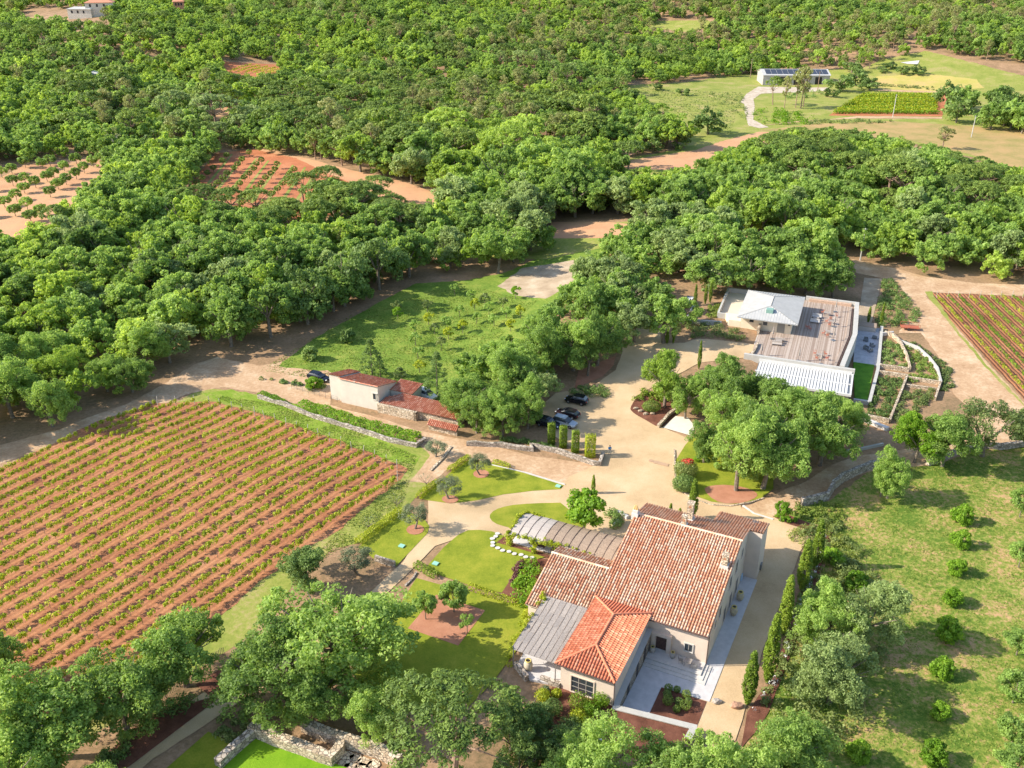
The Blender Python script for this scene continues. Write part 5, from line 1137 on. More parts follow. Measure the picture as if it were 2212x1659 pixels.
pwall([z12(1395, 1327), z12(1500, 1230), z12(1640, 1110)], .9, 1.2, 'grey stone wall at the left of the sunken lawn', M_stoneg, irregular=.1)
pwall([z13(80, 1195), z13(250, 1270), z13(430, 1330), z13(630, 1410), z13(690, 1345), z13(705, 1290)], 1.0, 1.4, 'broad capped stone wall across the foreground', M_stone)
pwall([z13(440, 1170), z13(600, 1240), z13(760, 1290), z13(980, 1360), z13(1110, 1430)], .9, 1.5, 'second broad stone wall behind the foreground one', M_stone)
for i, (x, y) in enumerate(((740, 1355), (800, 1375), (860, 1400), (720, 1410), (770, 1435), (920, 1420), (840, 1440))):
    c = at(*z13(x, y)); mb = MB(); rr = random.Random(i); mb.prism([(c[0]+rr.uniform(.6, .9)*cos(a), c[1]+rr.uniform(.5, .8)*sin(a)) for a in [j*pi/3.5 for j in range(7)]], T(*c), T(*c)+.13)
    props(mb.build('paving_stone', M_stone), 'irregular flat stone of the foreground stepping path', 'stepping stone', 'irregular foreground flagstones')
for i, (x, y) in enumerate(((1340, 960), (1325, 985), (1295, 1005), (1298, 1040), (1298, 1067), (1343, 1088), (1385, 1110), (1443, 1120), (1490, 1140), (1550, 1148), (1592, 1168), (1648, 1175))):
    c = at(*z7(x, y)); rr = random.Random(i); mb = MB(); z = T(*c)+.18; mb.prism([(c[0]+.36*cos(a)*rr.uniform(.85, 1.1), c[1]+.32*sin(a)) for a in [j*pi/5 for j in range(10)]], z, z+.07)
    props(mb.build('stepping_stone', M_white), ORD[i]+' round stepping stone, counted from the arched pergola end', 'stepping stone', 'stepping stones in the large lawn')
for (x, y), lab in (((1880, 537), 'pointed lawn tip'), ((490, 1070), 'olive tree lawn by the drive'), ((790, 1226), 'large lawn by the drive')):
    c = at(*z7(x, y)); o = MB().box(-.4, .4, -.35, .35, 0, .12).build('drain_cover', mat('green_lid', (.28, .55, .42), .5), loc=(c[0], c[1], T(*c)+.16), rz=HZ); props(o, 'pale green drain cover in the '+lab, 'drain cover')
for i, (x, y) in enumerate(((1245, 742), (1270, 750), (1297, 757), (1325, 764))):
    c = at(*z5(x, y)); o = MB().box(-.32, .32, -.42, .42, -.02, .03+.004*i).build('drain_cover', mat('rusty_cover', (.46, .30, .19), .8), loc=(c[0], c[1], T(*c)+.11), rz=-.35); props(o, ORD[i]+' tan rectangular cover from the left in the gravel court', 'drain cover', 'rectangular covers in the court')
for i, (x, y) in enumerate(((1198, 730), (1231, 742))):
    c = at(*z5(x, y)); o = MB().lathe((0, 0, 0), [(.42, 0), (.42, .05)], 16).build('manhole_cover', mat('rusty_cover', (.4, .3, .2), .8), loc=(c[0], c[1], T(*c)+.11)); props(o, ('left' if i == 0 else 'right')+' round tan cover in the gravel court', 'manhole cover')
def rock(c, s, label, m=M_rock, seed=0):
    bm = bmesh.new(); bmesh.ops.create_icosphere(bm, subdivisions=2, radius=1); rr = random.Random(seed)
    for v in bm.verts: v.co *= rr.uniform(.8, 1.15); v.co.x *= s; v.co.y *= s*.7; v.co.z *= s*.5
    me = bpy.data.meshes.new('rock'); bm.to_mesh(me); bm.free(); me.materials.append(m); o = link(bpy.data.objects.new('boulder', me)); o.location = (c[0], c[1], c[2]+s*.3); props(o, label, 'boulder')
c = xy(4.9, -4.9); rock((*c, .06), .75, 'brown boulder on the drive beside the nearest cypress', seed=3, m=mat('brown_rock', (.42, .24, .16), .9, var=.3, scale=3))
c = xy(2.65, -5.2); rock((*c, .06), .6, 'grey stones with a low plant at the paving corner', seed=5)
for i, (x, y) in enumerate(((1110, 320), (1150, 345), (1210, 342), (1070, 300))):
    c = at(*z5(x, y)); rock((*c, T(*c)+.1), .5, ['pale rock left in the mulch island', 'small pale rock in front of the clipped bush', 'flat rock right in the mulch island', 'rock at the left tip of the mulch island'][i], seed=i, m=M_stone)
# gravestone-like white blocks right of the big round tree
for i, (x, y) in enumerate(((930, 1170), (975, 1195), (905, 1260))):
    c = at(*z5(x, y)); o = MB().box(-.7, .7, -.25, .25, 0, .6).build('garden_wall', M_white, loc=(c[0], c[1], T(*c)), rz=[-.4, -.9, 1.0][i]); props(o, ['white stone ledge right of the round bright tree', 'second white ledge next to the house back corner', 'pale ledge among the shrubs beside the pergola end'][i], 'wall')
drape('track_plastic', [z8(1500, 362), z8(1610, 350), z8(1600, 372), z8(1540, 370)], .3, M_white, 'white sheet lying in the far top right clearing', 'ground')

# ---------------- clipped shrubs, hedges, scrub ----------------
def leafball(c, rx, ry, rz_, n, size, m, label, name='shrub', cat='shrub', seed=0, group=None, loose=.12, box=False, rot=0):
    rng = np.random.default_rng(seed+77); u = rng.normal(size=(n, 3)); u /= np.linalg.norm(u, axis=1, keepdims=True)
    if box:
        p = rng.uniform(-1, 1, (n, 3)); ax = rng.integers(0, 3, n); sg = np.sign(p[np.arange(n), ax]); p[np.arange(n), ax] = sg; u = p
    P = u*np.array([rx, ry, rz_])*(1-loose*2*rng.random((n, 1))**2+loose*.6*rng.normal(size=(n, 1))*.5); P[:, 2] += rz_
    N = u+rng.normal(size=(n, 3))*.5; V = leaves(rng, P, N, size)
    o = link(bpy.data.objects.new(name, quads_mesh(name, V, rng.random(n), m))); o.location = c; o.rotation_euler = (0, 0, rot); return props(o, label, cat, group)
for i, (a, b, r) in enumerate(((-2.9, -5.9, .5), (-1.95, -5.6, .42), (-.75, -6.0, .55), (-2.75, -6.9, .5), (-2.35, -7.9, .65), (-1.2, -7.4, .5), (-.35, -7.8, .65), (-.2, -6.9, .45), (-1.1, -8.6, .45))):
    x, y = xy(a, b); leafball((x, y, .1), r, r, r*.95, 500, .13, M_oakd if i % 2 else M_pine, ['clipped ball bush at the far left of the patio bed', 'far middle clipped ball touching the paving', 'far right clipped ball touching the paving', 'second clipped ball on the left of the patio bed', 'big pale clipped ball at the near left of the patio bed', 'dark clipped ball in the middle of the patio bed', 'big pale clipped ball at the near right of the patio bed', 'clipped ball on the right of the patio bed', 'small clipped ball nearest the camera in the patio bed'][i], 'box_ball', 'box ball', i, 'clipped balls in the patio bed')
for i, (q, r, m) in enumerate(((z2(415, 690), .6, M_yg), (z2(320, 660), .55, M_olive), (z2(300, 725), .9, M_yg), (z2(600, 790), 1.25, M_cyp), (z2(590, 900), .95, M_yg), (z2(385, 830), 1.1, M_oakd), (z2(700, 840), 1.0, M_lime), (z2(780, 760), 1.0, M_lime), (z2(820, 700), .8, M_lime), (z2(520, 1000), 1.3, M_oakd), (z2(660, 980), 1.1, M_cyp), (z2(1105, 858), .25, M_yg))):
    x, y = at(*q); leafball((x, y, T(x, y)), r, r, r*.85, int(900*r+300), .17, m, ['bright yellow green ball below the front window', 'grey green tuft left of the yellow ball', 'pale variegated bush in the front bed', 'round feathery green bush below the front window', 'yellow green bush in the middle of the front bed', 'dark bush at the left of the front bed', 'glossy bush right of the front window', 'glossy bush climbing the corner wall', 'glossy climber top at the wall end', 'large dark bush at the foot of the front bed', 'rounded bush right of the dark bush', 'tiny yellow tuft in the red bed'][i], 'shrub', 'shrub', 20+i, loose=.25)
for i, (x, y) in enumerate(((370, 590), (467, 615), (568, 655), (690, 690))):
    c = at(*z5(x, y)); r = (.62, .62, .62, .85)[i]; leafball((*c, T(*c)), r, r*.8, 2.05, 2600, .2, M_cyp if i < 3 else M_yg, ['leftmost clipped leafy column beside the parking', 'second clipped leafy column from the left', 'third clipped leafy column from the left', 'wide pale clipped column nearest the person'][i], 'columnar_hedge', 'hedge', 40+i, 'clipped columns by the parking', loose=.14, box=True)
c = at(*z5(1200, 315)); leafball((*c, T(*c)), 1.7, 1.3, 1.05, 2600, .18, M_pine, 'large clipped dome bush on the mulch island', seed=50, loose=.08)
c = at(*z5(1480, 860)); leafball((*c, T(*c)), 1.9, 1.7, 1.55, 3000, .22, M_scrub, 'round shrub with red flowers at the lawn edge', seed=51, loose=.2)
c2_ = at(*z5(1500, 845)); leafball((c2_[0]-.2, c2_[1]-.3, T(*c2_)+2.45), .95, .8, .35, 420, .24, mat('red_flower', (.65, .05, .04), .7), 'cluster of red flowers on top of the round shrub', 'flowers', 'flowers', 52, loose=.3)
c = at(*z5(1465, 970)); leafball((*c, T(*c)), 1.9, 1.6, 1.3, 2800, .22, M_oakd, 'dark round shrub in front of the red flowered shrub', seed=53, loose=.2)
c = at(*z5(1575, 735)); leafball((*c, T(*c)), .5, .5, .6, 500, .15, M_lime, 'tiny bright shrub on the oak lawn', seed=54, loose=.2)
def hedge(P, wd, h, m, label, seed, name='hedge', size=.2, dens=260, cat='hedge'):
    W = [at(*p) for p in P]; rng = np.random.default_rng(seed); PP = []; NN = []; z0 = T(*W[0])
    for i in range(len(W)-1):
        a, b = np.array(W[i]), np.array(W[i+1]); L = np.linalg.norm(b-a); n = int(L*dens*h); d = (b-a)/L; nn = np.array([-d[1], d[0]])
        s = rng.random(n)*L; top = rng.random(n) < .42; v = rng.uniform(-1, 1, n); side = np.sign(v); hh = h*(1+.12*np.sin(s*1.3+i)+.1*rng.normal(size=n)*.5)
        off = np.where(top, v, side)*wd/2*(1+.12*np.sin(s*2.1)); z = np.where(top, hh, rng.random(n)*hh)
        q = a[None]+d[None]*s[:, None]+nn[None]*off[:, None]; tz = np.array([T(x, y) for x, y in q[::8]]); tz = np.repeat(tz, 8)[:n]
        PP.append(np.concatenate([q-np.array(W[0]), (z+tz-z0)[:, None]], 1)); N = np.zeros((n, 3)); N[:, :2] = nn[None]*(side*(~top))[:, None]; N[:, 2] = np.where(top, 1, .3); NN.append(N+rng.normal(size=(n, 3))*.5)
    PP = np.concatenate(PP); NN = np.concatenate(NN); V = leaves(rng, PP, NN, size)
    o = link(bpy.data.objects.new(name, quads_mesh(name, V, rng.random(len(PP)), m))); o.location = (W[0][0], W[0][1], z0); return props(o, label, cat)
hedge([z7(910, 410), z7(1000, 350), z7(1090, 280)], .9, .8, M_yg, 'yellow green hedge left of the top olive tree', 1)
hedge([z7(635, 645), z7(730, 570), z7(810, 505)], .9, .8, M_yg, 'yellow green hedge between two olive trees', 2)
hedge([z7(95, 1055), z7(220, 960), z7(350, 860), z7(470, 765)], 1.0, .9, M_yg, 'long yellow green hedge beside the left vineyard', 3)
hedge([z7(1300, 320), z7(1380, 345), z7(1450, 370)], .7, .6, M_yg, 'short hedge right of the top olive tree', 4)
hedge([z7(610, 1240), z7(700, 1290), z7(800, 1350)], .9, .8, M_cyp, 'low leafy hedge at the drive corner', 5)
hedge([z7(1080, 1430), z7(1200, 1480), z7(1350, 1530), z7(1500, 1580), z7(1600, 1600)], 1.0, .6, M_yg, 'low vine hedge across the lawn towards the left roof', 6)
hedge([z4(150, 570), z4(240, 600), z4(340, 640)], 1.2, .8, M_lime, 'ivy clump at the left end of the track wall', 7, 'ivy', .28, 200)
hedge([z4(450, 665), z4(620, 705), z4(780, 760), z4(900, 800), z4(1050, 840), z4(1200, 885), z4(1350, 915)], 2.0, 1.3, M_lime, 'long mound of dark green ivy over the track wall', 8, 'ivy', .3, 200)
def scrub(P, n, hr, rr_, m, label, seed, size=.28, nl=60, kind='stuff', name='undergrowth', cat='undergrowth', zoff=0):
    rng = np.random.default_rng(seed); W = [at(*p) for p in P]; xs = [p[0] for p in W]; ys = [p[1] for p in W]; C = []; tries = 0
    while len(C) < n and tries < n*40:
        tries += 1; x, y = rng.uniform(min(xs), max(xs)), rng.uniform(min(ys), max(ys))
        if inpoly(x, y, W): C.append((x-W[0][0], y-W[0][1], T(x, y)+rng.uniform(*hr)*.55+zoff))
    if not C: return
    V, t = cloud(rng, np.array(C), rng.uniform(rr_[0], rr_[1], len(C)), nl, size)
    o = link(bpy.data.objects.new(name, quads_mesh(name, V, t, m))); o.location = (W[0][0], W[0][1], 0); return props(o, label, cat, kind=kind)
scrub([(1700, 1160), (1770, 1120), (1860, 1180), (1900, 1260), (1930, 1330), (1860, 1560), (1800, 1659), (1600, 1680), (1650, 1540), (1700, 1440), (1740, 1300), (1790, 1190)], 330, (.3, 1.6), (.5, 1.1), M_scrub, 'rough scrub covering the bank right of the cypress row', 11, nl=70)
scrub([(1700, 1160), (1780, 1120), (1840, 1170), (1870, 1260), (1790, 1290), (1760, 1200)], 110, (.2, .9), (.4, .8), M_grassb, 'long pale grass on top of the bank', 12, size=.22, nl=60)
scrub([z3b(500, 120), z3b(600, 120), z3b(700, 260), z3b(830, 440), z3b(780, 500), z3b(640, 520), z3b(490, 560), z3b(420, 500), z3b(480, 260)], 170, (.3, 1.2), (.5, .9), M_oakd, 'dark ground cover shrubs between ramp and ochre track', 13)
scrub([z3b(490, 650), z3b(650, 690), z3b(710, 920), z3b(480, 900)], 60, (.2, .8), (.4, .7), M_oakd, 'dark planting of the upper stone planter', 14)
scrub([z3b(470, 980), z3b(680, 1000), z3b(540, 1370), z3b(350, 1340)], 110, (.2, .7), (.4, .8), M_oakd, 'dark planting of the long stone planter', 15)
scrub([z3b(720, 720), z3b(850, 770), z3b(980, 940), z3b(980, 1040), z3b(730, 1030), z3b(690, 720)], 80, (.2, .7), (.35, .7), M_pine, 'low green planting inside the curved wall', 16)
scrub([z3b(660, 660), z3b(800, 690), z3b(950, 790), z3b(1100, 900), z3b(1140, 1100), z3b(1020, 1130), z3b(1000, 920), z3b(850, 740)], 80, (.1, .5), (.3, .6), M_scrub, 'low ground cover outside the curved wall', 17)
scrub([z3b(700, 1100), z3b(960, 1110), z3b(920, 1200), z3b(680, 1400), z3b(560, 1380)], 70, (.2, .8), (.4, .8), M_scrub, 'shrubs in the lower outer planter', 18)
scrub([z3(270, 490), z3(620, 480), z3(850, 560), z3(960, 640), z3(620, 600), z3(400, 600), z3(300, 570)], 60, (.3, 1.3), (.5, .95), M_scrub, 'mixed shrub bed behind the winery forecourt', 19)
scrub([z3(540, 330), z3(690, 300), z3(640, 420), z3(570, 430)], 40, (.1, .3), (.4, .6), M_grassb, 'bright grass beside the upper terrace', 20)
scrub([z1(50, 840), z1(180, 700), z1(320, 640), z1(240, 860), z1(170, 1060), z1(60, 1060)], 46, (.4, 1.4), (.5, .9), M_lime, 'glossy green shrubs along the left roof wing', 21, kind=None, name='shrub', cat='shrub')
scrub([z1(-20, 850), z1(80, 700), z1(150, 680), z1(40, 900)], 14, (.2, .7), (.3, .55), mat('purple_leaf', (.14, .06, .05), .8, var=.4, scale=6), 'reddish brown shrubs edging the large lawn', 22, kind=None, name='shrub', cat='shrub')
scrub([z5(830, 1130), z5(960, 1180), z5(930, 1290), z5(830, 1300)], 24, (.3, 1.1), (.4, .8), M_oakd, 'dark shrubs between the bright round tree and the house', 23, kind=None, name='shrub', cat='shrub')
scrub([z12(1200, 860), z12(1000, 940), z12(860, 1060), z12(900, 1100), z12(1150, 990), z12(1260, 900)], 20, (.6, 1.3), (.6, .9), M_oakd, 'clipped dark mounds along the foreground drive', 24, kind=None, name='shrub', cat='shrub')
scrub([z12(1350, 1100), z12(1430, 1000), z12(1640, 960), z12(1600, 1100), z12(1480, 1180)], 24, (.2, .7), (.35, .6), M_scrub, 'low plants in the bed above the sunken lawn', 25, kind=None, name='shrub', cat='shrub')
scrub([z12(620, 1290), z12(780, 1150), z12(840, 1130), z12(760, 1327), z12(600, 1380)], 24, (.3, .9), (.5, .8), M_oakd, 'dark shrubs at the foot of the left foreground oaks', 26, kind=None, name='shrub', cat='shrub')
scrub([z5(1040, 240), z5(1130, 150), z5(1300, 170), z5(1420, 270), z5(1250, 240), z5(1130, 230)], 30, (.3, 1.1), (.4, .8), M_cyp, 'shrubs at the back of the mulch island', 27, kind=None, name='shrub', cat='shrub')
scrub([z5(500, 180), z5(560, 130), z5(820, 130), z5(840, 200), z5(680, 200)], 34, (.3, 1.2), (.5, .9), M_oakd, 'dark shrubs behind the farthest parked car', 28, kind=None, name='shrub', cat='shrub')
scrub([z5(-60, 560), z5(100, 560), z5(300, 600), z5(560, 690), z5(420, 640), z5(200, 590)], 34, (.2, .9), (.4, .7), M_oakd, 'low dark shrubs along the rough stone wall', 40, kind=None, name='shrub', cat='shrub')
scrub([z11(150, 590), z11(330, 600), z11(380, 743), z11(60, 640)], 60, (.2, .6), (.4, .7), M_grassb, 'tall grass at the foot of the retaining wall', 29)
scrub([z4(120, 430), z4(480, 470), z4(640, 500), z4(640, 520), z4(400, 500), z4(140, 450)], 22, (.2, .8), (.35, .6), M_oakd, 'low shrubs along the wire fence', 30, kind=None, name='shrub', cat='shrub')
scrub([(1100, 1470), (1118, 1410), (1170, 1280), (1160, 1290), (1100, 1400)], 14, (.8, 2.6), (.3, .5), M_yg, 'vine climbing the edge of the reed canopy', 31, kind=None, name='climbing_vine', cat='vine', size=.2)
scrub([z8(380, 530), z8(620, 560), z8(620, 700), z8(490, 620)], 40, (.3, 1.2), (.7, 1.3), M_scrub, 'bushes left of the white stony track', 32, size=.5, nl=30)
scrub([z8(650, 640), z8(820, 640), z8(1000, 680), z8(960, 720), z8(660, 720)], 60, (.5, 2.2), (1.0, 1.8), M_lime, 'green thicket right of the white stony track', 33, size=.6, nl=40)
scrub([z8(820, 545), z8(1040, 530), z8(1060, 560), z8(840, 580)], 24, (.4, 1.4), (.8, 1.4), M_oakd, 'dark bushes before the barn', 34, size=.6, nl=36)
scrub([z8(940, 700), z8(1200, 690), z8(1460, 700), z8(1450, 710), z8(950, 720)], 60, (.3, 1.0), (.6, 1.0), M_scrub, 'hedge of scrub below the far vineyard', 35, size=.5, nl=30)
scrub([z8(1370, 500), z8(1840, 530), z8(1840, 515), z8(1390, 490)], 50, (.3, 1.0), (.6, 1.0), M_scrub, 'scrub hedge above the far vineyard', 36, size=.5, nl=30)
scrub([(1772, 1160), (1785, 1165), (1745, 1290), (1710, 1400), (1672, 1490), (1632, 1560), (1618, 1555), (1660, 1480), (1700, 1380), (1740, 1260)], 60, (.2, .8), (.35, .6), M_scrub, 'low shrubs planted behind the cypress row', 37, kind=None, name='shrub', cat='shrub')
scrub([(1772, 1160), (1785, 1165), (1745, 1290), (1710, 1400), (1672, 1490), (1632, 1560), (1618, 1555), (1660, 1480), (1700, 1380), (1740, 1260)], 30, (.9, 1.3), (.2, .35), mat('white_flower', (.75, .74, .72), .7), 'white flowers among the shrubs behind the cypress row', 38, kind='stuff', name='flowers', cat='flowers', size=.16, nl=16)
scrub([z6(90, 205), z6(180, 210), z6(270, 245), z6(250, 265), z6(100, 235)], 12, (.2, .5), (.25, .45), M_lime, 'low bed plants below the lollipop tree', 39, kind=None, name='shrub', cat='shrub')
drape('mulch_bed', [z6(85, 212), z6(180, 205), z6(340, 270), z6(320, 300), z6(170, 255)], .13, G_mulch, 'mulch bed with the lollipop tree right of the house', 'flower bed')
drape('mulch_bed', [(1768, 1135), (1800, 1150), (1750, 1300), (1700, 1440), (1650, 1560), (1600, 1620), (1612, 1540), (1665, 1470), (1705, 1360), (1745, 1230)], .10, G_mulch, 'narrow mulch bed along the cypress row', 'flower bed', jit=.1)
# vines on the arched pergola
def vine_on(P3, n, r, label, seed):
    rng = np.random.default_rng(seed); C = []
    for i in range(n):
        t = rng.random()*(len(P3)-1); k_ = int(t); f = t-k_; a, b = P3[k_], P3[k_+1]; C.append([a[c_]+(b[c_]-a[c_])*f+rng.normal()*r*.5 for c_ in range(3)])
    V, t = cloud(rng, np.array(C), rng.uniform(r*.6, r*1.1, n), 26, .2)
    o = link(bpy.data.objects.new('climbing_vine', quads_mesh('climbing_vine', V, t, M_yg))); o.location = (HO[0], HO[1], 0); o.rotation_euler = (0, 0, HZ); props(o, label, 'vine')
vine_on([(-31.4, 10.4, .6), (-31.4, 10.3, 3.0)], 26, .5, 'yellow green vine wrapping the front left pergola post', 1)
vine_on([(-27.6, 10.2, .6), (-27.5, 10.2, 3.0)], 22, .42, 'vine wrapping the second front pergola post', 2)
vine_on([(-23.9, 10.2, .6), (-23.7, 10.2, 3.0)], 24, .45, 'vine wrapping the third front pergola post', 3)
vine_on([(-31.5, 10.3, 3.1), (-27.5, 10.2, 3.25), (-23.5, 10.4, 3.2)], 46, .34, 'vine trailing along the front edge of the arched pergola', 4)
vine_on([(-31.6, 10.3, 3.2), (-31.6, 13.3, 4.0), (-31.5, 16.3, 3.2), (-28.5, 16.3, 3.2)], 46, .26, 'vine over the left end of the arched pergola', 5)
vine_on([(-26.0, 10.8, 3.5), (-22.4, 10.8, 3.5), (-19.5, 10.4, 3.4), (-16.3, 9.0, 3.2)], 24, .26, 'sparse vine strands on the right half of the pergola', 6)
vine_on([(-20.7, -11.5, 4.2), (-20.8, -6, 4.4), (-20.9, -1.5, 4.8), (-20.2, -2.5, 4.7)], 30, .28, 'vine along the left edge of the grey reed canopy', 7)

# picket fence in the left foreground
W = [at(*z12(x, y)) for x, y in ((780, 1130), (850, 1060), (1000, 935), (1060, 880), (1150, 810), (1260, 730), (1330, 660), (1440, 590))]
fe = empty('picket_fence', (W[0][0], W[0][1], T(*W[0])), 0, 'weathered picket fence between the left vineyard and the foreground drive', 'fence')
m_ = MB(); pts_ = []
for i in range(len(W)-1):
    L_ = math.dist(W[i], W[i+1]); n = int(L_/.22)
    for j in range(n): t = j/n; x, y = W[i][0]+(W[i+1][0]-W[i][0])*t-W[0][0], W[i][1]+(W[i+1][1]-W[i][1])*t-W[0][1]; m_.tube((x, y, 0), (x, y, 1.05+random.uniform(-.1, .1)), .04, n=4)
    MB().tube((W[i][0]-W[0][0], W[i][1]-W[0][1], -.2), (W[i][0]-W[0][0], W[i][1]-W[0][1], 1.5), .09, n=6).build('post', M_bark, fe)
m_.build('pickets', mat('grey_pickets', (.42, .33, .25), .85, var=.2, scale=4), fe)['kind'] = 'stuff'

# meadow grass and weeds (uncountable)
def blades(P, n, size, m, label, seed, hump=.0, name='grass'):
    rng = np.random.default_rng(seed); W = np.array([at(*p) for p in P]); lo, hi = W.min(0), W.max(0); X = []
    pl = [tuple(p) for p in W]
    while len(X) < n:
        q = rng.uniform(lo, hi); 
        if inpoly(q[0], q[1], pl) and (math.sin(q[0]*.9+2*math.sin(q[1]*.5))+math.sin(q[1]*1.1)+rng.normal()*.8) > -.6: X.append((q[0], q[1]))
    X = np.array(X); Z = np.array([T(x, y) for x, y in X]); C = np.concatenate([X-W[0], (Z+.07)[:, None]], 1); N = rng.normal(size=(n, 3)); N[:, 2] = np.abs(N[:, 2])*.6+.2
    V = leaves(rng, C, N, size, .5); o = link(bpy.data.objects.new(name, quads_mesh(name, V, rng.random(n), m))); o.location = (W[0][0], W[0][1], 0); props(o, label, 'grass', kind='stuff')
blades([(1600, 1640), (1760, 1300), (1800, 1090), (1890, 1025), (2050, 1000), (2260, 965), (2300, 1700), (1600, 1700)], 26000, .26, M_grassb, 'tufts of grass scattered over the right orchard', 61)
blades([(560, 800), (760, 680), (1000, 610), (1160, 650), (1060, 750), (880, 850)], 14000, .3, M_grassb, 'tufts of grass in the green orchard', 62)
blades([(440, 850), (640, 880), (900, 985), (860, 1120), (640, 1240), (880, 1010), (640, 925)], 7000, .24, M_grassb, 'tufts of grass beside the left vineyard', 63)
blades([(1380, 190), (1600, 200), (1580, 290), (1450, 240)], 2500, .8, M_scrub, 'weeds in the far grassland', 64)

# ---------------- individually placed trees ----------------
def TP(kind, px, py, R, H, label, group=None, **k): return treep(kind, px, py, R, H, label, group, **k)
# foreground
TP('oak', 731, 1472, 9.2, 13.0, 'great forked oak over the drive in the foreground')
TP('oak', 600, 1540, 6.6, 10.5, 'oak at the left shoulder of the great forked oak', name='oak_tree')
TP('oak', 403, 1482, 6.0, 10.5, 'oak whose trunk breaks through the picket fence')
TP('oak', 275, 1580, 5.8, 11.0, 'oak left of the fence oak above the vineyard edge')
TP('oak', 110, 1640, 7.2, 12.0, 'broad oak in the bottom left corner with the vineyard behind')
TP('oak', -30, 1520, 5.2, 10.0, 'oak cut by the left frame edge beside the vineyard')
TP('oak', 20, 1800, 6.4, 11.0, 'nearest oak at the bottom left corner')
TP('oak', 210, 1800, 4.6, 8.0, 'low oak at the bottom edge left of the drive')
TP('holm', 668, 1262, 3.9, 6.2, 'dark dense oak at the vineyard end of the drive')
TP('olive', 775, 1240, 2.6, 4.2, 'grey olive tree beside the dark oak')
TP('upine', 975, 1705, 7.8, 13.0, 'huge round stone pine at the bottom centre of the foreground')
TP('holm', 1120, 1700, 3.2, 6.0, 'dark tree right of the stone pine trunk')
TP('holm', 1190, 1640, 2.4, 4.4, 'dark rounded tree between the stone pine and the red bed')
TP('oak', 1290, 1735, 5.2, 9.2, 'foreground oak just below the red planting bed')
TP('oak', 1430, 1765, 5.2, 9.6, 'foreground oak at the bottom centre right')
TP('oak', 1565, 1770, 5.4, 10.0, 'foreground oak below the end of the gravel drive')
TP('oak', 1690, 1690, 5.0, 9, 'foreground oak right of the gravel drive end')
TP('oak', 1190, 1800, 4.2, 7.6, 'foreground oak cut by the bottom edge')
TP('oak', 1680, 1800, 4.6, 7.5, 'foreground oak at the bottom edge under the bank')
TP('oak', 1865, 1400, 4.8, 9.6, 'grey green oak with spreading crown on the bank', crownmat=M_oakg)
TP('oak', 1790, 1520, 5.4, 10, 'larger grey green oak on the bank nearer the camera', crownmat=M_oakg)
TP('oak', 1780, 1400, 4.4, 8.8, 'oak tucked between cypress row and bank oaks')
TP('oak', 1235, 1700, 3.6, 6.4, 'small oak between the dark tree and the foreground oaks')
TP('holm', 1130, 1600, 3.2, 6.4, 'dark evergreen between the pine crown and the front bed')
TP('holm', 1215, 1660, 3.2, 5.2, 'dark evergreen at the lower corner of the front bed')
TP('holm', 1160, 1590, 2.2, 3.4, 'dark bush tree left of the front bed')
TP('holm', 1100, 1640, 3.0, 6.0, 'dark tree at the right shoulder of the stone pine')
TP('oak', 800, 1590, 3.8, 7.0, 'oak between the great forked oak and the stone pine')
TP('oak', 690, 1550, 4.8, 7.5, 'bright oak in front of the great forked trunk')
TP('olive', 1740, 1660, 2.2, 3.6, 'silvery shrub tree at the foot of the bank')
TP('bush', 1855, 1640, 1.3, 2.2, 'small bright bush at the lower edge of the bank')
TP('bush', 1795, 1215, 1.6, 2.2, 'bright bush on the grassy bank top')
TP('bush', 1850, 1270, 1.7, 2.2, 'bush on the bank beside the mown shade')
# garden
TP('lime', 1262, 1150, 3.35, 7.4, 'bright dense round tree behind the arched pergola')
TP('olive', 1039, 1027, 1.9, 4.0, 'olive tree at the top of the pointed lawn')
TP('olive', 971, 1080, 2.2, 4.0, 'olive tree at the lower side of the pointed lawn')
TP('olive', 895, 1145, 2.1, 4.5, 'olive tree on the small lawn by the drive')
TP('olive', 941, 988, 2.2, 3.0, 'grey rosy shrub tree at the track corner')
TP('bare', 858, 1098, 1.4, 2.4, 'nearly bare young tree by the hedge gap'); TP('bare', 797, 1146, 1.4, 2.6, 'nearly bare young tree at the lower hedge'); TP('bare', 921, 1052, 1.3, 2.3, 'nearly bare young tree beside the upper hedge')
TP('garden', 981, 1323, 2.1, 5.2, 'largest young tree on the terracotta bed'); TP('garden', 920, 1339, 1.6, 4.4, 'slender young tree at the left corner of the terracotta bed'); TP('sapling', 1009, 1369, 1.1, 3.2, 'smallest young tree at the right corner of the terracotta bed')
for (px, py, h, s), lab in (((1281, 1066, 3.4, 1.0), 'slim cypress between the court and the bright round tree'), ((1447, 1122, 2.9, 1.0), 'slim cypress left of the two behind the house'), ((1467, 1126, 2.4, 1.0), 'shortest cypress behind the house roof'), ((1494, 1122, 7.2, 1.3), 'tall cypress rising behind the chimney'),
        ((1759, 1228, 7.0, 1.5), 'farthest fat cypress of the row along the drive'), ((1731, 1276, 7.2, 1.6), 'second fat cypress from the far end of the row'), ((1690, 1372, 8.2, 1.5), 'middle fat cypress of the row along the drive'), ((1657, 1476, 9.0, 1.6), 'second nearest fat cypress of the row'), ((1614, 1522, 6.8, 1.5), 'nearest fat cypress of the row beside the boulder')):
    TP('cypress', px, py, .62*s*(.62 if s == 1.0 else 1.0), h*(1.16 if s > 1.4 else 1), lab, 'cypresses')
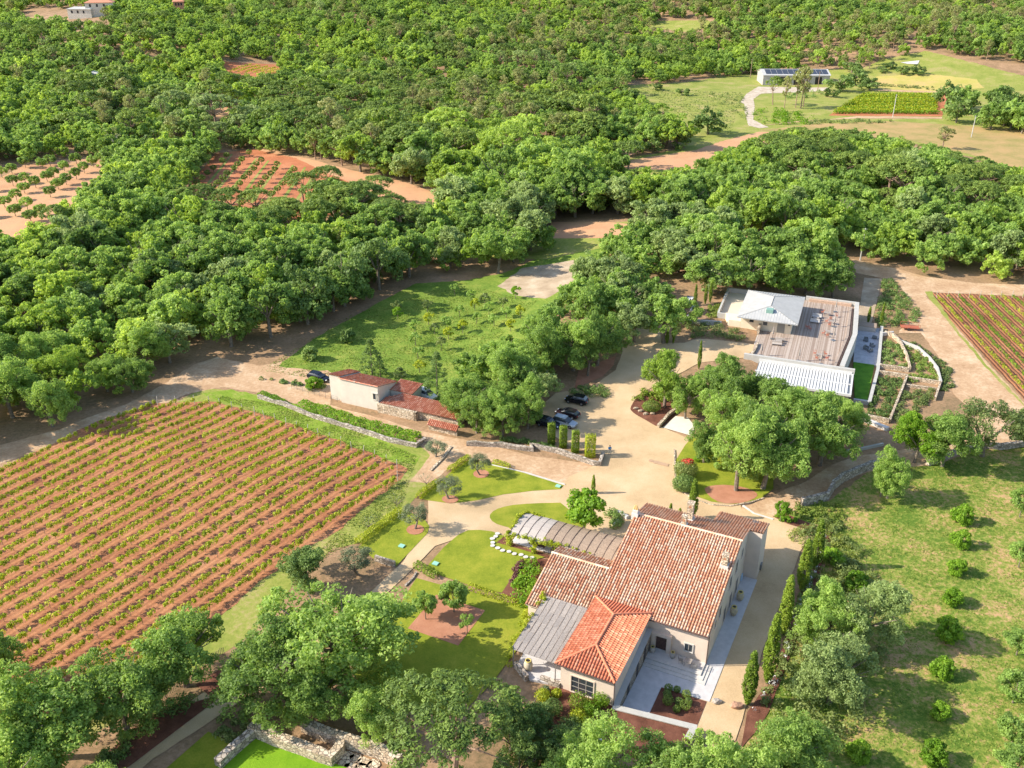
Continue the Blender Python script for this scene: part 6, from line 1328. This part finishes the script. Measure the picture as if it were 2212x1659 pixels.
for (x, y, h), lab in (((275, 640, 6.5), 'slim cypress left of the winery forecourt'), ((487, 850, 6.0), 'slim cypress in front of the winery forecourt'), ((222, 640, 3.5), 'short cypress left of the forecourt'), ((540, 310, 4.5), 'dark slim cypress behind the pickup'), ((580, 300, 5.0), 'second dark slim cypress behind the pickup'), ((1995, 490, 5.5), 'slim cypress in the dark planting right of the winery'), ((1890, 470, 4.0), 'dark slim cypress at the end of the paved ramp'), ((455, 320, 5.0), 'slim cypress beside the white pickup')):
    TP('cypress', *z3(x, y), .45, h, lab, 'slim cypresses round the winery')
TP('lime', *z11(35, 685), 1.15, 3.9, 'small round lollipop tree in the flower bed right of the house')
TP('oak', 1435, 880, 4.9, 10.5, 'oak standing on the mulch island', crownmat=M_oaky)
big = [(1480, 905, 3.6, 8.5, 'oak between the mulch island and the white ramp'), (1575, 905, 5.6, 11.5, 'big oak hiding the front corner of the forecourt'), (1590, 1060, 6.0, 13, 'big oak with a pale trunk at the lawn edge'), (1647, 1056, 6.6, 13.5, 'big oak right of the pale trunked one'), (1632, 1035, 6.4, 14, 'big oak behind the two front lawn oaks'), (1560, 950, 5.2, 10.5, 'big oak above the white ramp'),
       (1700, 1000, 6.8, 13.5, 'big oak at the centre of the clump before the winery'), (1640, 925, 6.0, 11.0, 'big oak hiding the left part of the slatted roof'), (1770, 1005, 6.2, 12.0, 'big oak at the right end of the clump over the shaded track'),
       (1810, 950, 4.8, 8.0, 'oak below the grass strip of the winery'), (1735, 925, 4.6, 7.6, 'oak against the winery lower wall'), (1530, 880, 4.4, 8.4, 'oak at the left front corner of the winery deck'), (1520, 1000, 3.6, 7.4, 'oak at the left of the clump over the lawn')]
TP('oak', 1238, 800, 6.0, 11.5, 'oak at the front of the wood behind the farthest parked car')
TP('oak', 1290, 790, 5.6, 11.0, 'oak at the red gravel bank by the path')
TP('oak', 1432, 742, 5.2, 10, 'bright oak left of the forecourt beside the path')
TP('oak', 1340, 700, 5.5, 9, 'oak where the path enters the wood')
TP('oak', 1480, 700, 3.4, 6, 'small oak below the white pickup')
TP('oak', 1180, 790, 6.0, 11.5, 'oak left of the red gravel bank')
TP('oak', 500, 748, 6.6, 12.5, 'first tall edge oak above the green orchard, counted from the track')
TP('oak', 585, 728, 6.8, 13, 'second tall edge oak above the green orchard, counted from the track')
TP('holm', 665, 700, 6.8, 13, 'third tall edge oak above the green orchard, counted from the track')
TP('holm', 745, 662, 6.8, 13.5, 'fourth tall edge oak above the green orchard, counted from the track')
TP('holm', 820, 626, 6.8, 13, 'fifth tall edge oak above the green orchard, counted from the track')
TP('oak', 885, 598, 6.4, 12, 'sixth tall edge oak above the green orchard, counted from the track')
TP('oak', 1140, 925, 4.2, 9.5, 'oak leaning over the parked cars beside the leftmost clipped column')
TP('oak', 1110, 865, 5, 11, 'oak behind the clipped column oak')
TP('oak', 1165, 818, 5, 11.5, 'oak casting shade over the parked cars')
TP('oak', 1030, 935, 4.2, 8.5, 'oak behind the rough stone wall nearest the tiled shed')
TP('oak', 1085, 945, 4.0, 8.5, 'second oak behind the rough stone wall')
for a in big: TP('oak', *a[:4], a[4])
TP('oak', 2034, 1007, 5.6, 10.5, 'oak with a brown trunk by the stone wall and ochre track'); TP('oak', 1975, 1000, 4.2, 8.5, 'oak left of the brown trunked wall oak', crownmat=M_lime)
TP('olive', 2122, 983, 5.6, 10.5, 'airy willow like tree at the right end of the stone wall', crownmat=M_scrub, name='willow_tree', cat='tree')
TP('oak', 1916, 1077, 3.2, 8.5, 'slender bright oak on the shaded orchard edge'); TP('oak', 1901, 1073, 1.8, 6.5, 'thin dark oak beside the slender bright one')
TP('garden', 2230, 985, 4.5, 9, 'oak cut by the right frame edge at the stone wall', crownmat=M_scrub)
for i, ((x, y), wpx) in enumerate((((1180, 205), 130), ((1170, 345), 120), ((1145, 505), 120), ((1120, 670), 130), ((1090, 860), 165), ((1065, 1085), 140), ((1045, 1320), 130), ((1010, 1570), 170))):
    px, py = z6(x, y+wpx*.32); s = (py+200)*.893/82; r = wpx*.375/2/s*.95
    TP('bush', px, py, r, r*1.75, ORD[i]+' round bright bush of the orchard row, counted from the farthest', 'bright bushes of the right orchard row')
for i, (x, y, r, h) in enumerate(((1508, 215, 2.0, 5.0), (1502, 505, 1.8, 4.4), (1492, 1010, 2.0, 3.6), (1470, 1285, 2.3, 4.8), (1462, 1535, 2.0, 4.4), (1480, 1740, 2.4, 4.6))):
    TP('garden', *z6(x, y), r, h, ORD[i]+' small tree along the right frame edge, counted from the farthest', 'small trees at the right edge of the orchard')
# green fruit orchard
for i, (x, y) in enumerate(((670, 340), (620, 375), (565, 403), (515, 438), (495, 352), (430, 325), (585, 447), (550, 362), (650, 468), (325, 442), (270, 475), (320, 392), (205, 425), (400, 458), (405, 500), (285, 578), (290, 632), (275, 525), (215, 670), (450, 410), (510, 388), (690, 418), (460, 475), (350, 480), (200, 400), (635, 415), (375, 545))):
    TP('sapling', *z10(x, y), 1.2+.4*random.random(), 2.6+.7*random.random(), 'young fruit tree standing in the bright green orchard', 'young fruit trees of the green orchard', crownmat=random.choice([M_lime, M_yg, M_oak, M_scrub]))
TP('bush', *z4(810, 165), 1.9, 3.0, 'dark round tree in the shade of the green orchard', crownmat=M_oakd); TP('bush', *z4(525, 300), 1.9, 3.0, 'dark bush at the upper left of the cottage orchard', crownmat=M_oakd)
TP('conifer', *z4(1000, 440), 3.0, 8.6, 'bluish conifer behind the cottage roof'); TP('conifer', *z4(1060, 430), 1.9, 4.6, 'small dark conifer beside the bluish conifer'); TP('conifer', *z4(1490, 580), 3.0, 9.5, 'dark conifer at the left end of the parking wood')
TP('bush', *z4(555, 520), 1.7, 2.4, 'round bush before the dark blue car'); TP('bush', *z12(1490, 0), .1, .1, None) if False else None
# topiary field
for (x, y) in ((1450, 990), (1593, 972), (1548, 1016), (1672, 1022), (1641, 1047), (1770, 1047), (1880, 1083), (1756, 1080), (1622, 1078), (1498, 1075), (1366, 1072), (1594, 1110), (1732, 1110), (1852, 1110), (1453, 1108), (1563, 1135), (1698, 1136), (1833, 1142), (1427, 1138), (1533, 1174), (1672, 1173), (1807, 1174), (1394, 1169), (1259, 1168), (1363, 1195), (1506, 1206), (1640, 1202), (1775, 1208), (1229, 1202), (1329, 1235), (1471, 1236), (1615, 1238), (1300, 1268), (1442, 1272), (1585, 1266), (1549, 1300), (1405, 1298), (1295, 1137), (1520, 1049), (1330, 1105), (1195, 1240), (1425, 1025), (1740, 1240)):
    TP('topiary', *z9(x, y+32), 1.25, 2.9, 'clipped ball headed tree on the red soil field', 'clipped trees of the red field')
for (x, y) in ((80, 1065), (15, 1090), (163, 1025), (270, 1035), (325, 1015), (412, 1048), (492, 1003), (540, 1060), (597, 1020), (652, 990), (85, 1143), (165, 1130), (305, 1115), (345, 1090), (160, 1190), (230, 1155), (375, 1165), (110, 1240), (325, 1215), (35, 1280), (178, 1295), (100, 1335), (265, 1335), (200, 1375), (490, 1100), (425, 1135), (-40, 1180), (-60, 1350)):
    TP('garden', *z9(x, y+45), 2.0+.3*random.random(), 4.2, 'round headed orchard tree on the orange soil at the left', 'orchard trees of the left field')
# lone pines and far pines
TP('upine', 1357, 366, 6.4, 10.0, 'lone umbrella pine at the end of the brown earth field'); TP('upine', 812, 445, 6.2, 9.5, 'umbrella pine with visible limbs at the end of the red field')
for i, (px, py, R, H) in enumerate(((440, 470, 5.5, 10), (500, 478, 5.5, 10), (560, 480, 5.5, 10), (610, 500, 5.2, 10), (660, 455, 6.0, 12), (710, 440, 6.0, 12), (740, 470, 5.2, 11), (470, 530, 6, 12), (600, 530, 5.5, 11), (690, 520, 5.5, 12), (400, 470, 5, 9), (130, 520, 4.5, 10))):
    TP('upine', px, py, R, H, 'flat topped umbrella pine below the red field', 'umbrella pines below the red field')
for i, (x, y, R, H) in enumerate(((765, 605, 4.5, 13), (830, 625, 3, 15), (895, 620, 3.5, 18), (925, 625, 4.5, 19), (940, 615, 4, 18))):
    TP('ale' if i else 'upine', *z8(x, y), R, H, ['rounded pine at the left of the group before the barn', 'thin pine second from the left before the barn', 'tall pine third from the left before the barn', 'tallest dark pine before the barn', 'rightmost tall pine before the barn'][i], 'tall pines before the barn')
for i, (x, y, R, H) in enumerate(((1150, 530, 7.5, 9), (1240, 490, 6.5, 9), (1320, 520, 6, 7), (1110, 560, 4, 5))):
    TP('holm', *z8(x, y), R, H, 'dark rounded oak right of the barn', 'dark oaks right of the barn')
for i in range(26):
    px, py = random.uniform(2042, 2260), 0; py = 262+(px-2042)*.12+random.uniform(-34, 8)
    TP('holm' if i % 3 else 'oak', px, py, 6.6, 12, 'tree of the dark copse at the right edge beyond the fallow field', 'trees of the right copse')
TP('holm', 1530, 290, 7, 11, 'dark tall oak at the corner of the earth field'); TP('ale', *z8(1740, 860), 4, 9, 'grey half bare pine by the fallow field')
for x, y, R in ((1440, 400, 4), (1600, 430, 4.5), (1400, 420, 3), (1510, 430, 4), (1220, 420, 6), (240, 550, 3.5), (90, 520, 3.5)): TP('holm', *z8(x, y), R, R*1.2, 'rounded bush in the far fields near the barn', 'far field bushes')

for x, y, lab in ((1180, 475, 'pale bare tree in front of the tall wood right of the clearing'), (745, 560, 'bare branched tree in the wood above the green orchard'), (1210, 110, 'bare tree in the far wood top centre'), (860, 300, 'pale dead tree in the pine wood'), (620, 300, 'dead tree at the left of the pine wood'), (1540, 480, 'bare tree before the wood behind the winery'),
                  (250, 330, 'bare tree behind the left orchard'), (1960, 450, 'pale bare tree among the right umbrella pines'), (1060, 240, 'dead tree on the right of the pine wood'), (330, 600, 'bare tree in the wood left of the track junction')):
    TP('dead', x, y, 3.2, 9.5, lab)
# ---------------- the woods ----------------
KEEP = [[(465, 330), (545, 324), (640, 342), (700, 372), (800, 385), (900, 405), (958, 430), (900, 440), (860, 425), (800, 392), (700, 380), (640, 420), (560, 440), (480, 438), (400, 415), (420, 385)],
        [(0, 385), (60, 355), (215, 350), (205, 380), (150, 420), (100, 455), (60, 480), (0, 480), (-60, 480), (-60, 370)],
        [(590, 785), (660, 735), (760, 680), (900, 615), (1000, 617), (1085, 605), (1160, 640), (1180, 655), (1160, 680), (1080, 730), (1000, 755), (930, 790), (880, 830), (720, 785)],
        [(1085, 610), (1130, 578), (1235, 567), (1235, 590), (1180, 635), (1130, 635)], [(1190, 555), (1200, 525), (1285, 520), (1280, 545)], [(1200, 500), (1290, 482), (1310, 500), (1210, 512)],
        [(1290, 353), (1400, 340), (1500, 330), (1570, 300), (1610, 285), (1590, 210), (1380, 195), (1480, 185), (1560, 170), (1640, 160), (1700, 165), (1890, 165), (1905, 150), (2000, 135), (2110, 150), (2260, 185), (2260, 290), (2260, 375), (2100, 330), (2050, 315), (1930, 292), (1860, 275), (1700, 272), (1620, 290), (1500, 352), (1400, 362)],
        [(490, 137), (600, 140), (598, 155), (500, 158)], [(455, 228), (490, 228), (492, 252), (462, 250)], [(1410, 46), (1530, 48), (1535, 58), (1420, 60)], [(170, 15), (215, 15), (215, 38), (150, 40), (140, 33)],
        [(1850, 568), (1920, 575), (2212, 612), (2300, 620), (2300, 1000), (2060, 860), (1990, 720), (1940, 610), (1870, 600), (1840, 700)], [(1345, 172), (1400, 175), (1420, 195), (1370, 190)], [(345, 305), (355, 320), (345, 318)],
        [z3(-20, 660), z3(60, 600), z3(380, 640), z3(930, 655), z3(860, 760), z3(450, 790), z3(20, 900)], [z3(640, 210), z3(900, 190), z3(1380, 240), z3(1800, 320), z3(1800, 480), z3(1300, 480), z3(600, 430)], [z3(310, 210), z3(440, 200), z3(430, 340), z3(310, 340)], [z3(540, 280), z3(700, 260), z3(650, 400), z3(550, 330)],
        [z4(490, 380), z4(1350, 380), z4(1350, 560), z4(1500, 640), z4(1640, 830), z4(500, 700)], [z5(440, 170), z5(700, 190), z5(900, 270), z5(1000, 260), z5(1000, 560), z5(800, 560), z5(330, 520), z5(300, 300)],
        [(1345, 735), (1400, 735), (1400, 800), (1300, 830), (1330, 790)]]
FA = [[(-400, 990), (0, 952), (130, 918), (270, 862), (350, 822), (420, 775), (500, 732), (580, 725), (690, 690), (800, 640), (900, 592), (1000, 592), (1080, 595), (1130, 560), (1180, 550), (1190, 480), (1320, 470), (1850, 562), (2000, 598), (2212, 608), (2600, 620), (2600, -95), (-400, -95)],
      [(955, 915), (960, 860), (990, 790), (1060, 745), (1180, 715), (1330, 745), (1330, 800), (1190, 842), (1155, 870), (1170, 930), (1150, 962), (1000, 940)],
      [(1200, 700), (1190, 650), (1250, 590), (1290, 540), (1450, 520), (1700, 560), (1840, 600), (1835, 655), (1560, 625), (1530, 645), (1480, 620), (1440, 680), (1480, 690), (1400, 700), (1395, 740), (1330, 740), (1260, 720)]]
NOBASE = [[(0, 352), (240, 340), (200, 440), (100, 560), (-120, 600), (-120, 360)], [(400, 445), (430, 370), (470, 325), (640, 335), (960, 420), (960, 440), (760, 432), (620, 470)],
          [(1260, 378), (1480, 315), (1400, 240), (1350, 190), (1500, 170), (1890, 150), (2000, 105), (2120, 130), (2600, 180), (2600, 420), (2100, 345), (1930, 305), (1700, 285), (1600, 300), (1500, 378)], [(560, 790), (640, 735), (900, 605), (1170, 650), (1080, 735), (870, 850)], [(480, 160), (600, 160), (600, 130), (480, 130)], [(1405, 62), (1540, 62), (1540, 44), (1405, 44)],
          [(50, 20), (230, 20), (230, 60), (50, 60)]]
def species(px, py, r):
    if inpoly(px, py, [(560, 205), (1180, 190), (1300, 270), (1250, 385), (700, 360), (560, 290)]): return 'upine' if r < .58 else ('oak' if r < .85 else 'ale')
    if inpoly(px, py, [(1640, 300), (2300, 330), (2300, 480), (1950, 500), (1680, 430)]): return 'upine' if r < .5 else 'oak'
    if inpoly(px, py, [(340, 420), (900, 430), (900, 520), (340, 540)]): return 'upine' if r < .35 else 'oak'
    if py < 160 and px > 1100: return 'ale' if r < .33 else ('upine' if r < .4 else 'oak')
    if py < 330: return 'ale' if r < .13 else ('upine' if r < .24 else ('holm' if r < .34 else 'oak'))
    return 'holm' if r < .10 else 'oak'
def zone(px, py):
    if inpoly(px, py, FA[1]): return 'wood between the shed and the parking court' if px > 1060 else 'wood right of the tiled shed'
    if 470 < px < 1000 and py > 560 and inpoly(px, py+45, [(470, 740), (620, 745), (900, 610), (1080, 600), (1080, 700), (470, 900)]): return 'edge of the green orchard'
    if px < 470 and py > 740: return 'edge of the left dirt track'
    if 1850 < px and py > 540: return 'edge of the ochre track at the right'
    if px < 240 and 470 < py < 600: return 'wood below the left orchard'
    if 240 <= px < 560 and 380 < py < 560: return 'wood between the two orange fields'
    if inpoly(px, py, FA[2]): return 'wood behind the winery'
    if py > 560 and px < 620: return 'wood left of the track junction'
    if py > 470 and px < 1250: return 'wood above the green orchard'
    if py > 380: return 'wood behind the ochre track' if px > 1250 else 'wood round the red field'
    if py < 60: return 'topmost wood on the left' if px < 740 else ('topmost wood at the centre' if px < 1480 else 'topmost wood on the right')
    if 1280 < px and 250 < py <= 380: return 'wood beside the fallow field'
    if 560 < px < 900 and 250 < py: return 'left half of the middle pine wood'
    if 470 < px < 700 and 120 < py < 250: return 'wood round the tiny far vineyard'
    if py > 250: return 'wood beyond the lone umbrella pine' if px > 1280 else ('pine wood in the middle distance' if px > 560 else 'wood beyond the left orchard')
    return 'far wood above the barn' if px > 1280 else 'far wood on the upper left'
def nz(x, y): return sin(x*.021+1.3)*cos(y*.017)+.6*sin(x*.05+y*.043)
rng_ = random.Random(5); cand = []
yy = 90.0
while yy < 900:
    sp = 6.4+max(0, yy-260)*.0015; xx = -yy*.62-30
    while xx < yy*.62+30:
        x = xx+rng_.uniform(-.42, .42)*sp; y = yy+rng_.uniform(-.42, .42)*sp; z = T(x, y); px, py, dep = proj(x, y, z); xx += sp
        if px < -150 or px > 2362 or py > 1000: continue
        ok = py < -95 or any(inpoly(px, py, P) for P in FA)
        if not ok or (py >= -95 and any(inpoly(px, py, P) for P in NOBASE)): continue
        k_ = species(px, py, min(.999, max(0, rng_.random()*.7+.15-.17*nz(x*1.3+40, y*1.3)))); sc_ = rng_.uniform(.6, 1.2)*(1+.13*nz(y, x))+(.35 if rng_.random() < .07 else 0)
        if rng_.random() < .05: continue
        R, H = {'oak': (4.5, 8.6), 'holm': (4.0, 7.4), 'upine': (5.4, 9.8), 'ale': (3.3, 11.5)}[k_]; fs = 1.2 if yy < 300 else max(.95, 1.2-(yy-300)*.0012); R *= fs*sc_*rng_.uniform(.85, 1.15); H *= fs*sc_*.96
        if inpoly(px, py, FA[1]): R *= .9; H = min(H, 8.5)
        s = F/dep; bad = False; tries = 0
        while tries < 3:
            bad = False
            for hh, ww in ((1.0, 0), (.75, .7), (.75, -.7), (.4, .8), (.4, -.8), (.1, 0), (.85, .4), (.85, -.4)):
                qx, qy, _ = proj(x+ww*R, y, z+hh*H)
                if any(inpoly(qx, qy, P) for P in KEEP): bad = True; break
            if not bad: break
            R *= .72; H *= .72; tries += 1
        if bad: continue
        cand.append((R/dep, k_, x, y, z, R, H, px, py))
    yy += sp*.86
cand.sort(reverse=True); cnt = {}; rest = {}
for q_, k_, x, y, z, R, H, px, py in cand:
    cnt[k_] = cnt.get(k_, 0)+1
    if cnt[k_] <= 270:
        size = 'large' if R > {'oak': 4.8, 'holm': 4.2, 'upine': 5.6, 'ale': 3.5}[k_] else ('small' if R < {'oak': 3.8, 'holm': 3.4, 'upine': 4.6, 'ale': 2.8}[k_] else 'medium')
        kn = {'oak': 'leafy oak', 'holm': 'dark oak', 'upine': 'umbrella pine', 'ale': 'thin tall pine'}[k_]
        zn = zone(px, py); lab = f'{size} {kn} in the {zn}'
        tone = rng_.random() if k_ == 'oak' else .5
        tn_ = nz(x, y); tone = tone*.7+.15-.22*tn_; cm_ = M_oaky if tone < .28 else (M_oakg if tone > .74 else None)
        if cm_ is M_oaky: lab = lab.replace('leafy', 'yellow green leafy')
        if cm_ is M_oakg: lab = lab.replace('leafy', 'grey green leafy')
        tree(k_, x, y, R, H, lab, f'{kn}s of the {zn}', z=z, crownmat=cm_)
    else:
        kk_ = k_
        if k_ == 'oak' and rng_.random()*.7+.15-.22*nz(x, y) < .42: kk_ = 'oak:young'
        rest.setdefault(kk_, []).append((x, y, z, R, H))
def scatter(name, kind, items, label, cmat=None):
    """one object: geometry nodes instancing tree crowns on points of its own mesh"""
    col = bpy.data.collections.new(kind+'_far_variants')
    lod = 2; variant(kind, lod); vs = VAR[(kind, lod)]; R0, H0 = vs[0][2], vs[0][3]
    for cm, tm, _, _ in vs:
        if cmat: cm = cm.copy(); cm.materials[0] = cmat
        o = bpy.data.objects.new(kind+'_far', cm); col.objects.link(o)
    me = bpy.data.meshes.new(name); me.from_pydata([i[:3] for i in items], [], [])
    a = me.attributes.new('sc', 'FLOAT_VECTOR', 'POINT'); a.data.foreach_set('vector', [c for i in items for c in (i[3]/R0, i[3]/R0, i[4]/H0)])
    a = me.attributes.new('rt', 'FLOAT_VECTOR', 'POINT'); a.data.foreach_set('vector', [c for i in items for c in (0, 0, random.random()*6.28)])
    o = link(bpy.data.objects.new(name, me)); g = bpy.data.node_groups.new(name, 'GeometryNodeTree')
    g.interface.new_socket('Geometry', in_out='INPUT', socket_type='NodeSocketGeometry'); g.interface.new_socket('Geometry', in_out='OUTPUT', socket_type='NodeSocketGeometry')
    N = g.nodes; gi = N.new('NodeGroupInput'); go = N.new('NodeGroupOutput'); ip = N.new('GeometryNodeInstanceOnPoints'); ci = N.new('GeometryNodeCollectionInfo')
    ci.inputs['Collection'].default_value = col; ci.inputs['Separate Children'].default_value = True; ci.inputs['Reset Children'].default_value = True
    m2p = N.new('GeometryNodeMeshToPoints'); s_ = N.new('GeometryNodeInputNamedAttribute'); s_.data_type = 'FLOAT_VECTOR'; s_.inputs[0].default_value = 'sc'
    r_ = N.new('GeometryNodeInputNamedAttribute'); r_.data_type = 'FLOAT_VECTOR'; r_.inputs[0].default_value = 'rt'; rv = N.new('FunctionNodeRandomValue'); rv.data_type = 'INT'
    rv.inputs[4].default_value = 0; rv.inputs[5].default_value = len(vs)-1
    K_ = g.links.new; K_(gi.outputs[0], m2p.inputs[0]); K_(m2p.outputs[0], ip.inputs['Points']); K_(ci.outputs[0], ip.inputs['Instance']); ip.inputs['Pick Instance'].default_value = True
    K_(rv.outputs[2], ip.inputs['Instance Index']); K_(s_.outputs[0], ip.inputs['Scale'])
    e2r = N.new('FunctionNodeEulerToRotation'); K_(r_.outputs[0], e2r.inputs[0]); K_(e2r.outputs[0], ip.inputs['Rotation']); K_(ip.outputs[0], go.inputs[0])
    md = o.modifiers.new('scatter', 'NODES'); md.node_group = g; props(o, label, 'wood', kind='stuff')
FN = {'oak': ('far_oak_wood', 'far off mass of leafy oak crowns'), 'oak:young': ('far_young_oak_wood', 'far off mass of yellow green oak crowns'), 'holm': ('far_dark_oak_wood', 'far off dark oak crowns'), 'upine': ('far_umbrella_pine_wood', 'far off umbrella pine crowns'), 'ale': ('far_pine_wood', 'far off tall pine crowns')}
for k_, items in rest.items(): scatter(FN[k_][0], k_.split(':')[0], items, FN[k_][1], M_oaky if ':' in k_ else None)
print('TREES', cnt, 'objects', len(bpy.data.objects))
